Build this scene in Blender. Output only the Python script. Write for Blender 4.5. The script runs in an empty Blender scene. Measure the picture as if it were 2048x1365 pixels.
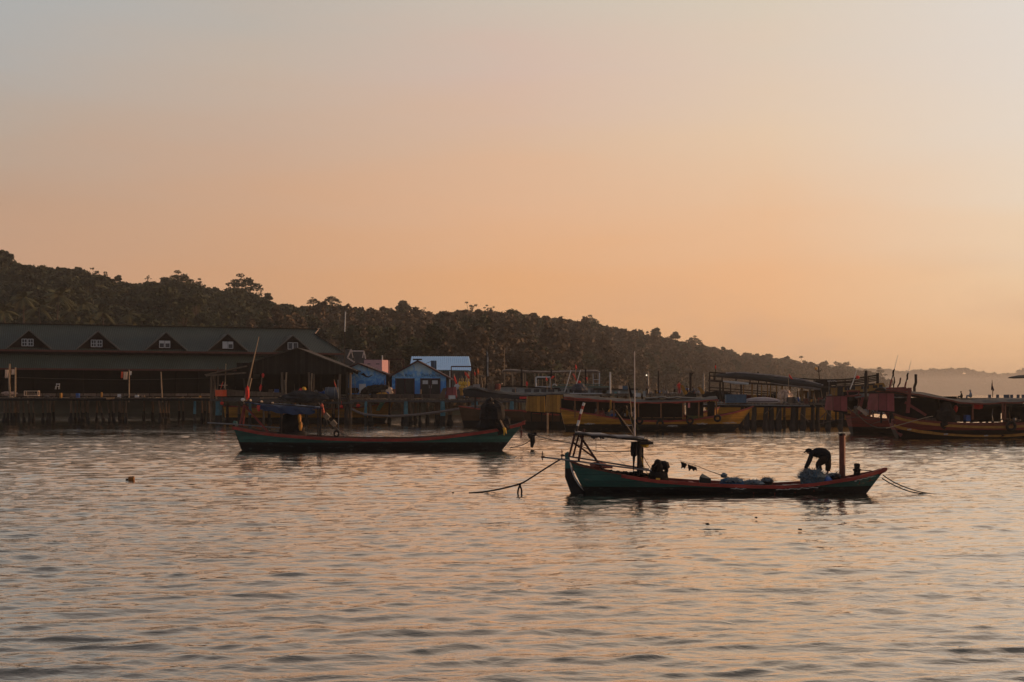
import bpy, math, random
import numpy as np
from mathutils import Vector, Matrix, Euler
rnd = random.Random(7)
DENOISE = True
C = bpy.context.scene.collection
SC = bpy.context.scene

# ------------------------------------------------------------ camera
F = 2844.0; HZ = 788.0; CH = 4.0
cd = bpy.data.cameras.new("camera"); cam = bpy.data.objects.new("camera", cd); C.objects.link(cam)
cd.sensor_width = 36.0; cd.lens = 50.0; cd.clip_start = 0.5; cd.clip_end = 30000
cd.shift_y = (HZ-682.5)/2048.0
cam.location = (0, 0, CH); cam.rotation_euler = (math.radians(90), 0, 0)
SC.camera = cam
SC.view_settings.view_transform = 'Standard'; SC.view_settings.look = 'None'
SC.view_settings.exposure = 0.0; SC.view_settings.gamma = 1.0
try: SC.view_settings.use_curve_mapping = False
except Exception: pass
try:
    SC.cycles.use_denoising = DENOISE; SC.cycles.denoiser = 'OPENIMAGEDENOISE'; SC.cycles.denoising_input_passes = 'RGB_ALBEDO_NORMAL'; SC.cycles.denoising_prefilter = 'ACCURATE'
    SC.cycles.max_bounces = 6; SC.cycles.diffuse_bounces = 3; SC.cycles.glossy_bounces = 3
    SC.cycles.volume_bounces = 0; SC.cycles.transparent_max_bounces = 8
    SC.cycles.sample_clamp_indirect = 4.0
except Exception as e: print(e)

# ------------------------------------------------------------ sky and sun
SUN_AZ = math.radians(74); SUN_EL = math.radians(9)      # azimuth clockwise from +Y
def lin(c):
    c = c/255.0
    return c/12.92 if c <= 0.04045 else ((c+0.055)/1.055)**2.4
def L3(t): return tuple(lin(v) for v in t)
world = bpy.data.worlds.new("World"); SC.world = world; world.use_nodes = True
nt = world.node_tree; nt.nodes.clear()
def N(t, **k):
    n = nt.nodes.new(t)
    for a, b in k.items(): setattr(n, a, b)
    return n
def LK(a, b): nt.links.new(a, b)
tc = N('ShaderNodeTexCoord'); sep = N('ShaderNodeSeparateXYZ'); LK(tc.outputs['Generated'], sep.inputs[0])
def ramp(stops, src):
    r = N('ShaderNodeValToRGB'); e = r.color_ramp.elements
    while len(e) > 1: e.remove(e[-1])
    e[0].position = stops[0][0]; e[0].color = L3(stops[0][1])+(1,)
    for p, c in stops[1:]:
        n = e.new(p); n.color = L3(c)+(1,)
    r.color_ramp.interpolation = 'B_SPLINE' if False else 'EASE' if False else 'LINEAR'
    LK(src, r.inputs[0]); return r
# low cloud streaks near the horizon shift the elevation a little
nzt = N('ShaderNodeTexNoise'); nzt.inputs['Scale'].default_value = 5.0; nzt.inputs['Detail'].default_value = 4.0
mp = N('ShaderNodeMapping'); mp.inputs['Scale'].default_value = (1, 1, 7); LK(tc.outputs['Generated'], mp.inputs[0]); LK(mp.outputs[0], nzt.inputs[0])
nsub = N('ShaderNodeMath', operation='MULTIPLY_ADD'); LK(nzt.outputs[0], nsub.inputs[0]); nsub.inputs[1].default_value = 0.05; nsub.inputs[2].default_value = -0.025
zz = N('ShaderNodeMath', operation='ADD'); LK(sep.outputs[2], zz.inputs[0]); LK(nsub.outputs[0], zz.inputs[1])
ZS = [0.0, 0.031, 0.080, 0.128, 0.176, 0.222, 0.267, 0.42, 0.75, 1.0]
SKY = [  # left edge of the view ... right edge, horizon first, zenith last
 [(214,160,120), (208,159,123), (200,157,127), (191,156,131), (184,165,149), (176,172,167), (172,174,173), (148,140,137), (122,121,126), (105,112,122)],
 [(224,166,122), (217,163,120), (212,161,122), (208,165,133), (200,170,148), (195,177,161), (185,178,169), (176,160,150), (132,130,134), (105,112,122)],
 [(237,176,124), (232,173,122), (230,171,122), (227,179,142), (219,182,153), (212,184,168), (204,191,176), (202,182,166), (142,140,142), (110,116,126)],
 [(243,186,136), (239,182,132), (239,183,136), (235,190,151), (230,200,170), (223,201,180), (216,203,184), (218,198,180), (150,146,146), (112,118,128)],
 [(246,194,144), (242,194,147), (239,203,165), (234,212,188), (229,214,198), (225,214,203), (223,215,206), (226,206,188), (156,150,148), (114,120,130)]]
RS = [ramp(list(zip(ZS, row)), zz.outputs[0]) for row in SKY]
# horizontal angle from the sun
cmb = N('ShaderNodeCombineXYZ'); LK(sep.outputs[0], cmb.inputs[0]); LK(sep.outputs[1], cmb.inputs[1])
nrm = N('ShaderNodeVectorMath', operation='NORMALIZE'); LK(cmb.outputs[0], nrm.inputs[0])
dot = N('ShaderNodeVectorMath', operation='DOT_PRODUCT'); LK(nrm.outputs[0], dot.inputs[0])
dot.inputs[1].default_value = (math.sin(SUN_AZ), math.cos(SUN_AZ), 0)
def mrange(src, a, b):
    m = N('ShaderNodeMapRange'); LK(src, m.inputs[0]); m.inputs[1].default_value = a; m.inputs[2].default_value = b; m.clamp = True; return m.outputs[0]
def mixc(fac, a, b):
    m = N('ShaderNodeMix', data_type='RGBA'); LK(fac, m.inputs[0]) if not isinstance(fac, float) else setattr(m.inputs[0], 'default_value', fac)
    for s, v in ((m.inputs[6], a), (m.inputs[7], b)):
        if isinstance(v, tuple): s.default_value = v
        else: LK(v, s)
    return m.outputs[2]
az = [math.atan((x-1024)/F) for x in (0, 512, 1024, 1536, 2048)]; cl = [math.cos(SUN_AZ-q) for q in az]
m2 = RS[0].outputs[0]
for i in range(4): m2 = mixc(mrange(dot.outputs['Value'], cl[i], cl[i+1]), m2, RS[i+1].outputs[0])
# faint low cloud bank towards the sun
nc = N('ShaderNodeTexNoise'); nc.inputs['Scale'].default_value = 9.0; nc.inputs['Detail'].default_value = 6.0; mpc = N('ShaderNodeMapping'); mpc.inputs['Scale'].default_value = (1, 1, 2.6); LK(tc.outputs['Generated'], mpc.inputs[0]); LK(mpc.outputs[0], nc.inputs[0])
c1 = mrange(nc.outputs[0], 0.50, 0.66); c2 = mrange(sep.outputs[2], 0.10, 0.045); c3 = mrange(dot.outputs['Value'], cl[2], cl[3])
def mul(a, b):
    m = N('ShaderNodeMath', operation='MULTIPLY'); LK(a, m.inputs[0]); (setattr(m.inputs[1], 'default_value', b) if isinstance(b, float) else LK(b, m.inputs[1])); return m.outputs[0]
m2 = mixc(mul(mul(c1, c2), mul(c3, 0.5)), m2, L3((214,170,140))+(1,))
sep2 = N('ShaderNodeSeparateXYZ'); LK(nrm.outputs[0], sep2.inputs[0]); back = mrange(sep2.outputs[1], -0.75, 0.25)
m3 = mixc(back, L3((116,114,122))+(1,), m2)
nish = N('ShaderNodeTexSky', sky_type='NISHITA'); nish.sun_disc = False
nish.sun_elevation = SUN_EL; nish.sun_rotation = SUN_AZ; nish.dust_density = 3.0
nm = N('ShaderNodeMix', data_type='RGBA', blend_type='ADD'); nm.inputs[0].default_value = 0.006
LK(m3, nm.inputs[6]); LK(nish.outputs[0], nm.inputs[7])
bg = N('ShaderNodeBackground'); LK(nm.outputs[2], bg.inputs[0]); bg.inputs[1].default_value = 1.0
wo = N('ShaderNodeOutputWorld'); LK(bg.outputs[0], wo.inputs[0])

sd = bpy.data.lights.new("sun", 'SUN'); sd.energy = 2.3; sd.angle = math.radians(0.6); sd.color = (1.0, 0.52, 0.24)
sun = bpy.data.objects.new("sun", sd); C.objects.link(sun)
sdir = Vector((math.sin(SUN_AZ)*math.cos(SUN_EL), math.cos(SUN_AZ)*math.cos(SUN_EL), math.sin(SUN_EL)))
sun.rotation_euler = sdir.to_track_quat('Z', 'Y').to_euler(); sun.location = sdir*300

# ------------------------------------------------------------ helpers
def PX(px, Y): return (px-1024.0)/F*Y
def PZ(py, Y): return CH+(HZ-py)/F*Y
def P(px, py, Y): return Vector((PX(px, Y), Y, PZ(py, Y)))

class MB:
    """collects shapes for one mesh"""
    def __init__(s): s.v = []; s.f = []; s.mi = []; s.cur = 0
    def add(s, vs, fs):
        b = len(s.v); s.v += [tuple(v) for v in vs]; s.f += [tuple(i+b for i in f) for f in fs]; s.mi += [s.cur]*len(fs); return s
    def box(s, c, d, rz=0.0, tp=1.0):
        x, y, z = d[0]/2, d[1]/2, d[2]/2; cs, sn = math.cos(rz), math.sin(rz); vs = []
        for k, (a, b, e) in enumerate([(-x,-y,-z),(x,-y,-z),(x,y,-z),(-x,y,-z),(-x,-y,z),(x,-y,z),(x,y,z),(-x,y,z)]):
            t = tp if k > 3 else 1.0
            vs.append((c[0]+(a*cs-b*sn)*t, c[1]+(a*sn+b*cs)*t, c[2]+e))
        return s.add(vs, [(0,3,2,1),(4,5,6,7),(0,1,5,4),(1,2,6,5),(2,3,7,6),(3,0,4,7)])
    def bar(s, a, b, w, h=None, up=(0,0,1)):
        h = h or w; a = Vector(a); b = Vector(b); d = (b-a).normalized(); u = Vector(up)
        if abs(d.dot(u)) > 0.98: u = Vector((0,1,0))
        sx = d.cross(u).normalized(); sz = sx.cross(d)
        vs = []
        for p in (a, b):
            for i, j in ((-1,-1),(1,-1),(1,1),(-1,1)): vs.append(p+sx*i*w/2+sz*j*h/2)
        return s.add(vs, [(0,1,2,3),(7,6,5,4),(0,4,5,1),(1,5,6,2),(2,6,7,3),(3,7,4,0)])
    def tube(s, pts, r, n=8, cap=True):
        pts = [Vector(p) for p in pts]; m = len(pts); vs = []; fs = []
        rs = r if isinstance(r, (list, tuple)) else [r]*m
        prev = None
        for i, p in enumerate(pts):
            d = (pts[min(i+1, m-1)]-pts[max(i-1, 0)]).normalized()
            if prev is None:
                u = Vector((0,0,1)) if abs(d.z) < 0.9 else Vector((1,0,0)); u = (u-d*u.dot(d)).normalized()
            else:
                u = (prev-d*prev.dot(d))
                u = u.normalized() if u.length > 1e-5 else d.orthogonal().normalized()
            prev = u; w = d.cross(u)
            for k in range(n):
                a = 2*math.pi*k/n; vs.append(p+(u*math.cos(a)+w*math.sin(a))*rs[i])
        for i in range(m-1):
            for k in range(n):
                fs.append((i*n+k, i*n+(k+1)%n, (i+1)*n+(k+1)%n, (i+1)*n+k))
        if cap: fs.append(tuple(range(n-1, -1, -1))); fs.append(tuple((m-1)*n+k for k in range(n)))
        return s.add(vs, fs)
    def prism(s, poly, y0, y1):
        """polygon in (x,z) extruded from y0 to y1"""
        n = len(poly)
        vs = [(x, y0, z) for x, z in poly]+[(x, y1, z) for x, z in poly]
        return s.add(vs, [tuple(range(n)), tuple(range(2*n-1, n-1, -1))]+[(i, i+n, (i+1)%n+n, (i+1)%n) for i in range(n)])
    def slab(s, quad, t):
        """quad of 4 points thickened along its normal"""
        q = [Vector(p) for p in quad]; nn = (q[1]-q[0]).cross(q[3]-q[0]).normalized()*t
        vs = q+[p-nn for p in q]
        return s.add(vs, [(0,1,2,3),(7,6,5,4),(0,4,5,1),(1,5,6,2),(2,6,7,3),(3,7,4,0)])
    def lathe(s, prof, c=(0,0,0), n=14, axis='z'):
        vs = []; fs = []; m = len(prof)
        for r, z in prof:
            for k in range(n):
                a = 2*math.pi*k/n; x, y, w = r*math.cos(a), r*math.sin(a), z
                p = (x, y, w) if axis == 'z' else ((w, x, y) if axis == 'x' else (x, w, y))
                vs.append((c[0]+p[0], c[1]+p[1], c[2]+p[2]))
        for i in range(m-1):
            for k in range(n): fs.append((i*n+k, i*n+(k+1)%n, (i+1)*n+(k+1)%n, (i+1)*n+k))
        fs.append(tuple(range(n-1, -1, -1))); fs.append(tuple((m-1)*n+k for k in range(n)))
        return s.add(vs, fs)
    def torus(s, c, R, r, n=18, k=8, axis='y', sz=1.0):
        vs = []; fs = []
        for i in range(n):
            a = 2*math.pi*i/n
            for j in range(k):
                b = 2*math.pi*j/k; q = R+r*math.cos(b)
                x, z, y = q*math.cos(a), q*math.sin(a)*sz, r*math.sin(b)
                vs.append((c[0]+x, c[1]+y, c[2]+z) if axis == 'y' else (c[0]+x, c[1]+z, c[2]+y))
        for i in range(n):
            for j in range(k): fs.append((i*k+j, i*k+(j+1)%k, ((i+1)%n)*k+(j+1)%k, ((i+1)%n)*k+j))
        return s.add(vs, fs)
    def blob(s, c, d, seed=0, amp=0.2, n=10, m=14):
        r = random.Random(seed); ph = [r.uniform(0, 6.28) for _ in range(6)]; vs = []; fs = []
        for i in range(n+1):
            t = math.pi*i/n
            for k in range(m):
                a = 2*math.pi*k/m
                q = 1+amp*(math.sin(2*a+ph[0]+t)+math.sin(3*a+ph[1])*math.sin(2*t+ph[2])+0.6*math.sin(5*a+ph[3]+3*t)+0.5*math.sin(7*t+ph[4]))*0.5*math.sin(t)
                vs.append((c[0]+d[0]*q*math.sin(t)*math.cos(a), c[1]+d[1]*q*math.sin(t)*math.sin(a), c[2]+d[2]*q*math.cos(t)))
        for i in range(n):
            for k in range(m): fs.append((i*m+k, (i+1)*m+k, (i+1)*m+(k+1)%m, i*m+(k+1)%m))
        return s.add(vs, fs)
    def sheet(s, rows, t=0.02):
        """grid of points (rows of equal length) given a little thickness downwards"""
        R = len(rows); K = len(rows[0]); vs = [Vector(p) for r in rows for p in r]; low = [v-Vector((0,0,t)) for v in vs]; fs = []
        for i in range(R-1):
            for k in range(K-1):
                a = i*K+k; fs.append((a, a+1, a+K+1, a+K)); b = a+R*K; fs.append((b, b+K, b+K+1, b+1))
        M = R*K
        for i in range(R-1):
            fs.append((i*K, (i+1)*K, (i+1)*K+M, i*K+M)); a = i*K+K-1; fs.append((a, a+M, a+K+M, a+K))
        for k in range(K-1):
            fs.append((k, k+M, k+1+M, k+1)); a = (R-1)*K+k; fs.append((a, a+1, a+1+M, a+M))
        return s.add(vs+low, fs)
    def build(s, name, mats, parent=None, smooth=False, loc=None):
        me = bpy.data.meshes.new(name); me.from_pydata(s.v, [], s.f)
        if not isinstance(mats, (list, tuple)): mats = [mats]
        for m in mats: me.materials.append(m)
        if len(mats) > 1: me.polygons.foreach_set('material_index', s.mi)
        if smooth: me.polygons.foreach_set('use_smooth', [True]*len(me.polygons))
        me.update()
        o = bpy.data.objects.new(name, me); C.objects.link(o)
        if parent is not None: o.parent = parent
        if loc is not None: o.location = loc
        return o
def np_mesh(name, V, Fq, mats, parent=None, mi=None, smooth=False):
    """V (n,3) array, Fq (m,k) array of equal-size faces"""
    me = bpy.data.meshes.new(name); n = len(V); m, k = Fq.shape
    me.vertices.add(n); me.vertices.foreach_set('co', np.asarray(V, dtype=np.float32).ravel())
    me.loops.add(m*k); me.loops.foreach_set('vertex_index', Fq.astype(np.int32).ravel())
    me.polygons.add(m); me.polygons.foreach_set('loop_start', np.arange(0, m*k, k, dtype=np.int32))
    try: me.polygons.foreach_set('loop_total', np.full(m, k, dtype=np.int32))
    except Exception: pass
    if not isinstance(mats, (list, tuple)): mats = [mats]
    for x in mats: me.materials.append(x)
    if mi is not None: me.polygons.foreach_set('material_index', np.asarray(mi, dtype=np.int32))
    if smooth: me.polygons.foreach_set('use_smooth', np.ones(m, dtype=bool))
    me.update(calc_edges=True); me.validate()
    o = bpy.data.objects.new(name, me); C.objects.link(o)
    if parent is not None: o.parent = parent
    return o
def tag(o, label=None, cat=None, group=None, kind=None):
    if label: o['label'] = label
    if cat: o['category'] = cat
    if group: o['group'] = group
    if kind: o['kind'] = kind
    return o
def thing(name, label, cat, loc=(0,0,0), rz=0.0, group=None):
    o = bpy.data.objects.new(name, None); C.objects.link(o); o.location = loc; o.rotation_euler = (0,0,rz)
    o.empty_display_size = 0.3
    return tag(o, label, cat, group)
def copy_tree(o, parent=None, loc=None, rz=None, scale=None, label=None, group=None):
    c = o.copy(); C.objects.link(c)
    if parent is not None: c.parent = parent
    if loc is not None: c.location = loc
    if rz is not None: c.rotation_euler = (0,0,rz)
    if scale is not None: c.scale = scale if isinstance(scale, (tuple, list)) else (scale,)*3
    if label: c['label'] = label
    if group: c['group'] = group
    for ch in o.children: copy_tree(ch, c)
    return c

_mats = {}
def mat(name, col, rough=0.7, var=0.25, vs=3.0, bump=0.0, bs=20.0, metal=0.0, spec=0.3, col2=None, stretch=(1,1,1), emit=None, bands=None, trans=0.0, coat=0.0, planks=None, pvar=(0.55, 1.35, 0.35), wear=None):
    """procedural painted / weathered surface: noise mottling, optional second colour, height bands (paint lines), plank seams"""
    if name in _mats: return _mats[name]
    m = bpy.data.materials.new(name); m.use_nodes = True; t = m.node_tree; b = t.nodes['Principled BSDF']
    tcn = t.nodes.new('ShaderNodeTexCoord'); mp = t.nodes.new('ShaderNodeMapping'); mp.inputs['Scale'].default_value = stretch
    t.links.new(tcn.outputs['Object'], mp.inputs[0])
    nz = t.nodes.new('ShaderNodeTexNoise'); nz.inputs['Scale'].default_value = vs; nz.inputs['Detail'].default_value = 6; nz.inputs['Roughness'].default_value = 0.65
    t.links.new(mp.outputs[0], nz.inputs[0])
    rp = t.nodes.new('ShaderNodeValToRGB'); e = rp.color_ramp.elements; e[0].position = 0.3; e[1].position = 0.7
    lo = tuple(max(0, c*(1-var)) for c in col); hi = tuple(min(1, c*(1+var)) for c in col) if col2 is None else col2
    e[0].color = lo+(1,); e[1].color = hi+(1,)
    t.links.new(nz.outputs[0], rp.inputs[0]); out = rp.outputs[0]
    if bands:
        sp = t.nodes.new('ShaderNodeSeparateXYZ'); t.links.new(tcn.outputs['Object'], sp.inputs[0])
        for z, c in bands:      # paint below height z is colour c
            lt = t.nodes.new('ShaderNodeMath'); lt.operation = 'MULTIPLY_ADD'; t.links.new(nz.outputs[0], lt.inputs[0]); lt.inputs[1].default_value = 0.12; lt.inputs[2].default_value = z-0.06
            cmpn = t.nodes.new('ShaderNodeMath'); cmpn.operation = 'LESS_THAN'; t.links.new(sp.outputs[2], cmpn.inputs[0]); t.links.new(lt.outputs[0], cmpn.inputs[1])
            mx = t.nodes.new('ShaderNodeMix'); mx.data_type = 'RGBA'; t.links.new(cmpn.outputs[0], mx.inputs[0]); t.links.new(out, mx.inputs[6]); mx.inputs[7].default_value = c+(1,)
            out = mx.outputs[2]
    hgt = None
    if wear:
        m3_ = t.nodes.new('ShaderNodeMapping'); m3_.inputs['Scale'].default_value = (0.5, 1, 2.2); t.links.new(tcn.outputs['Object'], m3_.inputs[0])
        n3 = t.nodes.new('ShaderNodeTexNoise'); n3.inputs['Scale'].default_value = 2.6; n3.inputs['Detail'].default_value = 9; n3.inputs['Roughness'].default_value = 0.75; t.links.new(m3_.outputs[0], n3.inputs[0])
        w1 = t.nodes.new('ShaderNodeMapRange'); t.links.new(n3.outputs[0], w1.inputs[0]); w1.inputs[1].default_value = 0.56; w1.inputs[2].default_value = 0.66; w1.inputs[4].default_value = 0.75
        mw = t.nodes.new('ShaderNodeMix'); mw.data_type = 'RGBA'; t.links.new(w1.outputs[0], mw.inputs[0]); t.links.new(out, mw.inputs[6]); mw.inputs[7].default_value = wear+(1,); out = mw.outputs[2]
    if planks:
        ax, wd = planks     # axis index, plank width
        sp = t.nodes.new('ShaderNodeSeparateXYZ'); t.links.new(tcn.outputs['Object'], sp.inputs[0])
        dv = t.nodes.new('ShaderNodeMath'); dv.operation = 'DIVIDE'; t.links.new(sp.outputs[ax], dv.inputs[0]); dv.inputs[1].default_value = wd
        fl = t.nodes.new('ShaderNodeMath'); fl.operation = 'FLOOR'; t.links.new(dv.outputs[0], fl.inputs[0])
        wn = t.nodes.new('ShaderNodeTexWhiteNoise'); wn.noise_dimensions = '1D'; t.links.new(fl.outputs[0], wn.inputs['W'])
        fr = t.nodes.new('ShaderNodeMath'); fr.operation = 'FRACT'; t.links.new(dv.outputs[0], fr.inputs[0])
        gp = t.nodes.new('ShaderNodeMath'); gp.operation = 'GREATER_THAN'; t.links.new(fr.outputs[0], gp.inputs[0]); gp.inputs[1].default_value = 0.08
        mr = t.nodes.new('ShaderNodeMapRange'); t.links.new(wn.outputs[0], mr.inputs[0]); mr.inputs[3].default_value = pvar[0]; mr.inputs[4].default_value = pvar[1]
        mu = t.nodes.new('ShaderNodeMath'); mu.operation = 'MULTIPLY'; t.links.new(mr.outputs[0], mu.inputs[0])
        g2 = t.nodes.new('ShaderNodeMapRange'); t.links.new(gp.outputs[0], g2.inputs[0]); g2.inputs[3].default_value = pvar[2]; g2.inputs[4].default_value = 1.0
        t.links.new(g2.outputs[0], mu.inputs[1])
        vm = t.nodes.new('ShaderNodeVectorMath'); vm.operation = 'SCALE'; t.links.new(out, vm.inputs[0]); t.links.new(mu.outputs[0], vm.inputs['Scale'])
        out = vm.outputs[0]; hgt = gp.outputs[0]
    t.links.new(out, b.inputs['Base Color'])
    b.inputs['Roughness'].default_value = rough; b.inputs['Metallic'].default_value = metal
    b.inputs['Specular IOR Level'].default_value = spec
    if coat: b.inputs['Coat Weight'].default_value = coat
    if trans: b.inputs['Transmission Weight'].default_value = trans
    if emit: b.inputs['Emission Color'].default_value = emit[0]+(1,); b.inputs['Emission Strength'].default_value = emit[1]
    if bump:
        n2 = t.nodes.new('ShaderNodeTexNoise'); n2.inputs['Scale'].default_value = bs; n2.inputs['Detail'].default_value = 4; t.links.new(mp.outputs[0], n2.inputs[0])
        bp = t.nodes.new('ShaderNodeBump'); bp.inputs['Strength'].default_value = bump; bp.inputs['Distance'].default_value = 0.03
        t.links.new(n2.outputs[0], bp.inputs['Height']); t.links.new(bp.outputs[0], b.inputs['Normal'])
    _mats[name] = m; return m

# ------------------------------------------------------------ water
def water_mat():
    m = bpy.data.materials.new("sea_water"); m.use_nodes = True; t = m.node_tree; b = t.nodes['Principled BSDF']
    t.nodes.remove(b)
    df = t.nodes.new('ShaderNodeBsdfDiffuse'); df.inputs['Color'].default_value = (0.055, 0.062, 0.052, 1)
    gl = t.nodes.new('ShaderNodeBsdfGlossy'); gl.inputs['Roughness'].default_value = 0.05; gl.inputs['Color'].default_value = (0.95, 0.895, 0.835, 1)
    lw = t.nodes.new('ShaderNodeLayerWeight'); lw.inputs['Blend'].default_value = 0.5
    rp = t.nodes.new('ShaderNodeValToRGB'); e = rp.color_ramp.elements; e[0].position = 0.0; e[0].color = (0.03,)*3+(1,); e[1].position = 1.0; e[1].color = (0.97,)*3+(1,)
    for p, v in ((0.35, 0.05), (0.55, 0.14), (0.68, 0.34), (0.78, 0.58), (0.88, 0.87)):
        n = e.new(p); n.color = (v, v, v, 1)
    t.links.new(lw.outputs['Facing'], rp.inputs[0]); mx = t.nodes.new('ShaderNodeMixShader'); t.links.new(rp.outputs[0], mx.inputs[0]); t.links.new(df.outputs[0], mx.inputs[1]); t.links.new(gl.outputs[0], mx.inputs[2])
    t.links.new(mx.outputs[0], t.nodes['Material Output'].inputs['Surface'])
    tcn = t.nodes.new('ShaderNodeTexCoord')
    def nz(scale, st, det, rot=0.0):
        mp = t.nodes.new('ShaderNodeMapping'); mp.inputs['Scale'].default_value = st; mp.inputs['Rotation'].default_value = (0,0,rot)
        t.links.new(tcn.outputs['Object'], mp.inputs[0])
        n = t.nodes.new('ShaderNodeTexNoise'); n.inputs['Scale'].default_value = scale; n.inputs['Detail'].default_value = det; n.inputs['Roughness'].default_value = 0.55
        n.inputs['Distortion'].default_value = 0.4
        t.links.new(mp.outputs[0], n.inputs[0]); return n.outputs[0]
    a = nz(2.3, (0.5,1.0,1), 4, 0.12); c = nz(8.0, (0.45,1.0,1), 3, -0.2)
    # gusts: patches of rougher and calmer water
    g = nz(0.05, (0.6,1.4,1), 3, 0.25)
    gm = t.nodes.new('ShaderNodeMapRange'); t.links.new(g, gm.inputs[0]); gm.inputs[1].default_value = 0.35; gm.inputs[2].default_value = 0.65; gm.inputs[3].default_value = 0.6; gm.inputs[4].default_value = 1.5
    b1 = t.nodes.new('ShaderNodeBump'); b1.inputs['Distance'].default_value = 0.034; t.links.new(a, b1.inputs['Height']); t.links.new(gm.outputs[0], b1.inputs['Strength'])
    b2 = t.nodes.new('ShaderNodeBump'); b2.inputs['Distance'].default_value = 0.008; t.links.new(c, b2.inputs['Height']); t.links.new(gm.outputs[0], b2.inputs['Strength'])
    t.links.new(b1.outputs[0], b2.inputs['Normal']); [t.links.new(b2.outputs[0], q.inputs['Normal']) for q in (df, gl, lw)]
    return m
def build_water():
    r = np.random.RandomState(3)
    ys = [-40.0]
    while ys[-1] < 9: ys.append(ys[-1]+3.0)
    y = ys[-1]
    while y < 9600:
        d = min(max(0.075, y*0.0037), 200) if y < 500 else y*0.03
        y += d; ys.append(y)
    ys = np.array(ys); cols = 820
    u = np.linspace(-1, 1, cols)
    half = np.maximum(np.abs(ys)*0.47+12, 30)[:, None]
    half = np.where(ys[:, None] > 300, np.minimum(ys[:, None]*1.0-20, 9000), half)
    X = u[None, :]*half; Y = np.repeat(ys[:, None], cols, 1)
    Z = np.zeros_like(X); DX = np.zeros_like(X); DY = np.zeros_like(X)
    dy = np.gradient(ys)[:, None]; dx = (half*2/cols)
    for i in range(96):
        lam = 0.30*(4/0.30)**(r.rand()**1.35) if i > 6 else r.uniform(6, 18)
        th = r.normal(0, 0.42)+math.radians(98)
        k = 2*math.pi/lam; kx, ky = k*math.cos(th), k*math.sin(th)
        st = 0.020*(1.1 if lam < .9 else 1.0 if lam < 1.4 else 0.6 if lam < 2.4 else 0.3 if lam < 6 else 0.2); a = st/k*r.uniform(0.6, 1.4)
        samp = np.clip((lam/np.maximum(dy*abs(math.sin(th)), dx*abs(math.cos(th)))-1.2)/1.2, 0, 1)
        ph = kx*X+ky*Y+r.uniform(0, 6.28)
        e1 = 0.5+0.5*np.sin((0.55/lam+0.08)*(X*math.cos(i*1.3)*0.5+Y*math.sin(i*1.7)+4*np.sin(X*0.11+i))+i); env = 0.25+1.35*e1*e1
        A = a*samp*env
        Z += A*np.cos(ph); DX -= A*math.cos(th)*np.sin(ph)*1.1; DY -= A*math.sin(th)*np.sin(ph)*1.1
    V = np.stack([X+DX, Y+DY, Z-0.0], -1).reshape(-1, 3)
    R = len(ys); idx = np.arange(R*cols).reshape(R, cols)
    Fq = np.stack([idx[:-1, :-1], idx[:-1, 1:], idx[1:, 1:], idx[1:, :-1]], -1).reshape(-1, 4)
    o = np_mesh("water", V, Fq, water_mat(), smooth=True); tag(o, kind='structure'); print("water faces", len(Fq))
build_water()

# haze: one closed box of thin warm air round everything
def build_haze():
    mb = MB(); mb.box((0, 4900, 40), (19400, 10400, 90)); m = bpy.data.materials.new("haze_air"); m.use_nodes = True; t = m.node_tree
    for n in list(t.nodes):
        if n.type == 'BSDF_PRINCIPLED': t.nodes.remove(n)
    v = t.nodes.new('ShaderNodeVolumePrincipled'); v.inputs['Density'].default_value = 0.00018
    v.inputs['Color'].default_value = (1.0, 0.93, 0.84, 1); v.inputs['Anisotropy'].default_value = 0.45
    t.links.new(v.outputs[0], t.nodes['Material Output'].inputs['Volume'])
    tag(mb.build("haze", m), kind='stuff')
# ------------------------------------------------------------ land: hill terrain and forest
SKYL = [(-900,420),(-500,440),(-200,470),(0,508),(30,525),(75,530),(110,540),(140,537),(200,550),(250,568),(330,560),(355,556),(400,574),(430,582),(485,575),(515,594),(540,602),(600,614),(660,606),(690,617),(740,627),(800,618),(850,630),(940,622),(1000,624),(1100,640),(1180,645),(1220,658),(1260,664),(1330,675),(1400,693),(1440,703),(1500,716),(1530,713),(1570,722),(1640,733),(1700,740),(1745,748),(1775,765),(1790,786),(1830,800),(2600,800)]
def interp(tb, x): return float(np.interp(x, [a for a, _ in tb], [b for _, b in tb]))
def crestY(px): return float(np.interp(px, [-900, 0, 700, 1300, 1800], [520, 560, 660, 1050, 2000]))
def shoreY(px): return float(np.interp(px, [-100, 60, 600, 1060, 1200, 1400, 1800], [420, 300, 290, 270, 420, 720, 1700]))
SKX = np.array([a for a, _ in SKYL]); SKYV = np.array([b for _, b in SKYL])
def hill_z(px, Y):
    tree = float(np.interp(px, [1100, 1750], [7, 10]))
    yc, y0 = crestY(px), shoreY(px)
    zc = 4+(788-interp(SKYL, px))/F*yc-tree
    t = (Y-y0)/(yc-y0)
    if t <= 0: return -0.6+max(-3.0, t*6)
    if t <= 1:
        s = 0.55*t+0.45*t*t*(3-2*t)
        z = 0.6+(zc-0.6)*s
    else: z = zc-(t-1)*(yc-y0)*0.10
    z += 1.6*math.sin(px*0.013+Y*0.021)*min(1, max(0, t))*(1 if t < 0.8 else 0.3)
    return max(z, -3.0) if zc > 0 else min(z, -1.0)
M_soil = mat('undergrowth_soil', (0.030, 0.030, 0.018), 1.0, 0.5, 0.08, spec=0.05)
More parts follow.
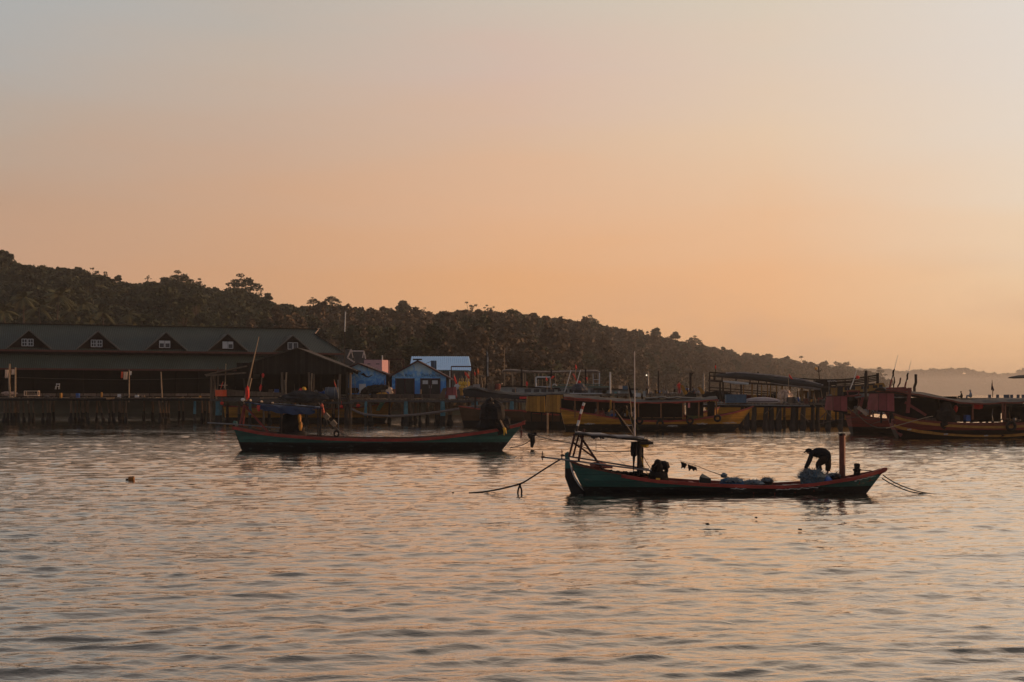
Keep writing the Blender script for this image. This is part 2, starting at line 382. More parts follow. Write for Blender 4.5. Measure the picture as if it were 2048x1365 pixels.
def build_hill():
    pxs = np.arange(-900, 1881, 20.0); n = 26; V = []; 
    for px in pxs:
        y0, yc = shoreY(px), crestY(px)
        for j in range(n):
            Y = y0-30+(yc+260-y0)*(j/(n-1)); V.append((PX(px, Y), Y, hill_z(px, Y)))
    idx = np.arange(len(pxs)*n).reshape(len(pxs), n)
    Fq = np.stack([idx[:-1, :-1], idx[1:, :-1], idx[1:, 1:], idx[:-1, 1:]], -1).reshape(-1, 4)
    tag(np_mesh("hill", np.array(V), Fq, M_soil, smooth=True), kind='structure')
    # farther headlands, soft in the haze
    for nm, prof, Yd, dep in (("far_headland", [(1480,760),(1530,745),(1580,727),(1640,733),(1700,741),(1745,742),(1790,745),(1850,746),(1880,740),(1930,742),(1985,752),(2010,753),(2040,744),(2100,734),(2300,725),(2600,742)], 8200, 900),):
        V = []; pxs = np.arange(1440, 2601, 10.0); n = 8
        for px in pxs:
            top = PZ(interp(prof, px), Yd)-20+4*math.sin(px*0.11)
            for j in range(n):
                t = j/(n-1); V.append((PX(px, Yd), Yd-dep*(1-t)*1.0, -2+(top+2)*math.sin(t*math.pi/2)))
        idx = np.arange(len(pxs)*n).reshape(len(pxs), n)
        Fq = np.stack([idx[:-1, :-1], idx[1:, :-1], idx[1:, 1:], idx[:-1, 1:]], -1).reshape(-1, 4)
        tag(np_mesh(nm, np.array(V), Fq, M_soil, smooth=True), kind='structure')
    return prof, Yd, dep
far_prof, far_Y, far_dep = build_hill()

def leaf_mat(name, c, var=0.2):
    m = bpy.data.materials.new(name); m.use_nodes = True; t = m.node_tree; b = t.nodes['Principled BSDF']
    g = t.nodes.new('ShaderNodeNewGeometry'); oi = t.nodes.new('ShaderNodeObjectInfo')
    rp = t.nodes.new('ShaderNodeValToRGB'); e = rp.color_ramp.elements
    e[0].color = tuple(v*(1-var) for v in c)+(1,); e[1].color = tuple(v*(1+var) for v in c)+(1,)
    ad = t.nodes.new('ShaderNodeMath'); ad.operation = 'ADD'; t.links.new(g.outputs['Random Per Island'], ad.inputs[0]); t.links.new(oi.outputs['Random'], ad.inputs[1])
    ml = t.nodes.new('ShaderNodeMath'); ml.operation = 'MULTIPLY'; t.links.new(ad.outputs[0], ml.inputs[0]); ml.inputs[1].default_value = 0.5
    t.links.new(ml.outputs[0], rp.inputs[0]); t.links.new(rp.outputs[0], b.inputs['Base Color'])
    b.inputs['Roughness'].default_value = 0.8; b.inputs['Specular IOR Level'].default_value = 0.15
    return m
M_leaf = leaf_mat('dark_green_foliage', (0.050, 0.058, 0.030)); M_leafb = leaf_mat('brown_feathery_foliage', (0.120, 0.086, 0.054)); M_leafd = leaf_mat('deep_green_foliage', (0.030, 0.038, 0.022)); M_leafy = leaf_mat('yellow_green_foliage', (0.078, 0.078, 0.034)); M_leafo = leaf_mat('olive_foliage', (0.060, 0.064, 0.032)); M_palm = leaf_mat('palm_foliage', (0.095, 0.092, 0.042))
M_bark = mat('tree_bark', (0.09, 0.065, 0.045), 0.9, 0.3, 2.0)
def clumps(r, centres, radii, per, size, flat=0.8, up=0.0):
    """leaf-clump quads spread through the shell of several lobes -> V, F"""
    cs = np.repeat(np.array(centres), per, 0); rr = np.repeat(np.array(radii), per, 0); n = len(cs)
    d = r.normal(size=(n, 3)); d /= np.linalg.norm(d, axis=1)[:, None]
    rad = (0.55+0.45*r.rand(n)**0.5)*(0.85+0.3*r.rand(n))
    p = cs+d*rad[:, None]*rr*np.array([1, 1, flat])
    a = r.normal(size=(n, 3))*np.array([1, 1, 0.5]); a /= np.linalg.norm(a, axis=1)[:, None]
    b = np.cross(a, r.normal(size=(n, 3))); b /= np.linalg.norm(b, axis=1)[:, None]
    s = size*(0.5+r.rand(n))[:, None]
    V = np.stack([p-a*s*0.6-b*s*0.2, p+b*s*0.45-a*s*0.1, p+a*s*0.7+b*s*0.1, p-b*s*0.45+a*s*0.05], 1).reshape(-1, 3)
    return V, np.arange(n*4).reshape(n, 4)
def lobes(r, kind, H, W):
    cs, rs = [], []
    if kind == 'round':
        for i in range(14): 
            a = r.rand()*6.28; q = r.rand()**0.5*W*0.38
            cs.append((q*math.cos(a), q*math.sin(a), H*(0.50+0.38*r.rand()*(1-0.5*q/(W*.38))))); w = W*(0.08+0.11*r.rand()); rs.append((w, w, w*0.8))
    elif kind == 'umbrella':
        for i in range(26):
            a = i*2.4; q = (0.03+0.97*(i/26))**0.55*W*0.41
            cs.append((q*math.cos(a), q*math.sin(a), H*(0.90-0.42*(q/(W*0.42))**2.2+0.05*r.normal()))); rs.append((W*0.095, W*0.095, W*0.06))
    elif kind == 'feather':
        for i in range(14):
            t = i/13; a = r.rand()*6.28; q = W*0.25*(1-t*0.8)
            cs.append((q*math.cos(a), q*math.sin(a), H*(0.18+0.75*t))); w = W*(0.20-0.11*t); rs.append((w, w, w*1.5))
    elif kind == 'tall':
        for i in range(12):
            a = i*2.4; q = r.rand()**0.6*W*0.27
            cs.append((q*math.cos(a), q*math.sin(a), H*(0.60+0.33*(1-(q/(W*0.3))**2*0.6)*(0.6+0.4*r.rand())))); rs.append((W*(0.13+0.08*r.rand()),)*2+(W*0.13,))
    elif kind == 'sparse':
        for i in range(9):
            a = r.rand()*6.28; q = (0.3+0.7*r.rand())*W*0.42
            cs.append((q*math.cos(a), q*math.sin(a), H*(0.6+0.38*r.rand()))); rs.append((W*0.085, W*0.085, W*0.055))
    return cs, rs
def make_tree(kind, H, W, seed, mleaf, name, label, per=110, size=0.8):
    r = np.random.RandomState(seed); cs, rs = lobes(r, kind, H, W)
    V, Fq = clumps(r, cs, rs, per, size)
    root = thing(name, label, 'tree')
    np_mesh('crown', V, Fq, mleaf, root)
    mb = MB(); tr = 0.02*H+0.1
    top = H*(0.5 if kind != 'feather' else 0.9)
    mb.tube([(0,0,-2), (0.1,0,0), (r.normal()*0.2, r.normal()*0.2, top*0.5), (r.normal()*0.3, r.normal()*0.3, top)], [tr*1.4, tr*1.1, tr*0.8, tr*0.5], 6)
    for c in cs[:9]:
        mb.tube([(0,0,top*0.62), (c[0]*0.45, c[1]*0.45, top*0.62+(c[2]-top*0.62)*0.6), c], [tr*0.5, tr*0.3, tr*0.12], 5)
    mb.build('trunk', M_bark, root)
    return root
def make_palm(H, seed, label):
    r = random.Random(seed); root = thing('coconut_palm', label, 'palm tree'); mb = MB()
    mb.tube([(0,0,-1), (0.3,0,H*0.4), (0.9,0.1,H*0.8), (1.1,0.1,H)], [0.28, 0.2, 0.17, 0.15], 6); mb.build('trunk', M_bark, root)
    cb = MB(); top = Vector((1.1, 0.1, H))
    for i in range(20):
        a = 6.28*i/20+r.uniform(-.15, .15); el = r.uniform(-0.3, 1.25); L = r.uniform(3.6, 5.0); d = Vector((math.cos(a), math.sin(a), 0)); pts = []
        for k in range(8):
            t = k/7; pts.append(top+d*(L*t*math.cos(el)*1.0)+Vector((0,0, L*math.sin(el)*t-1.9*t*t*(1+0.3*math.cos(el)))))
        side = Vector((-d.y, d.x, 0))
        for k in range(7):
            for q in range(2):
                p = pts[k].lerp(pts[k+1], q*0.5); w = 0.95*math.sin(math.pi*min(1, (k+q*0.5+0.8)/8))+0.12; fw = (pts[k+1]-pts[k]).normalized()
                for s in (-1, 1):
                    cb.add([p, p+fw*0.30, p+side*s*w+fw*0.55-Vector((0,0,w*0.55)), p+side*s*w+fw*0.40-Vector((0,0,w*0.6))], [(0,1,2,3)])
    cb.build('crown', M_palm, root); return root
G_hill = 'trees of the wooded hillside'
protos = {
 'round': [make_tree('round', 13, 12, s, M_leaf if s != 3 else M_leafo, 'broadleaf_tree', 'x', 120, 0.85) for s in (1,2,3)],
 'umbrella': [make_tree('umbrella', 19, 22, s, M_leaf, 'rain_tree', 'x', 70, 0.7) for s in (11,12)],
 'feather': [make_tree('feather', 15, 9, s, M_leafb, 'casuarina_tree', 'x', 110, 0.75) for s in (21,22,23)],
 'tall': [make_tree('tall', 17, 9, s, M_leaf, 'tall_tree', 'x', 90, 0.7) for s in (31,32)],
 'sparse': [make_tree('sparse', 14, 11, s, M_leaf, 'thin_crowned_tree', 'x', 34, 0.5) for s in (41,42)],
 'palm': [make_palm(9, 51, 'x'), make_palm(11, 52, 'x')]}
used = set()
def plant(kind, px, Y, s, label, zoff=0.0, group=G_hill, rz=None, v=None):
    pr = protos[kind]; p = pr[rnd.randrange(len(pr))] if v is None else pr[v]
    loc = (PX(px, Y), Y, hill_z(px, Y)+zoff); rz = rnd.uniform(0, 6.28) if rz is None else rz
    if id(p) in used: return copy_tree(p, None, loc, rz, (s*rnd.uniform(.85, 1.15), s*rnd.uniform(.85, 1.15), s*(rnd.uniform(.82, 1.15) if not zoff else 1)), label, group)
    used.add(id(p)); p.location = loc; p.rotation_euler = (0,0,rz); p.scale = (s,)*3; p['label'] = label; p['group'] = group; return p
def zone(px):
    Zs = [(90, 'above the first roof gable'), (160, 'between the first and second roof gables'), (265, 'above the second roof gable'), (395, 'above the third roof gable'), (520, 'above the fourth roof gable'), (620, 'above the fifth roof gable'), (700, 'around the tall thin mast'), (790, 'above the pink house'), (880, 'above the dive shop'), (950, 'above the blue corrugated roof'), (1040, 'above the feather banner'), (1130, 'above the covered jetty'), (1220, 'right of the covered jetty'), (1300, 'behind the tall white mast'), (1400, 'above the wire poles'), (1500, 'above the left of the double-deck boat'), (1600, 'above the middle of the double-deck boat'), (1700, 'above the orange deck lamp'), (9999, 'at the water end of the ridge')]
    return next(t for x, t in Zs if px < x)
def hgt(t): return 'low' if t < .3 else 'halfway up' if t < .62 else 'high'
# named skyline trees: kind, px, top py, width px, label
SPEC = [
 ('tall', 8, 505, 50, 'tallest dark leafy tree where the hill meets the left edge of the view'),
 ('round', 62, 528, 60, 'broad flat-topped dark tree beside the tallest one at the left edge'),
 ('round', 140, 533, 56, 'dense rounded tree on the left crest above the first roof gable'),
 ('sparse', 200, 540, 40, 'thin airy tree poking out of the left crest with twigs showing'),
 ('tall', 236, 554, 18, 'small dark columnar tree standing alone on the left crest'),
 ('sparse', 295, 555, 18, 'little long-stemmed tree with a tiny round crown on the left crest'),
 ('tall', 330, 558, 24, 'narrow dark tree just left of the open crowned giant'),
 ('umbrella', 360, 549, 62, 'open crowned giant above the third roof gable with sky showing through'),
 ('sparse', 400, 562, 34, 'broken crowned tree right of the open crowned giant'),
 ('round', 440, 574, 40, 'low dark tree joined to the left side of the great domed tree'),
 ('umbrella', 487, 556, 72, 'great domed tree with a lacy crown, widest on the skyline'),
 ('tall', 536, 590, 20, 'small bushy tree right of the great domed tree'),
 ('umbrella', 627, 601, 26, 'small umbrella tree on the crest above the end of the long green roof'),
 ('umbrella', 663, 597, 38, 'umbrella shaped tree on the crest above the tall thin mast'),
 ('tall', 807, 605, 32, 'upright dark tree standing above the crest over the blue corrugated roof'),
 ('sparse', 843, 620, 24, 'gappy small tree right of the upright dark one on the crest'),
 ('round', 872, 625, 34, 'low rounded tree on the crest right of the gappy small one'),
 ('sparse', 938, 609, 34, 'leaning light crowned tree at the peak of the middle ridge'),
 ('sparse', 975, 615, 26, 'flat twiggy treetop just right of the middle peak'),
 ('umbrella', 1180, 637, 44, 'flat wind-swept crown on the crest above the striped float pole'),
 ('round', 1262, 656, 56, 'dark rounded treetop above the tall white mast'),
 ('tall', 1312, 660, 26, 'spiky small tree right of the treetop over the white mast'),
 ('tall', 1350, 668, 22, 'palm-like spiky treetop on the falling crest'),
 ('umbrella', 1387, 678, 34, 'open crowned tree at the step of the crest above the black chairs'),
 ('round', 1460, 698, 30, 'dark domed tree above the left end of the double-deck boat'),
 ('round', 1492, 706, 26, 'small hazy domed tree right of the dark domed one'),
 ('round', 1533, 704, 44, 'large hazy rounded tree above the long awning'),
 ('round', 1566, 712, 36, 'hazy spreading tree on the right slope of the large rounded one'),
 ('sparse', 1600, 718, 38, 'wispy hazy tree in the dip of the low ridge'),
 ('round', 1640, 722, 34, 'hazy dark tree above the orange deck lamp'),
 ('umbrella', 1690, 728, 56, 'flat feathery hazy tree above the black deck rail'),
 ('round', 1733, 740, 26, 'small hazy round tree near the water end of the wooded ridge'),
 ('sparse', 1758, 738, 40, 'last thin airy tree at the tip of the wooded ridge'),
]
HH = {'round': 13*0.93, 'umbrella': 19*0.99, 'feather': 14.5, 'tall': 17*0.98, 'sparse': 14*1.0, 'palm': 10}
WW = {'round': 11, 'umbrella': 21, 'feather': 8, 'tall': 8.5, 'sparse': 11}
for kind, px, top, wpx, lab in SPEC:
    Y = crestY(px)-14; s = wpx/F*Y/WW[kind]*1.18; gz = hill_z(px, Y); tz = PZ(top-5, Y)
    o = plant(kind, px, Y, s, lab, tz-gz-HH[kind]*s); o.scale = (s, s, s)
# the crowd of trees on crest and slopes
nT = 0
def cap(px, Y, s, H):
    return min(s, (PZ(interp(SKYL, px)+rnd.uniform(-3, 13), Y)-hill_z(px, Y))/H)
for i in range(64):      # crest
    px = -30+i*28.5+rnd.uniform(-8, 8)
    if px > 1750: break
    Y = crestY(px)+rnd.uniform(-50, 15); k = 'round'; s = rnd.uniform(0.5, 0.8)*(1.15 if px > 1400 else 1)
    s = max(.35, cap(px, Y, s*1.2, 12.5)); plant(k, px, Y, s, ('tall ' if s > .72 else 'small ')+'rounded green tree in the crest canopy '+zone(px)); nT += 1
for i in range(150):     # slopes
    px = rnd.uniform(-40, 1740); t = rnd.uniform(0.08, 0.9); y0, yc = shoreY(px), crestY(px); Y = y0+(yc-y0)*t
    br = px > 500 and t < 0.62
    k = 'feather' if (br and rnd.random() < 0.8) else rnd.choice(['round','round','tall'])
    lab = ('brown feathery casuarina ' if k == 'feather' else 'tall dark tree ' if k == 'tall' else 'rounded dark tree ')+hgt(t)+' on the slope '+zone(px)
    s = cap(px, Y, rnd.uniform(0.75, 1.25)*(1.25 if px > 1350 else 1), {'round': 13, 'tall': 17.5, 'feather': 16}[k])
    if s < .3: continue
    plant(k, px, Y, s, lab); nT += 1
for i, (px, py, w) in enumerate(((14, 612, 'at the left edge, above the roof ridge'), (48, 600, 'right above the first roof gable, the tallest of the palms'), (84, 618, 'just right of the first roof gable'), (112, 596, 'midway between the first two roof gables, standing high'), (140, 626, 'low behind the ridge, left of the second roof gable'), (172, 612, 'above the left slope of the second roof gable'), (212, 628, 'above the right slope of the second roof gable'), (262, 632, 'low behind the ridge between the second and third roof gables'))):
    Y = 330+i*9; s_ = rnd.uniform(0.8, 1.1); zo = PZ(py, Y)-hill_z(px, Y)-10.5*s_
    plant('palm', px, Y, s_, 'coconut palm '+w, zo, group='coconut palms behind the green roof')
print('trees', nT+len(SPEC)+8)
def forest():
    r = np.random.RandomState(5); parts = [[], [], [], [], []]
    n = 2300
    for i in range(n):
        px = r.uniform(-700, 1770); t = r.rand()**0.85*1.04; y0, yc = shoreY(px), crestY(px); Y = y0+3+(yc-y0)*t
        z = hill_z(px, Y); br = px > 450+400*t and t < 0.7
        W = r.uniform(9, 19)*float(np.interp(px, [1100, 1750], [1, 1.7])); H = W*r.uniform(0.65, 0.95)
        mx = PZ(interp(SKYL, px)+r.normal(1, 4), Y)-z
        if t > .75: H = mx/1.0 if mx > 3 else H*.6
        H = min(H, max(2.5, mx)); W = min(W, H*1.6)
        cs, rs = lobes(r, 'feather' if br and r.rand() < .75 else 'round', H*1.15, W)
        cs = np.array(cs)+np.array([PX(px, Y), Y, z-H*0.15])
        k = 1 if br and r.rand() < .8 else int(r.choice([0, 0, 2, 3, 3, 4]))
        V, _ = clumps(r, cs, rs, int(np.interp(Y, [300, 600, 1000], [110, 60, 34])), float(np.interp(Y, [300, 1100, 1900], [0.8, 1.6, 2.6])))
        parts[k].append(V)
    V = np.concatenate([np.concatenate(p) for p in parts]); mi = np.concatenate([np.full(sum(len(q) for q in p)//4, k) for k, p in enumerate(parts)])
    o = np_mesh('hillside_forest', V, np.arange(len(V)).reshape(-1, 4), [M_leaf, M_leafb, M_leafo, M_leafd, M_leafy], mi=mi); tag(o, kind='stuff'); print('forest', len(V)//4)
    Vs = []
    for i in range(900):
        px = r.uniform(1450, 2250); t = r.rand(); Y = far_Y-far_dep*(1-t)
        top = PZ(interp(far_prof, px), far_Y)-20; z = -2+(top+2)*math.sin(t*math.pi/2)
        W = r.uniform(26, 58); cs, rs = lobes(r, 'round', W*0.8, W); cs = np.array(cs)+np.array([PX(px, Y), Y, z-2])
        Vs.append(clumps(r, cs, rs, 14, 9)[0])
    V = np.concatenate(Vs); tag(np_mesh('far_headland_forest', V, np.arange(len(V)).reshape(-1, 4), M_leaf), kind='stuff')
forest()
# ------------------------------------------------------------ shared paints
M_green = mat('green_boat_paint', (0.030, 0.105, 0.088), 0.55, 0.30, 1.6, bump=0.3, bs=9, planks=(2, 0.26), pvar=(0.82, 1.15, 0.55), wear=(0.10,0.13,0.12), bands=[(0.30, (0.012,0.013,0.014))], stretch=(0.4,1,2.5))
M_greenb = mat('green_boat_paint_high', (0.030, 0.105, 0.085), 0.55, 0.3, 1.6, bump=0.3, bs=9, planks=(2, 0.26), pvar=(0.82, 1.15, 0.55), wear=(0.09,0.12,0.11), bands=[(0.62, (0.012,0.013,0.014))], stretch=(0.4,1,2.5))
M_red = mat('red_trim_paint', (0.29, 0.042, 0.030), 0.6, 0.45, 2.5, bump=0.2, bs=14, wear=(0.16,0.09,0.07), stretch=(0.5,1,1))
M_redin = mat('red_inside_paint', (0.17, 0.040, 0.030), 0.75, 0.5, 2.0, bump=0.3, bs=10)
M_white = mat('chalky_white_paint', (0.62, 0.60, 0.56), 0.6, 0.15, 3.0)
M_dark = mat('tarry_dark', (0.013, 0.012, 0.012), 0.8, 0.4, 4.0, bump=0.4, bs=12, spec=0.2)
M_wood = mat('weathered_wood', (0.13, 0.095, 0.065), 0.85, 0.4, 3.0, bump=0.4, bs=18, stretch=(1,1,0.25))
M_woodx = mat('weathered_planks', (0.17, 0.135, 0.10), 0.85, 0.35, 3.0, bump=0.3, bs=18, planks=(0, 0.18))
M_pole = mat('bare_bamboo_pole', (0.34, 0.24, 0.15), 0.7, 0.3, 3.0)
M_dwood = mat('old_dark_timber', (0.040, 0.032, 0.027), 0.9, 0.4, 3.0, bump=0.4, bs=12, stretch=(1,1,0.3))
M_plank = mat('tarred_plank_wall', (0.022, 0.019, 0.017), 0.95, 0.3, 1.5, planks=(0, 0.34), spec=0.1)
M_rope = mat('old_rope', (0.10, 0.085, 0.07), 0.9, 0.3, 20)
M_steel = mat('dull_steel', (0.20, 0.20, 0.20), 0.5, 0.3, 5, metal=0.6)
M_tyre = mat('black_tyre_rubber', (0.016, 0.015, 0.015), 0.85, 0.3, 6, spec=0.2)
M_ochre = mat('ochre_boat_paint', (0.46, 0.215, 0.026), 0.55, 0.28, 1.3, bump=0.25, bs=8, planks=(2, 0.26), pvar=(0.82, 1.15, 0.55), wear=(0.22,0.13,0.05), bands=[(0.75, (0.014,0.013,0.013))], stretch=(0.4,1,2))
M_ochrep = mat('ochre_plank_paint', (0.48, 0.235, 0.035), 0.6, 0.25, 1.5, planks=(0, 0.42))
M_maroon = mat('maroon_boat_paint', (0.21, 0.038, 0.028), 0.55, 0.3, 1.3, bump=0.25, bs=8, planks=(2, 0.26), pvar=(0.82, 1.15, 0.55), wear=(0.10,0.045,0.035), bands=[(0.75, (0.014,0.012,0.013))], stretch=(0.4,1,2))
M_maroonp = mat('maroon_panel_paint', (0.32, 0.075, 0.078), 0.55, 0.2, 1.5, planks=(0, 0.75))
M_tarp = mat('faded_dark_tarpaulin', (0.045, 0.042, 0.040), 0.7, 0.35, 0.9, bump=0.5, bs=3, stretch=(0.3,1,1))
M_blutarp = mat('navy_tarpaulin', (0.022, 0.040, 0.085), 0.5, 0.4, 1.2, bump=0.5, bs=5)
M_grytarp = mat('grey_plastic_sheet', (0.22, 0.20, 0.19), 0.5, 0.35, 1.5, bump=0.4, bs=6)
M_orange = mat('orange_plastic', (0.75, 0.10, 0.03), 0.4, 0.1, 5)
M_redcloth = mat('red_cloth', (0.62, 0.045, 0.035), 0.8, 0.2, 6)
M_yellow = mat('yellow_plastic', (0.60, 0.36, 0.04), 0.5, 0.2, 6)
M_pipeblue = mat('teal_painted_concrete', (0.055, 0.165, 0.205), 0.7, 0.35, 2.0, bump=0.3, bs=8, bands=[(1.15, (0.014,0.015,0.014))])
M_pile = mat('barnacled_pile', (0.105, 0.068, 0.042), 0.9, 0.45, 2.5, bump=0.6, bs=9, bands=[(1.3, (0.012,0.012,0.011))], stretch=(1,1,0.4))
M_skin = mat('tanned_skin', (0.32, 0.17, 0.115), 0.6, 0.1, 8)
M_shirt = mat('dark_cotton_shirt', (0.018, 0.018, 0.021), 0.9, 0.2, 8, bump=0.3, bs=20, spec=0.1)
M_trous = mat('dark_brown_trousers', (0.030, 0.022, 0.018), 0.9, 0.2, 8, bump=0.3, bs=20, spec=0.1)
M_cap = mat('dark_cap_cloth', (0.016, 0.014, 0.016), 0.9, 0.2, 8, spec=0.1)
M_netblue = mat('blue_fishing_net', (0.035, 0.10, 0.18), 0.9, 0.5, 9, bump=0.6, bs=30)
M_netgrey = mat('pale_net_filament', (0.12, 0.155, 0.175), 0.6, 0.3, 9)
M_bluplas = mat('blue_plastic', (0.025, 0.10, 0.34), 0.4, 0.15, 5)

class Fr:
    """places points of one boat or pier by where they stand at a given distance"""
    def __init__(s, px0, Y, z0=0.0): s.X0 = PX(px0, Y); s.Y = Y; s.z0 = z0; s.loc = (s.X0, Y, z0)
    def __call__(s, px, py, dy=0.0):
        Y = s.Y+dy; return Vector((PX(px, Y)-s.X0, dy, PZ(py, Y)-s.z0))
    def x(s, px, dy=0.0): return PX(px, s.Y+dy)-s.X0
    def z(s, py, dy=0.0): return PZ(py, s.Y+dy)-s.z0

def hull_mb(st, floor=-0.4, t=0.07, m=7, pw=2.3):
    """st: stations (x_rail, z_rail, half_beam, x_keel, z_keel); a hollow lofted hull with an inside floor floor metres below the rail"""
    mb = MB(); rings = []
    for xs, zs, b, xk, zk in st:
        r = []
        for sgn in (-1, 1):
            seq = range(m) if sgn < 0 else range(m-2, -1, -1)
            for i in seq:
                s = i/(m-1); y = b*(1-s**pw)**0.75*(1-0.10*s); r.append((xs+(xk-xs)*s, sgn*y, zs+(zk-zs)*s))
        bi = max(0.012, b-t); fl = max(zs+floor, zk+0.08); q = (zs-fl)/(zs-zk); yf = bi*(1-min(.97, q)**pw)**0.75; xf = xs+(xk-xs)*q
        r += [(xs, bi, zs), (xf, yf, fl), (xf, -yf, fl), (xs, -bi, zs)]
        rings.append(r)
    n = len(rings[0]); vs = [p for r in rings for p in r]; fs = []
    for i in range(len(rings)-1):
        for k in range(n):
            fs.append((i*n+k, (i+1)*n+k, (i+1)*n+(k+1)%n, i*n+(k+1)%n))
    nf = len(fs); fs.append(tuple(range(n-1, -1, -1))); fs.append(tuple((len(rings)-1)*n+k for k in range(n)))
    mb.add(vs, fs); mb.mi = [1 if (j < nf and j % n >= 2*m-2) else 0 for j in range(len(fs))]; return mb
def stations(keys, n, b_fn, stern, bow, zk=-0.45):
    """keys: (x, z) sheer points in order; stern=(x_keel at stern), bow=(x_keel at bow)"""
    xs = [k[0] for k in keys]; zs = [k[1] for k in keys]; x0, x1 = xs[0], xs[-1]; out = []
    for i in range(n+1):
        t = i/n; t = 0.5-0.5*math.cos(math.pi*t) if True else t
        x = x0+(x1-x0)*t; z = float(np.interp(x, xs, zs))
        out.append((x, z, b_fn(t), stern+(bow-stern)*t, zk))
    return out
def rail_mb(st, w, h, off=0.0, dz=0.0, cap=0.0, t0=0, t1=None):
    """rubbing strake swept along both rails"""
    mb = MB(); t1 = len(st) if t1 is None else t1
    for sgn in (-1, 1):
        pts = [(x, sgn*(b+off), z+dz) for x, z, b, _, _ in st[t0:t1]]
        for a, c in zip(pts[:-1], pts[1:]): mb.bar(a, c, w, h)
    return mb
def rope(name, pts, r, label, cat='rope', m=None, group=None, parent=None, sag=0.0, n=10):
    """smooth rope through the points"""
    P0 = [Vector(p) for p in pts]; out = []
    for i in range(len(P0)-1):
        p0 = P0[max(0, i-1)]; p1 = P0[i]; p2 = P0[i+1]; p3 = P0[min(len(P0)-1, i+2)]
        for k in range(n):
            t = k/n; q = 0.5*((2*p1)+(-p0+p2)*t+(2*p0-5*p1+4*p2-p3)*t*t+(-p0+3*p1-3*p2+p3)*t**3); q.z -= sag*4*t*(1-t); out.append(q)
    out.append(P0[-1]); o = out[0].copy() if parent is None else Vector((0,0,0)); mb = MB(); mb.tube([p-o for p in out], r, 6)
    ob = mb.build(name, m or M_rope, parent, loc=o)
    if label: tag(ob, label, cat, group)
    return ob
def strands(mb, c, d, n, L, r, seed, up=0.6):
    q = random.Random(seed)
    for i in range(n):
        a = q.uniform(0, 6.28); e = q.uniform(0.0, 1.3); s = Vector((c[0]+d[0]*math.cos(a)*math.cos(e)*0.95, c[1]+d[1]*math.sin(a)*math.cos(e)*0.95, c[2]+d[2]*math.sin(e)*0.92))
        dr = Vector((math.cos(a)*q.uniform(.2, 1), math.sin(a)*q.uniform(.2, 1), q.uniform(-.2, up)+math.sin(e)*0.5)).normalized(); l = L*q.uniform(0.4, 1.2); b = Vector((q.uniform(-1, 1), q.uniform(-1, 1), q.uniform(-1, .3)))*l*0.35
        mb.tube([s, s+dr*l*0.5+b*0.3, s+dr*l+b], [r, r, r*0.6], 3, cap=False)
def net_heap(fr, px, py, dy, rx, ry, rz_, seed, label, m=None, n=200, L=0.35, r=0.008, grey=0.6, group='net heaps in the front boat'):
    c = fr(px, py, dy); o = Vector(fr.loc)+c
    mb = MB(); mb.cur = 0; mb.blob((0,0,0), (rx, ry, rz_), seed, 0.35, 12, 18); mb.blob((rx*0.35, 0.05, -rz_*0.2), (rx*0.55, ry*0.8, rz_*0.7), seed+1, 0.4)
    mb.cur = 1; strands(mb, (0,0,0), (rx, ry, rz_), n, L, r, seed)
    # draped folds
    q = random.Random(seed+5)
    for i in range(26):
        a0 = q.uniform(0, 6.28); pts = []
        for k in range(7):
            a = a0+k*0.28; e = 0.15+1.1*math.sin(k/6*math.pi)*q.uniform(.7, 1); pts.append((rx*1.03*math.cos(a)*math.cos(e), ry*1.03*math.sin(a)*math.cos(e), rz_*1.03*math.sin(e)))
        mb.tube(pts, 0.018, 4, cap=False)
    ob = mb.build('net_heap', [m or M_netblue, M_netgrey], loc=o, smooth=False); return tag(ob, label, 'fishing net', group)

# ------------------------------------------------------------ front green boat
def person_mesh(name, chains, mats, parent, sub=2, matfn=None):
    """one skinned body: chains = [(points, radii)], first chain holds the root; later chains start on an existing point"""
    me = bpy.data.meshes.new(name); vs, es, rs = [], [], []
    def idx(p):
        for i, v in enumerate(vs):
            if (Vector(v)-Vector(p)).length < 1e-4: return i
        vs.append(tuple(p)); rs.append(None); return len(vs)-1
    for pts, rad in chains:
        pr = None
        for p, r in zip(pts, rad):
            i = idx(p)
            if rs[i] is None: rs[i] = r
            if pr is not None: es.append((pr, i))
            pr = i
    me.from_pydata(vs, es, []); o = bpy.data.objects.new(name, me); C.objects.link(o)
    o.modifiers.new('s', 'SKIN'); sv = me.skin_vertices[0].data
    for i, r in enumerate(rs):
        r = r if isinstance(r, tuple) else (r, r); sv[i].radius = r; sv[i].use_root = (i == 0)
    ss = o.modifiers.new('u', 'SUBSURF'); ss.levels = sub; ss.render_levels = sub
    dg = bpy.context.evaluated_depsgraph_get(); dg.update(); ev = o.evaluated_get(dg); nm = bpy.data.meshes.new_from_object(ev)
    bpy.data.objects.remove(o); bpy.data.meshes.remove(me)
    nm.name = name
    nm.materials.clear()
    for m in mats: nm.materials.append(m)
    for p in nm.polygons:
        p.use_smooth = True
        if matfn: p.material_index = matfn(p.center)
    ob = bpy.data.objects.new(name, nm); C.objects.link(ob); ob.parent = parent; return ob
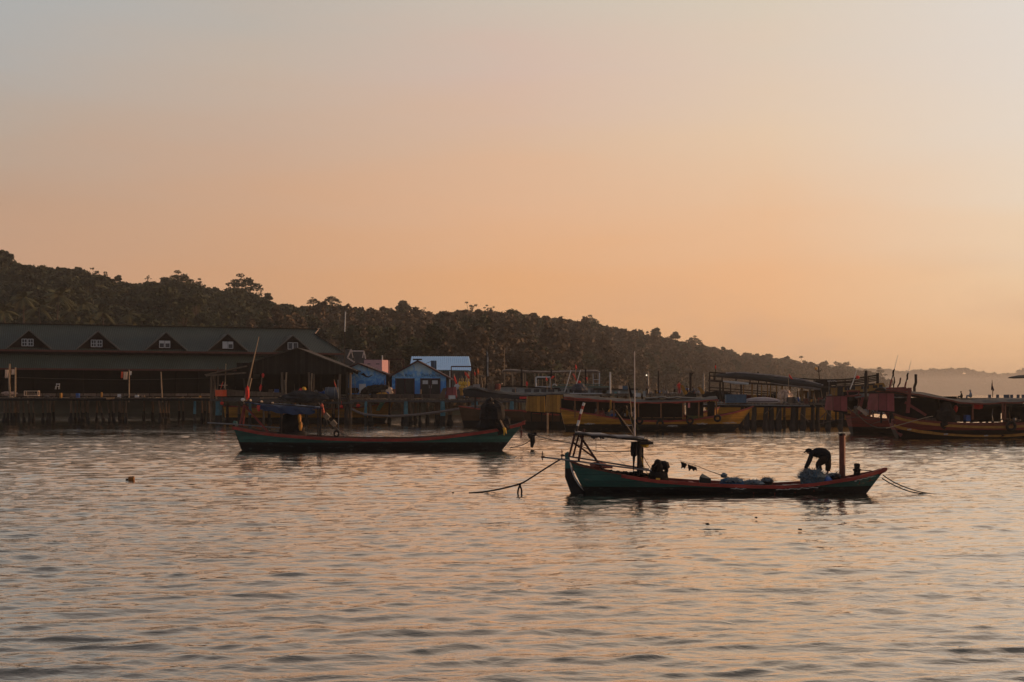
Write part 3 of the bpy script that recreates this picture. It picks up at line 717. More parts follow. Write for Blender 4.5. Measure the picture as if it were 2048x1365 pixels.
def hand_chains(w, d, side, curl, s=1.0):
    """five fingers on a palm that runs from wrist w along d; side is the across-palm direction, curl where fingertips bend"""
    d = Vector(d).normalized(); side = Vector(side).normalized(); curl = Vector(curl).normalized(); w = Vector(w); ch = []
    palm = w+d*0.045*s; ch.append(([w, palm], [0.024, 0.030]))
    for k, (off, L) in enumerate(((-0.030, .070), (-0.010, .082), (0.010, .076), (0.029, .060))):
        b = palm+side*off*s+d*0.035*s; p1 = b+(d*0.8+curl*0.35).normalized()*L*0.5*s; p2 = p1+(d*0.4+curl*0.9).normalized()*L*0.55*s
        ch.append(([palm, b, p1, p2], [0.030, 0.0095, 0.0085, 0.007]))
    t0 = w+d*0.02*s-side*0.028*s; t1 = t0+(d*0.6-side*0.7+curl*0.3).normalized()*0.035*s; t2 = t1+(d*0.8+curl*0.6).normalized()*0.03*s
    ch.append(([w, t0, t1, t2], [0.024, 0.012, 0.010, 0.008])); return ch

def front_boat():
    f = Fr(1450, 57.2); root = thing('fishing_boat', 'long low green fishing boat with red rail and a stooping man, nearest to the viewer', 'fishing boat', f.loc)
    keys = [(f.x(1139), f.z(922)), (f.x(1165), f.z(932)), (f.x(1210), f.z(941)), (f.x(1250), f.z(949)), (f.x(1300), f.z(957)), (f.x(1400), f.z(964)), (f.x(1500), f.z(968)), (f.x(1560), f.z(969)), (f.x(1620), f.z(965)), (f.x(1700), f.z(954)), (f.x(1745), f.z(944)), (f.x(1772), f.z(936))]
    def b(t): return 0.05+1.02*math.sin(math.pi*min(1, max(0, t*0.86+0.13)))**0.75*(1 if t < .9 else max(0.02, 1-((t-.9)/.1)**2*0.97)) if t < 0.999 else 0.03
    st = stations(keys, 46, b, f.x(1180), f.x(1716), -0.45)
    hull_mb(st, floor=-0.34).build('hull', [M_green, M_redin], root, smooth=False)
    rail_mb(st, 0.07, 0.13, 0.02, -0.05, t0=12).build('gunwale', M_red, root)
    rail_mb(st, 0.05, 0.05, 0.02, 0.0, t0=0, t1=13).build('stern_rail', mat('rust_brown_rail', (0.12,0.045,0.03), 0.8, 0.4, 5), root)
    # inside: ribs, floor boards, thwarts
    for i in range(3, len(st)-4, 2):
        x, z, bb, xk, zk = st[i]; mb = MB(); mb.bar((x+.02, -bb+.11, z-.02), (x+.02, -bb+.14, z-.32), .05); mb.bar((x+.02, -bb+.14, z-.31), (x+.02, bb-.14, z-.31), .05); mb.bar((x+.02, bb-.14, z-.32), (x+.02, bb-.11, z-.02), .05); mb.build('rib', M_redin, root)
    mb = MB()
    for i in range(14, len(st)-6):
        x, z, bb, *_ = st[i]; x2 = st[i+1][0]; mb.box(((x+x2)/2, 0, z-0.30), (abs(x2-x)-0.01, 1.7*min(bb, st[i+1][2])-.1, 0.03))
    mb.build('floor_boards', M_woodx, root)
    mb = MB()
    for px in (1330, 1385, 1655, 1700, 1730):
        x = f.x(px); i = min(range(len(st)), key=lambda k: abs(st[k][0]-x)); mb.box((x, 0, st[i][1]-0.06), (0.16, 2*st[i][2]-0.16, 0.05))
    mb.build('thwart', M_redin, root)
    # pale fore deck planks
    mb = MB(); 
    for px in range(1562, 1632, 6):
        x = f.x(px); i = min(range(len(st)), key=lambda k: abs(st[k][0]-x)); mb.box((x, 0.05, st[i][1]-0.10), (0.115, 2*st[i][2]-0.3, 0.03))
    mb.build('deck', mat('pale_deck_boards', (0.40,0.34,0.28), 0.8, 0.3, 4, bump=0.3), root)
    # stern board and its white edge
    mb = MB(); mb.prism([(f.x(1130), f.z(907)), (f.x(1137), f.z(903)), (f.x(1141), f.z(926)), (f.x(1149), f.z(952)), (f.x(1163), f.z(974)), (f.x(1186), f.z(991)), (f.x(1186), -0.5), (f.x(1150), -0.5), (f.x(1141), f.z(985)), (f.x(1130), f.z(955))], -0.07, 0.07)
    mb.build('stern_post', mat('teal_stern_paint', (0.040,0.13,0.125), 0.55, 0.3, 2, bands=[(1.0, (0.012,0.012,0.013))]), root)
    mb = MB(); mb.tube([f(1140, 925, -0.14), f(1144, 942, -0.2), f(1150, 957, -0.26), (f.x(1158), -0.24, f.z(970)), (f.x(1167), -0.18, f.z(980)), (f.x(1179), -0.12, f.z(988))], 0.028, 6); mb.build('edge_trim', M_white, root)
    # bow cap
    mb = MB(); mb.prism([(f.x(1752), f.z(944)), (f.x(1766), f.z(936)), (f.x(1774), f.z(936)), (f.x(1770), f.z(944)), (f.x(1758), f.z(950))], -0.09, 0.09); mb.build('bow_cap', M_red, root)
    # worn white scuffs painted along the side
    mb = MB(); q = random.Random(4)
    for a, c in ((1455, 1485), (1545, 1632), (1705, 1748)):
        for px in range(a, c, 3):
            x = f.x(px); i = min(range(len(st)), key=lambda k: abs(st[k][0]-x)); bb, z = st[i][2], st[i][1]
            mb.box((x, -bb-0.012+0.0, z-0.155+q.uniform(-.015, .015)), (0.075, 0.02, q.uniform(.012, .03)))
    mb.build('scuffed_edge', M_white, root)
    # stern frame and canopy
    mb = MB(); mb.tube([f(1138, 914, -0.35), f(1150, 868, -0.35)], 0.045, 8); mb.tube([f(1157, 924, -0.45), f(1168, 858, -0.45)], 0.05, 8)
    mb.tube([f(1146, 885, -0.3), f(1188, 915, 0.35)], 0.04, 8); mb.tube([f(1160, 872, -0.35), f(1209, 945, -0.5)], 0.045, 8); mb.tube([f(1146, 914, 0.45), f(1158, 868, 0.45)], 0.04, 8); mb.tube([f(1148, 870, -0.5), f(1160, 868, 0.55)], 0.05, 8)
    mb.build('stern_frame', mat('dark_red_frame_wood', (0.07,0.030,0.025), 0.85, 0.5, 4), root)
    for k, (a, c) in enumerate((((1152, 866), (1155, 852)), ((1155, 852), (1158, 841)), ((1158, 841), (1161, 828)), ((1161, 828), (1164, 819)), ((1164, 819), (1166, 812)), ((1166, 812), (1168.5, 806)))):
        mb = MB(); mb.tube([f(*a, -0.35), f(*c, -0.35)], 0.052, 8); mb.build('banded_pole', [M_dwood, M_white, M_red, M_white, M_red, M_white][k], root)
    rows = []
    for j in range(5):
        dy = -0.75+1.5*j/4; r = []
        for i in range(9):
            t = i/8; p = f(1150+t*138, 864+t*11+2.5*math.sin(t*math.pi)*(1 if j in (1,3) else .4), dy); p.z += 0.03*math.sin(i*2.1+j)+(0.04 if j == 2 else 0); r.append(p)
        rows.append(r)
    mb = MB(); mb.sheet(rows, 0.05); mb.build('canopy', M_grytarp, root)
    mb = MB()
    for dy in (-0.7, 0.7): mb.bar(f(1150, 868, dy), f(1296, 882, dy), 0.07, 0.08)
    for px in (1170, 1200, 1230, 1262, 1290): mb.bar(f(px, 867+(px-1150)*0.095, -0.75), f(px, 867+(px-1150)*0.095, 0.75), 0.05)
    mb.tube([f(1286, 880, -0.4), f(1294, 882, -0.4), f(1299, 884, -0.2)], 0.05, 6); mb.box(f(1290, 886, 0), (0.55, 1.2, 0.10))
    mb.build('canopy_frame', M_dwood, root)
    mb = MB(); q = random.Random(9)
    for px in (1184, 1189, 1194, 1200, 1206): 
        p = f(px, 871, -0.72); mb.prism([(p.x-.07, p.z), (p.x+.08, p.z), (p.x+.05, p.z-q.uniform(.08, .2)), (p.x-.04, p.z-q.uniform(.05, .2))], -0.73, -0.71)
    mb.build('torn_fringe', M_dark, root)
    mb = MB(); 
    for px, dy in ((1277, -0.5), (1283, 0.5)): mb.tube([f(px, 952, dy), f(px+1, 884, dy)], [0.075, 0.065], 8)
    mb.tube([f(1279, 950, 0), f(1279, 882, 0)], 0.09, 8); mb.build('canopy_post', M_dark, root)
    mb = MB(); mb.sheet([[f(1262+i*2.1, 884, -0.6) + Vector((0, 0.04*math.sin(i*2), 0)) for i in range(8)], [f(1261+i*2.1, 900, -0.62)+Vector((0, 0.06*math.sin(i*2+1), 0)) for i in range(8)], [f(1262+i*1.9, 914-abs(i-3), -0.6)+Vector((0, 0.05*math.sin(i*2+1), 0)) for i in range(8)]], 0.02)
    mb.add([f(1265, 912, -0.6), f(1271, 912, -0.6), f(1268, 938, -0.58), f(1266, 948, -0.58)], [(0,1,2,3)]); t_ = mb.build('hanging_jacket', M_shirt, loc=f.loc); tag(t_, 'dark jacket hanging from the rear canopy of the front green boat', 'jacket')
    mb = MB(); mb.blob(f(1290, 891, -0.45), (0.14, 0.10, 0.09), 3, 0.5); tag(mb.build('hanging_bag', M_yellow, loc=f.loc), 'small yellow bag hung at the canopy corner of the front boat', 'bag')
    rope('guy_rope', [f(1283, 905, -0.3), f(1293, 925, -0.35), f(1303, 940, -0.4)], 0.014, None, parent=root); rope('guy_rope', [f(1283, 915, -0.3), f(1288, 935, -0.4), f(1296, 949, -0.6)], 0.014, None, parent=root, m=M_yellow)
    # long propeller shafts
    for (a, bq, dy) in (((1085, 914.5), (1303, 942), -0.55), ((1124, 911), (1298, 939), 0.2)):
        mb = MB(); mb.tube([f(*a, dy), f(*bq, dy)], 0.033, 8); sh = mb.build('propeller_shaft', M_steel, root)
        c = f(*a, dy); mb = MB(); mb.lathe([(0.03, -0.06), (0.055, 0), (0.03, 0.09)], c, 8, 'x')
        for k in range(3):
            an = 1.57+k*2.094; u = Vector((0, math.cos(an), math.sin(an))); w = Vector((0, -math.sin(an), math.cos(an)))
            mb.add([c+u*0.04-w*0.03, c+u*0.12-w*0.085+Vector((.03,0,0)), c+u*0.24-w*0.03, c+u*0.22+w*0.04-Vector((.03,0,0)), c+u*0.10+w*0.08-Vector((.03,0,0)), c+u*0.04+w*0.03], [(0,1,2,3,4,5)])
        mb.build('propeller', mat('rusty_propeller', (0.10,0.05,0.035), 0.7, 0.4, 9), sh)
    # engine under dark cloth
    mb = MB(); mb.blob(f(1316, 937, -0.05), (0.25, 0.32, 0.36), 5, 0.30); mb.blob(f(1327, 931, -0.1), (0.20, 0.22, 0.18), 8, 0.35); mb.blob(f(1333, 938, -0.1), (0.09, 0.2, 0.2), 9, 0.3); mb.box(f(1317, 953, 0), (0.75, 0.8, 0.40), tp=0.85)
    mb.tube([f(1302, 942, -.3), f(1316, 930, -.3)], 0.06, 6); mb.build('engine', M_dark, root, smooth=True)
    # clutter aft
    mb = MB(); mb.blob(f(1196, 931, 0), (0.35, 0.3, 0.12), 12, 0.5); mb.box(f(1212, 934, 0.1), (0.5, 0.4, 0.12)); mb.build('float_bag', mat('faded_pink_sack', (0.35,0.13,0.10), 0.8, 0.4, 5), root)
    mb = MB()
    q = random.Random(2)
    for px in range(1222, 1300, 7): mb.blob(f(px, 946+(px-1222)*0.06, q.uniform(-.3, .3)), (0.16, 0.2, q.uniform(.06, .13)), px, 0.5, 7, 9)
    tag(mb.build('cordage', M_dark, root), kind='stuff')
    mb = MB(); mb.box(f(1316, 959, -0.95), (0.16, 0.05, 0.09)); mb.build('yellow_cleat', M_yellow, root)
    # mast and furled flags
    mb = MB(); mb.tube([f(1269.5, 872, 0), f(1269.3, 790, 0), f(1269, 703, 0)], [0.030, 0.024, 0.014], 6); mb.build('mast', mat('white_fibreglass_rod', (0.55,0.48,0.45), 0.5, 0.1, 4), root)
    for (a, bq, tri, col, lab) in (
        ((1267, 872), (1255, 761), [(1255, 761), (1266, 793), (1261, 796)], M_dark, 'tall narrow black flag on the rod left of the white mast of the front boat'),
        ((1270, 872), (1253, 812), [(1253, 812), (1262, 832), (1279, 858), (1278, 862), (1266, 852)], mat('black_flag_with_olive_edge', (0.05,0.045,0.02), 0.9, 0.5, 3), 'black flag with an olive yellow edge slumped on its rod at the front boat mast'),
        ((1268, 872), (1230, 820), [(1230, 820), (1240, 834), (1256, 858), (1244, 852)], M_dark, 'lower furled black flag leaning left from the front boat canopy')):
        g = thing('marker_flag', lab, 'flag', Vector(f.loc), group='black flags at the front boat mast')
        mb = MB(); mb.tube([f(*a, 0.05), f((a[0]+bq[0])/2+1, (a[1]+bq[1])/2, 0.05), f(*bq, 0.05)], 0.016, 5); mb.build('pole', M_pole, g)
        mb = MB(); mb.prism([(f(*p, 0).x, f(*p, 0).z) for p in tri], 0.03, 0.07); mb.build('cloth', col, g)
    # gantry bits seen against the water: hanging hooks
    rope('hook_line', [f(1192, 878, .3), f(1192, 903, .3)], 0.010, None, parent=root); rope('stay_rope', [f(1197, 890, .6), f(1220, 905, .6), f(1256, 935, .5)], 0.006, None, parent=root)
    # lashed post and bollard forward
    mb = MB(); mb.box(f(1684.5, 912, 0.0), (0.20, 0.20, f.z(871)-f.z(957)), rz=-.5); mb.build('mooring_post', mat('rusty_red_post', (0.16,0.05,0.032), 0.6, 0.6, 3, stretch=(1,1,0.3)), root)
    mb = MB(); mb.box(f(1683.5, 869.5, 0), (0.22, 0.22, 0.09)); mb.build('post_top', M_dark, root)
    mb = MB(); mb.lathe([(0.15, -0.1), (0.13, 0.06), (0.17, 0.10), (0.17, 0.14), (0.11, 0.18), (0.13, 0.33), (0.09, 0.38)], f(1714, 946, 0.05), 12); mb.build('bollard', M_dark, root)
    rope('deck_line', [f(1716, 940, 0), f(1730, 941, -.1), f(1748, 943, -.05)], 0.02, None, parent=root)
    return f, root
fb, fb_root = front_boat()
# loose things lying in the front boat
def front_boat_load():
    f = fb
    mb = MB(); c = f(1408.5, 960, -0.1); mb.add([(c.x-.20, -.3, c.z-.22), (c.x+.22, -.3, c.z-.22), (c.x+.22, .15, c.z-.22), (c.x-.20, .15, c.z-.22), (c.x-.22, -.32, c.z+.13), (c.x+.24, -.34, c.z+.06), (c.x+.24, .17, c.z+.08), (c.x-.05, .17, c.z+.24)], [(0,3,2,1),(0,1,5,4),(1,2,6,5),(2,3,7,6),(3,0,4,7),(4,5,6,7)])
    tag(mb.build('fish_box', mat('black_green_tub', (0.02,0.030,0.028), 0.6, 0.3, 4), loc=f.loc), 'dark slanted tub standing midway along the front green boat', 'tub')
    net_heap(f, 1464, 965, -0.1, 0.42, 0.45, 0.19, 31, 'blue net heap with a pale float beside the dark tub in the front boat', n=110, L=0.13)
    net_heap(f, 1505, 967, -0.1, 0.38, 0.45, 0.13, 32, 'low pale net heap in the middle of the front boat', mat('pale_net', (0.18,0.22,0.24), 0.9, 0.5, 8), n=110, L=0.12)
    net_heap(f, 1534, 964, 0.1, 0.25, 0.3, 0.17, 33, 'small dark net heap right of the pale one in the front boat', mat('dark_net', (0.025,0.028,0.03), 0.9, 0.5, 8), n=60, L=0.15)
    net_heap(f, 1624, 959, -0.25, 0.52, 0.5, 0.38, 34, 'large fuzzy grey blue net heap at the feet of the stooping man', mat('grey_blue_net', (0.06,0.10,0.13), 0.9, 0.5, 9), n=420, L=0.20)
    mb = MB(); mb.blob(f(1648, 961, -0.2), (0.30, 0.34, 0.20), 41, 0.25); tag(mb.build('plastic_sack', M_bluplas, loc=f.loc, smooth=True), 'bright blue sack right of the fuzzy net heap in the front boat', 'sack')
    mb = MB(); mb.blob(f(1448, 951, -0.1), (0.15, 0.13, 0.10), 42, 0.4); tag(mb.build('float', M_netgrey, loc=f.loc, smooth=True), 'pale float resting on the blue net heap by the dark tub', 'float')
    net_heap(f, 1668, 953, 0.1, 0.28, 0.35, 0.12, 35, 'dark coil of rope and net at the foot of the red mooring post', mat('brown_net', (0.03,0.022,0.018), 0.9, 0.5, 8), n=50, L=0.15)
    # bent rod with drying rags
    g = thing('rag_line', 'bent rod with two black rags drying over the middle of the front boat', 'rod', f.loc)
    mb = MB(); mb.tube([f(1446, 952, 0), f(1420, 943, 0), f(1390, 931, 0), (f.x(1356), 0, f.z(920))], [0.022, 0.018, 0.013, 0.006], 5); mb.build('rod', M_pole, g)
    for pts in ([(1361, 923), (1372, 927), (1374, 930), (1369, 938), (1366, 935), (1362, 938), (1363, 931)], [(1375, 928.5), (1393, 935), (1394, 942), (1390, 940), (1387, 943), (1383, 938), (1380, 941), (1378, 943), (1376, 935)]):
        mb = MB(); mb.prism([(f.x(a), f.z(c)) for a, c in pts], -0.015, 0.015); mb.build('rag', M_dark, g)
front_boat_load()
def stooping_man():
    f = fb; g = thing('person', 'man in dark shirt, trousers and cap bending over a net heap in the front boat', 'person', f.loc)
    A = lambda px, py, dy=0.0: f(px, py, dy)
    hipc = A(1651, 917, .1); b1 = A(1649.5, 910, .1); b2 = A(1641.5, 907, .1); b3 = A(1632.5, 906, .1); neck = A(1625.5, 906.5, .1); nk = A(1621, 905, .08); head = A(1617, 903.5, .06)
    S = 0.14
    shL, shR = A(1624.5, 906, .1-S-.03), A(1624.5, 906, .1+S+.03); hL, hR = A(1648, 920, .1-.10), A(1653, 920, .1+.10)
    kR, kL = A(1638, 931, -.02), A(1656, 933, .20)
    kF = A(1635, 931.5, -0.02)
    fL = A(1641.5, 947, -0.05); tL = A(1635, 950, -.08); fR = A(1655, 947, .22); tR = A(1649, 950, .20)
    elF = A(1617.5, 922, -.16); wrF = A(1609, 938, -.14); elB = A(1619.5, 922, .32); wrB = A(1611, 940, .24)
    ch = [([hipc, b1, b2, b3, neck, nk], [(.15,.16), (.16,.16), (.17,.165), (.15,.16), (.095,.10), .06]),
          ([hipc, hL], [0.13, .105]), ([hipc, hR], [.13, .105]),
          ([hL, kF, fL, tL], [.105, .062, .042, .03]), ([hR, kL, fR, tR], [.105, .062, .042, .03]),
          ([neck, shL, elF, wrF], [.09, .062, .043, .028]), ([neck, shR, elB, wrB], [.09, .062, .043, .028])]
    d = (wrF-elF).normalized(); ch += hand_chains(wrF, d, (0.3, 1, 0), (-0.5, 0, -0.6)); d = (wrB-elB).normalized(); ch += hand_chains(wrB, d, (0.3, 1, 0), (-.5, 0, -.6))
    hd = head; ch.append(([nk, hd+Vector((0.045, 0, 0.015)), hd+Vector((-.02, 0, -0.03)), hd+Vector((-.045, 0, -.085))], [.06, (.115, .10), (.11, .095), (.06, .065)]))
    person_mesh('body', ch, [M_skin], g)
    # face: nose, brow, ears as small forms on the head
    mb = MB(); fc = hd+Vector((-.10, 0, -.05)); mb.blob(fc+Vector((-.015, 0, -.01)), (.028, .016, .016), 1, 0); 
    for s in (-1, 1): mb.blob(hd+Vector((.01, s*.088, -.03)), (.022, .010, .03), 2, 0)
    mb.build('face_feature', M_skin, g, smooth=True)
    # clothes: slightly fuller skins over trunk, arms and legs
    hs_ = A(1652, 918, .1)
    sh = [([b1, b2, b3, neck, A(1621.5, 905, .1)], [(.24,.25), (.25,.26), (.23,.24), (.16,.17), .09]), ([b1, hs_], [.24, .17]),
          ([neck, shL, elF, elF.lerp(wrF, .85)], [.13, .10, .074, .052]), ([neck, shR, elB, elB.lerp(wrB, .85)], [.13, .10, .074, .052])]
    def garment(name, chains, m):
        mb = MB()
        for pts, rr in chains:
            P_, R_ = [], []
            for i in range(len(pts)-1):
                p0, p1, p2, p3 = pts[max(0, i-1)], pts[i], pts[i+1], pts[min(len(pts)-1, i+2)]
                for k in range(5):
                    t = k/5; P_.append(0.5*((2*p1)+(-p0+p2)*t+(2*p0-5*p1+4*p2-p3)*t*t+(-p0+3*p1-3*p2+p3)*t**3)); R_.append((rr[i]+(rr[i+1]-rr[i])*(t*t*(3-2*t)))*(1+.035*math.sin(i*5+k*2.3)))
            P_.append(pts[-1]); R_.append(rr[-1]); mb.tube(P_, R_, 14)
        mb.build(name, m, g, smooth=True)
    garment('shirt', [([A(1650.5, 921, .1), A(1653, 916, .1), A(1650, 909.5, .1), A(1642, 906.3, .1), A(1633, 906, .1), A(1626.5, 906.5, .1), A(1621.5, 905, .08)], [.10, .19, .215, .215, .20, .145, .06]),
        ([A(1630, 906, .0), shL, elF, elF.lerp(wrF, .9)], [.12, .10, .078, .05]), ([A(1630, 906, .2), shR, elB, elB.lerp(wrB, .9)], [.12, .10, .078, .05])], M_shirt)
    ts_ = A(1648.5, 911.5, .1)
    tr = [([ts_, hipc], [.13, .22]), ([hipc, hL, kF, kF.lerp(fL, .72)], [.22, .18, .14, .12]), ([hipc, hR, kL, kL.lerp(fR, .75)], [.22, .18, .15, .12])]
    garment('trousers', [([A(1649, 912, 0), A(1647, 919, 0), A(1637, 930, -.02), A(1640.5, 942, -.04)], [.13, .175, .125, .10]), ([A(1652, 912, .2), A(1654, 920, .2), A(1656.5, 931, .2), A(1655, 942, .21)], [.13, .17, .12, .10])], M_trous)
    mb = MB(); c = hd+Vector((0.01, 0, .035)); mb.blob(c, (.14, .12, .10), 3, 0.0, 8, 14); mb.prism([(c.x-.08, c.z-.02), (c.x-.10, c.z+.02), (c.x-.20, c.z-.075), (c.x-.195, c.z-.09)], -.075+c.y, .075+c.y); mb.build('cap', M_cap, g, smooth=True)
stooping_man()
# mooring lines of the front boat
W = lambda px, py, Y: P(px, py, Y)
def onwater(px, py): 
    Y = CH*F/(py-HZ); return Vector((PX(px, Y), Y, 0.05))
rope('mooring_rope', [W(1124, 917, 57), W(1090, 938, 56.5), W(1062, 956, 56.5), W(1040, 968, 56.3), W(1000, 978.5, 56.5), W(968, 984, 57.0), W(938, 986.5, 57.2)], 0.035, 'thick dark rope running left from the stern of the front boat to the water', m=M_dwood)
rope('rope_loop', [W(1042, 967, 56.3), W(1037, 978, 56.3), W(1036, 990, 56.3), W(1042, 991, 56.3), W(1043, 980, 56.3), W(1038, 968, 56.3)], 0.035, 'knotted loop of rope hanging from the stern mooring rope of the front boat', m=M_dark)
rope('mooring_rope', [W(1766, 951, 57.2), W(1790, 966, 57), W(1825, 980, 57), W(1860, 987.5, 57.3), W(1905, 989.5, 57.3)], 0.022, 'upper of two thin ropes falling from the bow of the front boat', m=M_dark, group='bow ropes of the front boat')
rope('mooring_rope', [W(1764, 957, 57.2), W(1786, 970, 57), W(1818, 983, 57), W(1850, 988, 57.2), W(1882, 989.5, 57.2)], 0.022, 'lower of two thin ropes falling from the bow of the front boat', m=M_dark, group='bow ropes of the front boat')
for (px, py, w, lab) in ((906, 989, .05, 'tiny dark float left of the end of the stern mooring rope'), (990, 1051, .45, 'long dark strip of weed drifting left below the front boat'), (1415, 1053, .07, 'small dark twig drifting below the middle of the front boat'), (1425, 1064, .40, 'thin dark line of weed below the middle of the front boat'), (1600, 1064, .06, 'speck of dark driftwood below the stooping man'), (1512, 1040, .05, 'bit of floating debris nearest under the front boat hull')):
    p = onwater(px, py); mb = MB(); q = random.Random(int(px)); n_ = 9
    mb.tube([((i/(n_-1)-.5)*2*w, q.uniform(-.05, .05)*min(1, w*3), 0.012+q.uniform(0, .012)) for i in range(n_)], [max(.006, (.016 if w > .1 else .035)*math.sin(math.pi*(i+.5)/n_)*q.uniform(.5, 1.3)) for i in range(n_)], 5)
    tag(mb.build('driftwood', M_dark, loc=p), lab, 'debris')
# float with a yellow drum at the left
p = onwater(263, 962); g = thing('mooring_buoy', 'small orange yellow drum buoy floating alone on the open water at the left', 'buoy', p)
mb = MB(); mb.lathe([(0.03, -0.15), (0.09, -0.13), (0.10, 0.12), (0.03, 0.15)], (0, 0, 0.05), 14, 'x'); mb.build('drum', mat('faded_orange_drum', (0.28,0.12,0.03), 0.6, 0.3, 4), g)
mb = MB(); mb.blob((-0.20, 0, 0.02), (0.08, 0.05, 0.03), 3, 0.4); mb.build('float_tie', M_dark, g)

# ------------------------------------------------------------ middle green boat
def middle_boat():
    f = Fr(757, 100.0); root = thing('fishing_boat', 'green fishing boat with red rail and navy tarpaulin canopy, left of the nearest boat', 'fishing boat', f.loc)
    keys = [(f.x(469), f.z(853)), (f.x(490), f.z(857)), (f.x(520), f.z(863)), (f.x(560), f.z(868)), (f.x(600), f.z(871)), (f.x(660), f.z(875)), (f.x(740), f.z(877)), (f.x(820), f.z(877)), (f.x(880), f.z(873)), (f.x(940), f.z(866)), (f.x(990), f.z(859)), (f.x(1030), f.z(850)), (f.x(1049), f.z(844))]
    def b(t): return (0.06+1.45*math.sin(math.pi*min(1, t*0.88+0.10))**0.75*(1 if t < .88 else max(0.02, 1-((t-.88)/.12)**2*0.98))) if t < .999 else .04
    st = stations(keys, 46, b, f.x(498), f.x(990), -0.6)
    hull_mb(st, floor=-0.5).build('hull', [M_greenb, M_redin], root)
    rail_mb(st, 0.09, 0.20, 0.02, -0.08).build('gunwale', M_red, root)
    rail_mb(st, 0.20, 0.05, -0.06, 0.03).build('rail_cap', mat('worn_rail_cap', (0.10,0.06,0.045), 0.8, 0.5, 3), root)
    for i in range(3, len(st)-4, 2):
        x, z, bb, *_ = st[i]; mb = MB(); mb.bar((x, -bb+.15, z-.02), (x, -bb+.2, z-.46), .07); mb.bar((x, -bb+.2, z-.45), (x, bb-.2, z-.45), .07); mb.bar((x, bb-.2, z-.46), (x, bb-.15, z-.02), .07); mb.build('rib', M_redin, root)
    mb = MB(); mb.prism([(f.x(466), f.z(851)), (f.x(470), f.z(847)), (f.x(474), f.z(853)), (f.x(485), f.z(874)), (f.x(499), f.z(895)), (f.x(502), -0.6), (f.x(490), -0.6), (f.x(477), f.z(882))], -.1, .1); mb.build('stern_post', M_dark, root)
    mb = MB(); mb.tube([f(471, 851, -.15), f(478, 866, -.22), f(486, 879, -.25), f(494, 889, -.2)], .035, 6); mb.build('edge_trim', mat('blue_grey_trim', (0.25,0.28,0.30), 0.6, 0.3, 3), root)
    mb = MB(); mb.prism([(f.x(466), f.z(846)), (f.x(468), f.z(842)), (f.x(474), f.z(843)), (f.x(475), f.z(852))], -.12, .12); mb.build('stern_head', mat('teal_stern_paint_b', (0.06,0.17,0.14), 0.6, 0.3, 3), root)
    mb = MB(); mb.prism([(f.x(1028), f.z(851)), (f.x(1046), f.z(843)), (f.x(1052), f.z(841)), (f.x(1046), f.z(850)), (f.x(1036), f.z(855))], -.14, .14); mb.build('bow_cap', M_red, root)
    mb = MB(); mb.tube([f(1042, 852, -.15), f(1043, 862, -.16), f(1042, 876, -.15)], .06, 6); mb.build('fender', mat('rust_red_fender', (0.09,0.02,0.02), 0.8, 0.3, 5), root)
    # red leaning frame at the stern, with two whip poles
    mb = MB(); mb.tube([f(479, 853, -.5), f(489, 810, -.2)], .07, 6); mb.tube([f(490, 812, -.2), f(536, 864, -.7)], .075, 6); mb.tube([f(486, 853, .6), f(490, 810, .1)], .06, 6); mb.tube([f(492, 815, .1), f(538, 866, .8)], .06, 6); mb.build('stern_frame', mat('red_frame_paint', (0.22,0.045,0.04), 0.7, 0.3, 4), root)
    mb = MB(); mb.tube([f(488, 808, 0), f(503, 738, 0), f(518, 674, 0)], [.075, .05, .025], 6); mb.build('whip_pole', M_pole, root)
    mb = MB(); mb.tube([f(492, 802, 0), f(498, 779, 0), f(503.5, 757, 0)], [.07, .06, .04], 6); mb.build('whip_pole', M_pole, root)
    mb = MB(); mb.blob(f(495, 786, -.1), (.14, .12, .5), 5, .3); mb.blob(f(494, 779, -.1), (.12, .12, .14), 6, .2); mb.build('red_wrap', M_redcloth, root)
    mb = MB(); mb.blob(f(486, 800, -.1), (.16, .14, .12), 7, .3); mb.build('white_knot', M_white, root)
    mb = MB(); mb.tube([f(415, 846, -.6), f(470, 849, -.6), f(560, 856, -.6)], .045, 6); sh = mb.build('propeller_shaft', M_steel, root)
    # navy tarp canopy
    rows = []
    for j in range(6):
        dy = -1.15+2.3*j/5; r = []
        for i in range(14):
            t = i/13; p = f(490+t*153, 805+t*11+(4.5*math.sin(t*math.pi)**2 if j in (0, 5) else -1.5), dy); p.z += 0.05*math.sin(i*1.7+j*1.3)-(0.30*max(0, math.sin((t-.45)*math.pi*2)) if j == 0 else 0); r.append(p)
        rows.append(r)
    mb = MB(); mb.sheet(rows, .06); 
    mb.sheet([[f(520+i*11, 812+i*0.9, -1.18) for i in range(11)], [f(520+i*11, 818+i*0.9+5*math.sin(i/10*math.pi)+1.5*math.sin(i*2.3), -1.2+.08*math.sin(i*2)) for i in range(11)]], .04)
    mb.build('canopy', M_blutarp, root)
    mb = MB(); mb.bar(f(488, 803, -1), f(646, 817, -1), .08); mb.bar(f(488, 803, 1), f(646, 815, 1), .08); mb.build('canopy_frame', M_dwood, root)
    for px, dy in ((636, -1), (641.5, -1), (640, 1), (565, 1), (563, -1)):
        mb = MB(); mb.tube([f(px, 875, dy), f(px, 815, dy)], .055, 6); mb.build('canopy_post', M_dwood, root)
    # engine, coils, gear
    mb = MB(); mb.blob(f(583, 849, 0), (.85, .7, .8), 11, .30, 12, 18); mb.blob(f(568, 858, -.2), (.35, .4, .5), 12, .3); mb.blob(f(592, 862, -.2), (.6, .5, .35), 14, .3); mb.box(f(585, 870, 0), (1.9, 1.6, .4)); mb.build('engine', M_dark, root, smooth=True)
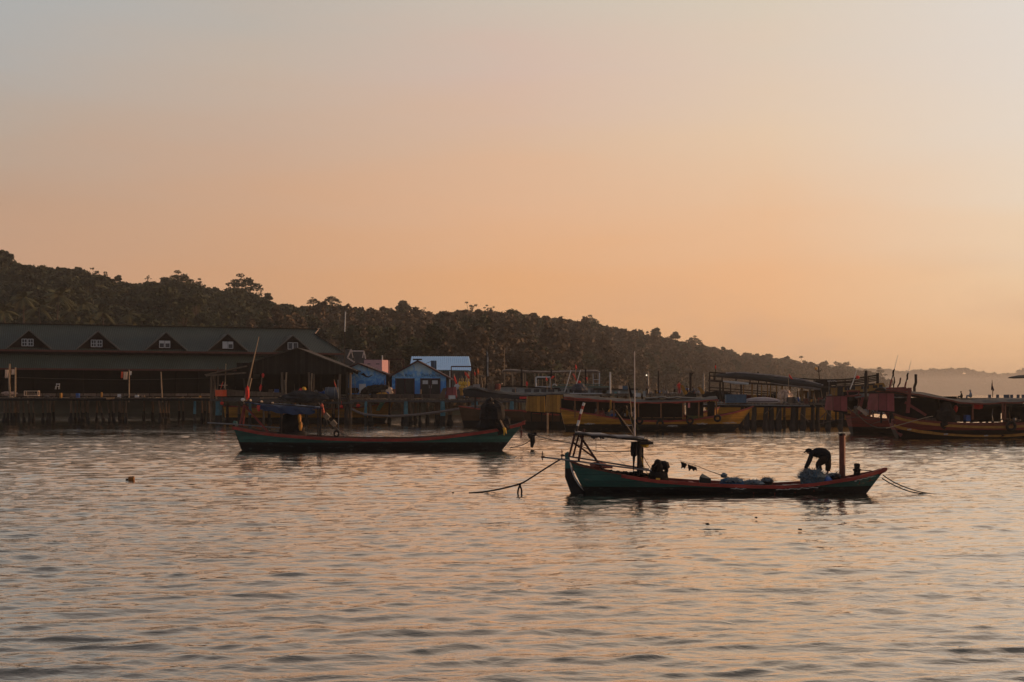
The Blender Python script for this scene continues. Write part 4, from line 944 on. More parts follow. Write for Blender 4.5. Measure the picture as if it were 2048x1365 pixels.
    mb = MB(); mb.blob(f(599, 838, -.6), (.1, .1, .38), 15, .3); mb.blob(f(601, 853, -.6), (.14, .12, .35), 16, .3); mb.build('work_glove', mat('amber_rubber', (0.55,0.26,0.05), 0.6, 0.3, 5), root)
    mb = MB(); mb.torus(f(673, 868, -.8), .16, .06, 16, 8, sz=1.3); mb.build('tyre_ring', M_tyre, root)
    for k, (a, c) in enumerate((((1), (654, 834)), ((2), (668, 848)))): 
        mb = MB(); p = f(*c, -.6); q = Vector((.55, 0, -.6)); mb.bar(p-q*.28, p+q*.2, .34, .34); mb.build('float_drum', mat('dusty_cream_float', (0.24,0.18,0.12), 0.7, 0.3, 3), root)
    mb = MB(); q = random.Random(8)
    pts = [f(637, 806, -.6), f(644, 818, -.6), f(648, 832, -.6), f(662, 846, -.6), f(690, 875, -.8)]
    mb.tube(pts, .05, 5); mb.tube([f(646, 820, -.5), f(655, 850, -.6), f(667, 876, -.8)], .03, 5); mb.tube([f(661, 849, -.6), f(675, 862, -.7), f(698, 874, -.8)], .025, 5); mb.build('float_rope', M_rope, root)
    mb = MB(); 
    for i in range(5): mb.blob(f(644+i*.9, 812+i*4.2, -.65), (.10, .1, .16), i, .3, 6, 8)
    mb.build('pink_rope', mat('faded_red_rope', (0.5,0.12,0.08), 0.8, 0.3, 6), root)
    for px, py in ((501, 801), (523, 804), (545, 807)):
        mb = MB(); mb.blob(f(px, py, -.9), (.09, .09, .10), px, .2, 6, 8); mb.build('net_float', mat('cream_float', (0.6,0.45,0.3), 0.6, 0.2, 6), root)
    # dark net mountain at the fore part
    mb = MB(); mb.blob(f(985, 829, 0), (.85, .8, 1.0), 21, .25, 12, 16); mb.blob(f(990, 850, 0), (1.05, .9, .75), 22, .3, 12, 16); mb.blob(f(980, 810, 0), (.35, .4, .55), 24, .3); strands(mb, f(985, 838, 0), (.9, .8, 1.0), 160, .3, .012, 5)
    tag(mb.build('net_heap', M_dark, loc=f.loc), 'tall black heap of nets on the fore part of the middle green boat', 'fishing net')
    rope('net_line', [f(986, 806, -.3), f(991, 822, -.5), f(1001, 842, -.7), f(1008, 856, -1.0)], .06, 'pale knotted rope hanging over the black net heap of the middle green boat', m=mat('straw_rope', (0.32,0.22,0.13), 0.9, 0.4, 8))
    bpy.data.objects['net_line'].location = Vector(bpy.data.objects['net_line'].location)+Vector(f.loc)
    mb = MB(); mb.tube([f(1008, 856, -1.0), f(1009, 864, -1.05), f(1008, 871, -1.05)], [.10, .07, .03], 6); mb.tube([f(1010, 857, -1.0), f(1013, 868, -1.05)], [.07, .03], 6); mb.build('rope_tail', M_yellow, root)
    return f
mbf = middle_boat()
rope('mooring_rope', [W(1040, 858, 99.5), W(1055, 866, 99), W(1100, 879, 98), W(1150, 889, 97), W(1190, 902, 96), W(1240, 903, 95), W(1266, 902, 94)], .03, 'thin mooring line from the bow of the middle boat towards the front boat canopy', m=M_rope)
rope('mooring_rope', [W(1020, 896, 104), W(1035, 893, 103), W(1048, 889, 102), W(1060, 882, 101), W(1066, 876, 101)], .03, 'short line curving up from the water to the dark hanging float', m=M_dark)
mb = MB(); mb.tube([(0,0,1.15), (.05,0,.6), (-.02,0,0.1)], [.16, .2, .1], 7); mb.blob((-.15,0,.95), (.14,.12,.22), 3, .4); mb.blob((.18,0,1.05), (.16,.1,.14), 4, .4); tag(mb.build('rope_bundle', M_dark, loc=onwater(1064, 899)-Vector((0,0,0.02))), 'dark knotted rope bundle standing in the water right of the middle boat bow', 'rope bundle')
# ------------------------------------------------------------ long green-roofed house over the water
def tile_mat(name, base, hi, pw=0.27, ph=0.30):
    m = bpy.data.materials.new(name); m.use_nodes = True; t = m.node_tree; b = t.nodes['Principled BSDF']
    tcn = t.nodes.new('ShaderNodeTexCoord'); sp = t.nodes.new('ShaderNodeSeparateXYZ'); t.links.new(tcn.outputs['Object'], sp.inputs[0])
    def mth(op, a, bb=None, c=None):
        n = t.nodes.new('ShaderNodeMath'); n.operation = op
        for i, v in enumerate((a, bb, c)):
            if v is None: continue
            if isinstance(v, (int, float)): n.inputs[i].default_value = v
            else: t.links.new(v, n.inputs[i])
        return n.outputs[0]
    u = mth('FRACT', mth('DIVIDE', sp.outputs[0], pw)); v = mth('FRACT', mth('DIVIDE', sp.outputs[1], ph*0.84))
    hu = mth('POWER', mth('SINE', mth('MULTIPLY', u, math.pi)), 2.0); hv = mth('SUBTRACT', 1.0, v)
    hgt = mth('ADD', mth('MULTIPLY', hu, 0.7), mth('MULTIPLY', hv, 0.6))
    painted_highlight = mth('MULTIPLY', mth('GREATER_THAN', hu, 0.55), mth('LESS_THAN', v, 0.55))  # highlight painted into the colour as a lighter dot on each tile crown
    nz = t.nodes.new('ShaderNodeTexNoise'); nz.inputs['Scale'].default_value = 0.6; nz.inputs['Detail'].default_value = 5; t.links.new(tcn.outputs['Object'], nz.inputs[0])
    fac = mth('MULTIPLY', painted_highlight, mth('MULTIPLY', nz.outputs[0], 1.5))
    mx = t.nodes.new('ShaderNodeMix'); mx.data_type = 'RGBA'; t.links.new(fac, mx.inputs[0]); mx.inputs[6].default_value = base+(1,); mx.inputs[7].default_value = hi+(1,)
    t.links.new(mx.outputs[2], b.inputs['Base Color']); b.inputs['Roughness'].default_value = 0.5; b.inputs['Specular IOR Level'].default_value = 0.25
    bp = t.nodes.new('ShaderNodeBump'); bp.inputs['Strength'].default_value = 0.8; bp.inputs['Distance'].default_value = 0.05; t.links.new(hgt, bp.inputs['Height']); t.links.new(bp.outputs[0], b.inputs['Normal'])
    return m
M_tile = tile_mat('green_glazed_roof_tiles', (0.008, 0.016, 0.0145), (0.046, 0.088, 0.078))
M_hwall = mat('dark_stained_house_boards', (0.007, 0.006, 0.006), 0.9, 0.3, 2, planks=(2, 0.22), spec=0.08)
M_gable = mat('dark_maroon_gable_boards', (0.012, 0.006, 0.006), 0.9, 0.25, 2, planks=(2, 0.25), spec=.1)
M_fascia = mat('dark_red_fascia', (0.060, 0.018, 0.018), 0.7, 0.3, 3)
M_winw = mat('white_window_paint', (0.50, 0.52, 0.52), 0.5, 0.1, 5)
M_glass = mat('dim_window_glass', (0.03, 0.035, 0.04), 0.1, 0.1, 2, spec=0.6)
M_deckb = mat('grey_brown_deck_edge', (0.095, 0.075, 0.062), 0.85, 0.4, 2, bump=0.3, bs=10, planks=(0, 1.9))

HA = Vector((PX(0, 206), 206.0)); HB = Vector((PX(690, 226), 226.0)); HANG = math.atan2(HB.y-HA.y, HB.x-HA.x)
he = Vector((math.cos(HANG), math.sin(HANG))); hn = Vector((-he.y, he.x))
def hs(px, d): k = (px-1024)/F; return (k*(HA.y+d*hn.y)-HA.x-d*hn.x)/(he.x-k*he.y)
def hz_(px, py, d): s = hs(px, d); return PZ(py, HA.y+s*he.y+d*hn.y)
def long_house():
    g = thing('stilt_house', 'long dark house over the water with a green tiled roof and five gabled dormers', 'house', (HA.x, HA.y, 0), HANG)
    sl, sr = -9.0, hs(690, 2.6); ez, rz_ = 10.55, 14.55; de, dr = 2.6, 8.8
    lz0, lz1 = 7.75, 9.95
    zsl = lambda d: ez+(rz_-ez)*(d-de)/(dr-de)
    sg = hs(629, 7.6); srr = hs(636, dr); sc = hs(688, de)
    # main roof: front slope, back slope, hip end with small gable on top
    T = 0.14; mb = MB()
    pts = [(sl, de, ez), (sc, de, ez), (sg, 7.55, zsl(7.55)), (srr, dr, rz_), (sl, dr, rz_)]
    mb.add(pts+[(a, b, c-T) for a, b, c in pts], [(0,1,2,3,4), (9,8,7,6,5)]+[(i, i+5, (i+1)%5+5, (i+1)%5) for i in range(5)])
    rf = mb.build('roof', M_tile, g)
    yb = 2*dr-de; mb = MB()
    pts = [(sl, yb, ez), (sc, yb, ez), (sg, 2*dr-7.55, zsl(7.55)), (srr, dr+.003, rz_), (sl, dr+.003, rz_)]
    mb.add(pts+[(a, b, c-T) for a, b, c in pts], [(4,3,2,1,0), (5,6,7,8,9)]+[(i, (i+1)%5, (i+1)%5+5, i+5) for i in range(5)])
    mb.build('back_roof', M_tile, g)
    mb = MB(); pts = [(sc+.004, de, ez), (sc+.004, yb, ez), (sg+.004, 2*dr-7.55, zsl(7.55)), (sg+.004, 7.55, zsl(7.55))]
    mb.add(pts+[(a-.1, b, c-T) for a, b, c in pts], [(0,1,2,3), (7,6,5,4)]+[(i, (i+1)%4, (i+1)%4+4, i+4) for i in range(4)]); mb.build('hip_roof', M_tile, g)
    mb = MB(); mb.bar((sc+.03, de-.03, ez+.06), (sg+.03, 7.5, zsl(7.55)+.06), .2, .12); mb.bar((sl, dr, rz_+.06), (srr, dr, rz_+.06), .28, .14); mb.build('ridge_cap', M_dark, rf)
    mb = MB(); mb.bar((srr-.1, dr-.03, rz_+.14), (srr+.35, dr-.03, rz_+.16), .3, .12); mb.bar((srr+.1, dr, rz_+.02), (sg+.08, 7.5, zsl(7.55)+.06), .12, .10); mb.build('gable_trim', mat('pale_barge_board', (0.42,0.30,0.22), 0.6, 0.2, 3), rf)
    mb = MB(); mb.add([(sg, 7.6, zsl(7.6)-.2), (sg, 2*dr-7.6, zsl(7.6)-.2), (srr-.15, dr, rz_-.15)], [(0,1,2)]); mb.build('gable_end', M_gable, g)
    # lower roof
    mb = MB(); sr2 = hs(689, -0.3)
    pts = [(sl, -.3, lz0), (sr2, -.3, lz0), (sr2, 3.3, lz1), (sl, 3.3, lz1)]
    mb.add(pts+[(a, b, c-T) for a, b, c in pts], [(0,1,2,3), (7,6,5,4)]+[(i, i+4, (i+1)%4+4, (i+1)%4) for i in range(4)]); lr = mb.build('lower_roof', M_tile, g)
    mb = MB(); mb.box(((sl+sr2)/2, -.36, lz0-.14), (sr2-sl, .06, .26)); mb.build('fascia', M_fascia, lr)
    mb = MB(); mb.box(((sl+sc)/2, de-.06, ez-.16), (sc-sl, .06, .28)); mb.build('fascia', M_fascia, rf)
    # walls
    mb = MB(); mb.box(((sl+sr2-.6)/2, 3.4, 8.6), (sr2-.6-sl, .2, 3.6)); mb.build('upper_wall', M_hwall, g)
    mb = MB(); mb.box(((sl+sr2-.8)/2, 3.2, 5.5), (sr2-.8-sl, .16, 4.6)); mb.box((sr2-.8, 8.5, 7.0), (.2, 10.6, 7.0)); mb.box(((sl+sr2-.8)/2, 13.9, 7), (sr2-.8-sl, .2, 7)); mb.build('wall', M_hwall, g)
    for k, px in enumerate((12, 36, 70, 118, 168, 222, 262, 300, 352, 398, 446, 500, 560, 622, 676)):
        mb = MB(); mb.box((hs(px, .3), .3, 5.85), (.16, .16, 3.7)); mb.build('veranda_post', M_hwall, g)
    # floor and the stilts below
    mb = MB(); mb.box(((sl+sr2)/2, 6.2, 3.93), (sr2-sl, 15, .26)); mb.build('floor', M_woodx, g)
    mb = MB(); mb.box(((sl+sr2)/2, -1.42, 3.85), (sr2-sl, .12, .42)); mb.build('floor_edge', M_deckb, g)
    q = random.Random(6); 
    for r_ in range(2):
        for i in range(13):
            s = sl+2+i*(sr2-sl-3)/12+q.uniform(-.5, .5); y = 2.8+r_*4.2+q.uniform(-.3, .3)
            mb = MB(); mb.tube([(s+q.uniform(-.1, .1), y, 3.8), (s, y, 1.2), (s, y, -1)], [.15, .17, .30], 7); mb.build('stilt', M_pile, g)
    # dormers
    for k, (px, ay, lb) in enumerate(((58, 661, 'grid'), (196, 663, 'grid'), (332, 665, 'two'), (455, 668, 'shut'), (585, 671, 'open'))):
        yf = 3.0; s0 = hs(px, yf); az = hz_(px, ay, yf); bz = ez+.25; hw = 2.95; hh = az-bz
        dm = MB(); dm.prism([(s0-hw, bz-.1), (s0+hw, bz-.1), (s0, az-.12)], yf, yf+.14); d = dm.build('dormer_wall', M_gable, g)
        yr = de+(az-ez)/(rz_-ez)*(dr-de)
        mb = MB()
        for sg_ in (-1, 1):
            a = (s0, yf-.35, az+.03); b_ = (s0+sg_*(hw+.25), yf-.35, bz-.17); c = (s0+sg_*(hw+.25), de+.35, bz-.17+.22); dd = (s0, yr, az+.03)
            qd = [b_, a, dd, c] if sg_ < 0 else [a, b_, c, dd]
            mb.slab(qd, .12)
        mb.build('dormer_roof', M_tile, g)
        mb = MB()
        for sg_ in (-1, 1): mb.bar((s0, yf-.38, az+.02), (s0+sg_*(hw+.25), yf-.38, bz-.16), .05, .14)
        mb.build('barge_board', mat('grey_barge_board', (0.10,0.10,0.10), 0.7, 0.2, 4), d)
        wz = bz+.28; wh = 1.0 if k < 2 else 1.02; sh = -.15 if k < 3 else .1
        w = MB()
        def frame(x0, x1, z0, z1, t=.075):
            for a, b_ in (((x0, z0), (x1, z0)), ((x0, z1), (x1, z1)), ((x0, z0), (x0, z1)), ((x1, z0), (x1, z1))):
                w.box(((a[0]+b_[0])/2, yf-.05, (a[1]+b_[1])/2), (abs(a[0]-b_[0])+t, .07, abs(a[1]-b_[1])+t))
        for q_ in (0, 1):
            x0 = s0+sh-.84+q_*.86; x1 = x0+.72; frame(x0, x1, wz, wz+wh)
            if lb == 'grid': w.box(((x0+x1)/2, yf-.052, wz+wh/2), (.05, .05, wh)); w.box(((x0+x1)/2, yf-.054, wz+wh/2), (.72, .05, .05))
        wo = w.build('window', M_winw, g)
        for q_ in (0, 1):
            x0 = s0+sh-.84+q_*.86; white = (lb == 'shut' and q_ == 0)
            mb = MB(); mb.box((x0+.36, yf-.02, wz+wh/2), (.70, .03, wh)); mb.build('shutter' if white else 'pane', M_winw if white else M_glass, wo)
            if (lb == 'two') or (lb == 'shut' and q_ == 1): mb = MB(); mb.box((x0+.36, yf-.045, wz+wh*.8), (.64, .03, wh*.34)); mb.build('blind', M_winw, wo)
    return g
long_house()
def placed(name, mb, m, px, py, Y, label, cat, group=None, smooth=False):
    o = mb.build(name, m, loc=P(px, py, Y), smooth=smooth); return tag(o, label, cat, group)
def bits(lst):
    for nm, px, py, Y, d, m, lab, cat in lst:
        s = Y/F; mb = MB(); mb.box((0,0,0), (d[0]*s, max(.3, d[0]*s*.5), d[1]*s), tp=.93); mb.box((0, 0, d[1]*s*.5+.02), (d[0]*s*.8, .28, .04)); placed(nm, mb, m, px, py, Y, lab, cat)
# washing, chairs and goods seen on the verandas
def hang(px0, px1, py0, py1, Y, m, label, cat, nm='hanging_cloth', group=None, seed=1):
    q = random.Random(seed+px0*7); n = 7; g = P((px0+px1)/2, py0, Y); rows = []
    for j in range(4):
        rows.append([P(px0+(px1-px0)*i/(n-1), py0+(py1-py0)*j/3*(1 if i % 2 else .92), Y)+Vector((0, .06*math.sin(i*2.1+j+seed), 0))-g for i in range(n)])
    mb = MB(); vs = [p for r in rows for p in r]; fs = [(j*n+i, j*n+i+1, (j+1)*n+i+1, (j+1)*n+i) for j in range(3) for i in range(n-1)]
    vs2 = [p+Vector((0, .03, 0)) for p in vs]; mb.add(vs, fs); mb.add(vs2, [f[::-1] for f in fs]); return tag(mb.build(nm, m, loc=g), label, cat, group)
M_peach = mat('sunlit_cream_cloth', (0.72, 0.52, 0.36), 0.8, 0.2, 4)
hang(10, 17, 740, 757, 203, M_peach, 'cream cloth hanging at the far left under the eave beside the crooked pole', 'cloth')
hang(23, 32, 739, 750, 203, M_peach, 'cream awning scrap under the eave right of the crooked left pole', 'cloth')
hang(242, 246, 744, 757, 205, M_orange, 'narrow orange and white strip hanging under the eave left of a thin pole', 'cloth')
hang(247, 255, 744, 760, 205, M_peach, 'cream and orange cloth hanging under the eave left of the thin pole', 'cloth')
hang(258, 263, 743, 751, 205, M_winw, 'small grey rag hanging right of the thin pole under the eave', 'cloth')
def chair(px, py, Y, label):
    g = thing('plastic_chair', label, 'chair', P(px, py, Y)); w = .5
    mb = MB(); mb.box((0, 0, .43), (w, .45, .05)); mb.build('seat', M_winw, g)
    mb = MB(); mb.box((0, .22, .75), (w, .04, .12)); mb.bar((-.23, .22, .4), (-.25, .27, .85), .05); mb.bar((.23, .22, .4), (.25, .27, .85), .05); mb.build('backrest', M_winw, g)
    for a in (-1, 1):
        for b in (-1, 1): mb = MB(); mb.bar((a*.2, b*.18, .42), (a*.26, b*.22, 0), .045); mb.build('leg', M_winw, g)
chair(115, 779, 206, 'pale plastic chair standing on the dark veranda of the long house')
def person_far(px, py, Y, h, pose, top, bottom, label, cap=None):
    """small background figure; py is where the feet or the seat rest"""
    g = thing('person', label, 'person', P(px, py, Y)); s = h/1.7
    if pose == 'stand':
        V_ = lambda x, y, z: Vector((x*s, y*s, z*s)); hip, ch_, nk, hd = V_(0,0,.9), V_(0,0,1.25), V_(0,0,1.45), V_(0,0,1.6)
        ch = [([hip, V_(0,0,1.05), ch_, nk, hd, V_(0,0,1.68)], [.14*s,.12*s,.15*s,.05*s,.09*s,.06*s])]
        for a in (-1, 1): ch += [([hip, V_(a*.1,0,.85), V_(a*.11,-.03,.46), V_(a*.11,0,.06), V_(a*.12,-.13,.03)], [.14*s,.09*s,.06*s,.04*s,.03*s]), ([ch_, V_(a*.2,0,1.36), V_(a*.25,0,1.08), V_(a*.24,-.1,.85)], [.15*s,.06*s,.042*s,.03*s])]
        cut = .92*s
    else:
        V_ = lambda x, y, z: Vector((x*s, y*s, z*s)); hip, ch_, nk, hd = V_(0,0,.12), V_(-.05,0,.45), V_(-.09,0,.62), V_(-.13,0,.76)
        ch = [([hip, V_(-.02,0,.25), ch_, nk, hd, V_(-.13,0,.84)], [.16*s,.14*s,.15*s,.055*s,.095*s,.06*s])]
        for a in (-1, 1): ch += [([hip, V_(-.05,a*.1,.12), V_(-.45,a*.13,.30), V_(-.5,a*.13,-.05), V_(-.62,a*.13,-.08)], [.16*s,.09*s,.06*s,.04*s,.03*s]), ([ch_, V_(-.06,a*.19,.53), V_(-.15,a*.22,.28), V_(-.35,a*.15,.28)], [.15*s,.06*s,.042*s,.03*s])]
        cut = .14*s
    hx = hd.z-.05*s
    person_mesh('body', ch, [M_skin, top, bottom], g, sub=1, matfn=lambda c: 0 if c.z > hx else (1 if c.z > cut else 2))
    mb = MB(); mb.blob(hd+Vector((0, .01, .05*s)), (.11*s, .11*s, .085*s), 2, 0, 6, 10)
    if cap: mb.lathe([(.17*s, 0), (.165*s, .015), (.1*s, .03)], hd+Vector((0, 0, .05*s)), 10)
    mb.build('hat' if cap else 'hair', cap or M_cap, g, smooth=True); return g

# ------------------------------------------------------------ old jetty in front of the house
def pile_obj(parent, f, px0, py0, px1, py1, r, m, dy=0.0, n=8, foot=1.7):
    a, b = f(px0, py0, dy), f(px1, py1, dy); b.z = -1.0; k = a.lerp(b, .58)
    q = random.Random(int(px0*13)); w = lambda: q.uniform(-.06, .06)
    mb = MB(); mb.tube([a, a.lerp(b, .3)+Vector((w(), 0, 0)), k+Vector((w(), 0, 0)), a.lerp(b, .66), b], [r*.85, r, r*1.05, r*foot, r*foot*1.1], n); return mb.build('pile', m, parent)
def old_jetty():
    f = Fr(200, 200); g = thing('jetty', 'old timber jetty on leaning piles in front of the long dark house', 'jetty', f.loc)
    q = random.Random(12)
    mb = MB(); mb.box(((f.x(-60)+f.x(432))/2, 2.6, f.z(797.5)), (f.x(432)-f.x(-60), 5.0, .16)); mb.build('deck', M_woodx, g)
    mb = MB(); mb.box(((f.x(-60)+f.x(432))/2, .0, f.z(799.5)), (f.x(432)-f.x(-60), .22, .32)); mb.box(((f.x(-60)+f.x(432))/2, 3.0, f.z(800)), (f.x(432)-f.x(-60), .22, .3)); mb.build('beam', M_dark, g)
    mb = MB()
    for i in range(90):
        px = q.uniform(-20, 430); mb.bar(f(px, 795.5+q.uniform(-.7, 1.2), q.uniform(0, 3)), f(px+q.uniform(6, 26), 795.5+q.uniform(-.7, 1.2), q.uniform(0, 3)), q.uniform(.05, .12), q.uniform(.03, .08))
    tag(mb.build('loose_boards', M_woodx, g), kind='stuff')
    for a, b in ((8, 8), (16, 15), (21, 25), (28, 28), (37, 37), (46, 49), (57, 61), (67, 67), (86, 86), (94, 97), (101.5, 99), (142, 142), (151, 151), (158, 159), (166, 167), (177.5, 175), (197, 211), (215, 222), (226.5, 229), (240, 243), (245, 246), (252, 251), (252.5, 252), (318, 324), (325, 327), (333, 331), (338, 336), (403, 405), (417, 418)):
        big = a in (325, 318, 333, 142, 166)
        pile_obj(g, f, a, 798.5, b, 846, .17 if big else .125, M_pile, dy=q.uniform(-.05, 1.6), foot=2.6 if big else 2.0)
    for i in range(4): a = q.uniform(-40, 430); pile_obj(g, f, a, 800, a+q.uniform(-3, 3), 842, .13, M_pile, dy=q.uniform(3, 4.8))
    mb = MB(); mb.bar(f(213, 797.5, -.1), f(229, 796.5, -.1), .2, .28); mb.build('cap_beam', mat('raw_orange_timber', (0.34,0.19,0.09), 0.8, 0.3, 4), g)
    for a, y0, b, y1, r in ((19.5, 728, 20.5, 787, .14), (31, 735, 30.5, 786, .13), (258.5, 740, 258, 797, .09), (322, 744, 325, 797, .09), (56, 785, 56, 800, .05)):
        mb = MB(); mb.tube([f(a, y0, .2), f((a+b)/2-(1.5 if a < 20 else 0), (y0+y1)/2+8, .2), f(b, y1+8, .2)], [r*.8, r, r], 7); mb.build('upright_pole', M_pole, g)
    pile_obj(g, f, 390, 803, 390, 846, .20, M_pipeblue, dy=-.2, foot=1.0)
    rope('sagging_line', [f(130, 795, 0), f(175, 792, 0), f(220, 797, 0), f(262, 790, 0)], .05, None, parent=g); rope('sagging_line', [f(-20, 754, 0), f(130, 758, 1.5), f(260, 760, 0), f(430, 756, 0)], .02, None, parent=g)
old_jetty()
# crate on the jetty
g = thing('slatted_crate', 'pale slatted crate standing at the left end of the old jetty', 'crate', P(64, 792.2, 200.5)); mb = MB()
for x in (-.95, .95):
    for y in (-.35, .35): mb.bar((x, y, 0), (x, y, .70), .09)
for z in (.04, .68):
    mb.bar((-.95, -.35, z), (.95, -.35, z), .08); mb.bar((-.95, .35, z), (.95, .35, z), .08); mb.bar((-.95, -.35, z), (-.95, .35, z), .08); mb.bar((.95, -.35, z), (.95, .35, z), .08)
mb.build('frame', mat('pale_crate_wood', (0.62,0.46,0.33), 0.7, 0.2, 5), g)
for i in range(6): mb = MB(); mb.box((-.75+i*.24, -.32, .36), (.10, .02, .6)); mb.build('slat', M_wood, g)
mb = MB(); mb.blob((0,0,0), (.9, .4, .3), 3, .6); mb.bar((-.6, -.3, .1), (1.0, -.3, -.2), .12); placed('rubbish_heap', mb, mat('pale_rubbish', (0.40,0.28,0.22), 0.8, 0.5, 4), 19, 788, 201, 'low pale heap of rubbish at the foot of the crooked left pole', 'rubbish')

# ------------------------------------------------------------ timber boathouse
def boathouse():
    f = Fr(590, 188); g = thing('boathouse', 'black plank-gabled boathouse open at the front, standing on posts over the water', 'boathouse', f.loc)
    mb = MB(); pts = [(505, 723), (529, 716), (560, 706), (594, 696.5), (640, 714), (682, 731), (706, 739), (706, 749), (508, 749), (503, 740)]
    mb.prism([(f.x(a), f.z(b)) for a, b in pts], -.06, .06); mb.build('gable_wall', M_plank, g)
    mb = MB()
    for (a, b) in (((484, 731), (529, 715)), ((529, 715), (594, 695.5)), ((594, 695.5), (682, 730)), ((682, 730), (712, 741))):
        A0, B0 = f(*a, -.4), f(*b, -.4); A1, B1 = A0+Vector((0, 11, 0)), B0+Vector((0, 11, 0)); mb.slab([A0, B0, B1, A1], .12)
    mb.build('roof', M_dwood, g)
    mb = MB(); A0, B0 = f(409, 749, -2), f(490, 732, -2); mb.slab([A0, B0, B0+Vector((0, 6, .2)), A0+Vector((0, 6, .1))], .14); mb.slab([f(475, 736, -2.1), f(487, 734, -2.1), f(487, 736, 1), f(475, 738, 1)], .03); mb.bar(f(412, 752, -2), f(492, 746, -2), .18, .2); mb.build('lean_to_roof', M_wood, g)
    mb = MB(); mb.box(f(497, 742, 2), (2.2, 5, 2.0)); mb.build('loft_wall', M_plank, g)
    q = random.Random(3)
    for a, y0, b, y1, r, m in ((423, 748, 422, 836, .17, M_wood), (430, 750, 426, 800, .13, M_wood), (428, 752, 434, 800, .13, M_pole), (436, 735, 434, 800, .10, M_wood), (452, 728, 451, 790, .07, M_pole), (487, 750, 491, 790, .13, M_dwood), (564, 745, 566, 802, .16, M_wood), (573, 745, 572, 792, .10, M_pole), (569, 760, 571, 798, .10, M_wood), (618, 745, 619, 812, .16, M_wood), (624, 747, 624, 790, .09, M_pole), (628, 748, 627, 788, .07, M_wood), (680, 749, 680, 812, .17, M_wood), (700, 746, 702, 850, .19, M_wood), (694, 745, 694, 840, .17, M_dwood), (526, 795, 527, 842, .15, M_wood), (676, 760, 677, 846, .07, M_steel)):
        mb = MB(); a_, b_ = f(a, y0, q.uniform(-.4, .1)-.2), f(b, y1, -.3); 
        if y1 > 830: b_.z = -1
        mb.tube([a_, a_.lerp(b_, .5)+Vector((q.uniform(-.08, .08), 0, 0)), b_], r, 8); mb.build('post', m, g)
    for a in (525, 560, 600, 640, 670): 
        mb = MB(); mb.tube([f(a, 748, 8), f(a, 845, 8)], .16, 7); mb.build('post', M_dark, g)
    for a, m_ in ((435, M_pipeblue), (441, M_pipeblue), (500, M_pipeblue)): pile_obj(g, f, a, 803, a, 846, .30 if a == 435 else .2, m_, dy=-.2 if a == 435 else .6, foot=1.0)
    for a in (455, 478, 540, 585, 612, 650, 668, 694, 563): pile_obj(g, f, a, 803, a+q.uniform(-2, 2), 848, .2, M_pile, dy=q.uniform(.4, 5))
    pile_obj(g, f, 694, 812, 694, 853, .34, M_dwood, dy=-.5, foot=1.0)
    # platforms
    mb = MB(); mb.box(((f.x(425)+f.x(700))/2, 5, f.z(791)), (f.x(700)-f.x(425), 9.6, .22)); mb.build('floor', M_woodx, g)
    mb = MB(); mb.bar(f(420, 800.5, -.7), f(560, 802, -.7), .22, .26); mb.bar(f(560, 803, -.7), f(706, 807, -.7), .22, .26); mb.bar(f(430, 797, -.2), f(700, 797.5, -.2), .2, .25); mb.build('beam', mat('grey_beam', (0.085,0.08,0.075), 0.85, 0.3, 3), g)
    mb = MB(); mb.bar(f(440, 781, .3), f(500, 786, .3), .3, .4); mb.bar(f(440, 787, 0), f(572, 790, 0), .3, .55); mb.bar(f(500, 786, .3), f(600, 791, .2), .25, .4); mb.build('log', M_wood, g)
    mb = MB(); mb.bar(f(584, 795, -.6), f(640, 794, -.6), .3, .12); mb.bar(f(560, 793, -.6), f(640, 790, -.6), .4, .1); mb.bar(f(520, 796.5, -.4), f(556, 796, -.4), .3, .1); mb.build('loose_plank', M_pole, g)
    mb = MB(); mb.box(((f.x(440)+f.x(690))/2, 9.5, f.z(770)), (f.x(690)-f.x(440), .1, 3.2)); mb.build('back_wall', M_hwall, g)
    return f, g
bh, bh_root = boathouse()
def px_box(nm, px0, px1, py0, py1, Y, dep, m, label, cat, rz=0, group=None, parts=None):
    w = (px1-px0)*Y/F; h = (py1-py0)*Y/F; g = thing(nm, label, cat, P((px0+px1)/2, py1, Y), rz, group)
    mb = MB(); mb.box((0, 0, h/2), (w, dep, h)); mb.build('body', m, g)
    mb = MB(); mb.box((0, 0, h+.02), (w*1.04, dep*1.04, .05)); mb.build('lid', m, g); return g
px_box('orange_tank', 433, 451, 781, 793, 186.5, .9, M_orange, 'small orange box standing at the left corner of the boathouse platform', 'box', rz=-.35)
g = thing('steel_drum', 'large blue grey drum lying on the boathouse platform beside the right posts', 'drum', P(664, 787, 186.8)); mb = MB(); mb.lathe([(.05, -.9), (.80, -.86), (.84, -.4), (.80, 0), (.84, .4), (.80, .86), (.05, .9)], (0,0,0), 18, 'x'); mb.build('barrel', mat('dull_blue_drum', (0.055,0.075,0.10), 0.5, 0.3, 2, bump=.2), g, smooth=False)
mb = MB(); mb.torus((0,0,0), .82, .04, 20, 6, 'y'); 
for sgn in (-1, 1): mb = MB(); mb.lathe([(.83, -.03), (.87, 0), (.83, .03)], (sgn*.45, 0, 0), 18, 'x'); mb.build('hoop', M_steel, g)
mb = MB(); mb.blob((0,0,.1), (2.2, .9, .8), 6, .35, 12, 20); mb.blob((-1.6,-.2,-.1), (1.4, .8, .5), 7, .4, 10, 16); mb.blob((1.9,0,0), (1.2, .7, .5), 8, .4, 10, 16); strands(mb, (0,0,.1), (2.1,.9,.8), 120, .5, .02, 3)
placed('net_heap', mb, mat('black_blue_net', (0.022,0.027,0.032), 0.85, 0.6, 2), 607, 795, 186, 'big dark mound of nets piled on the edge of the boathouse platform', 'fishing net')
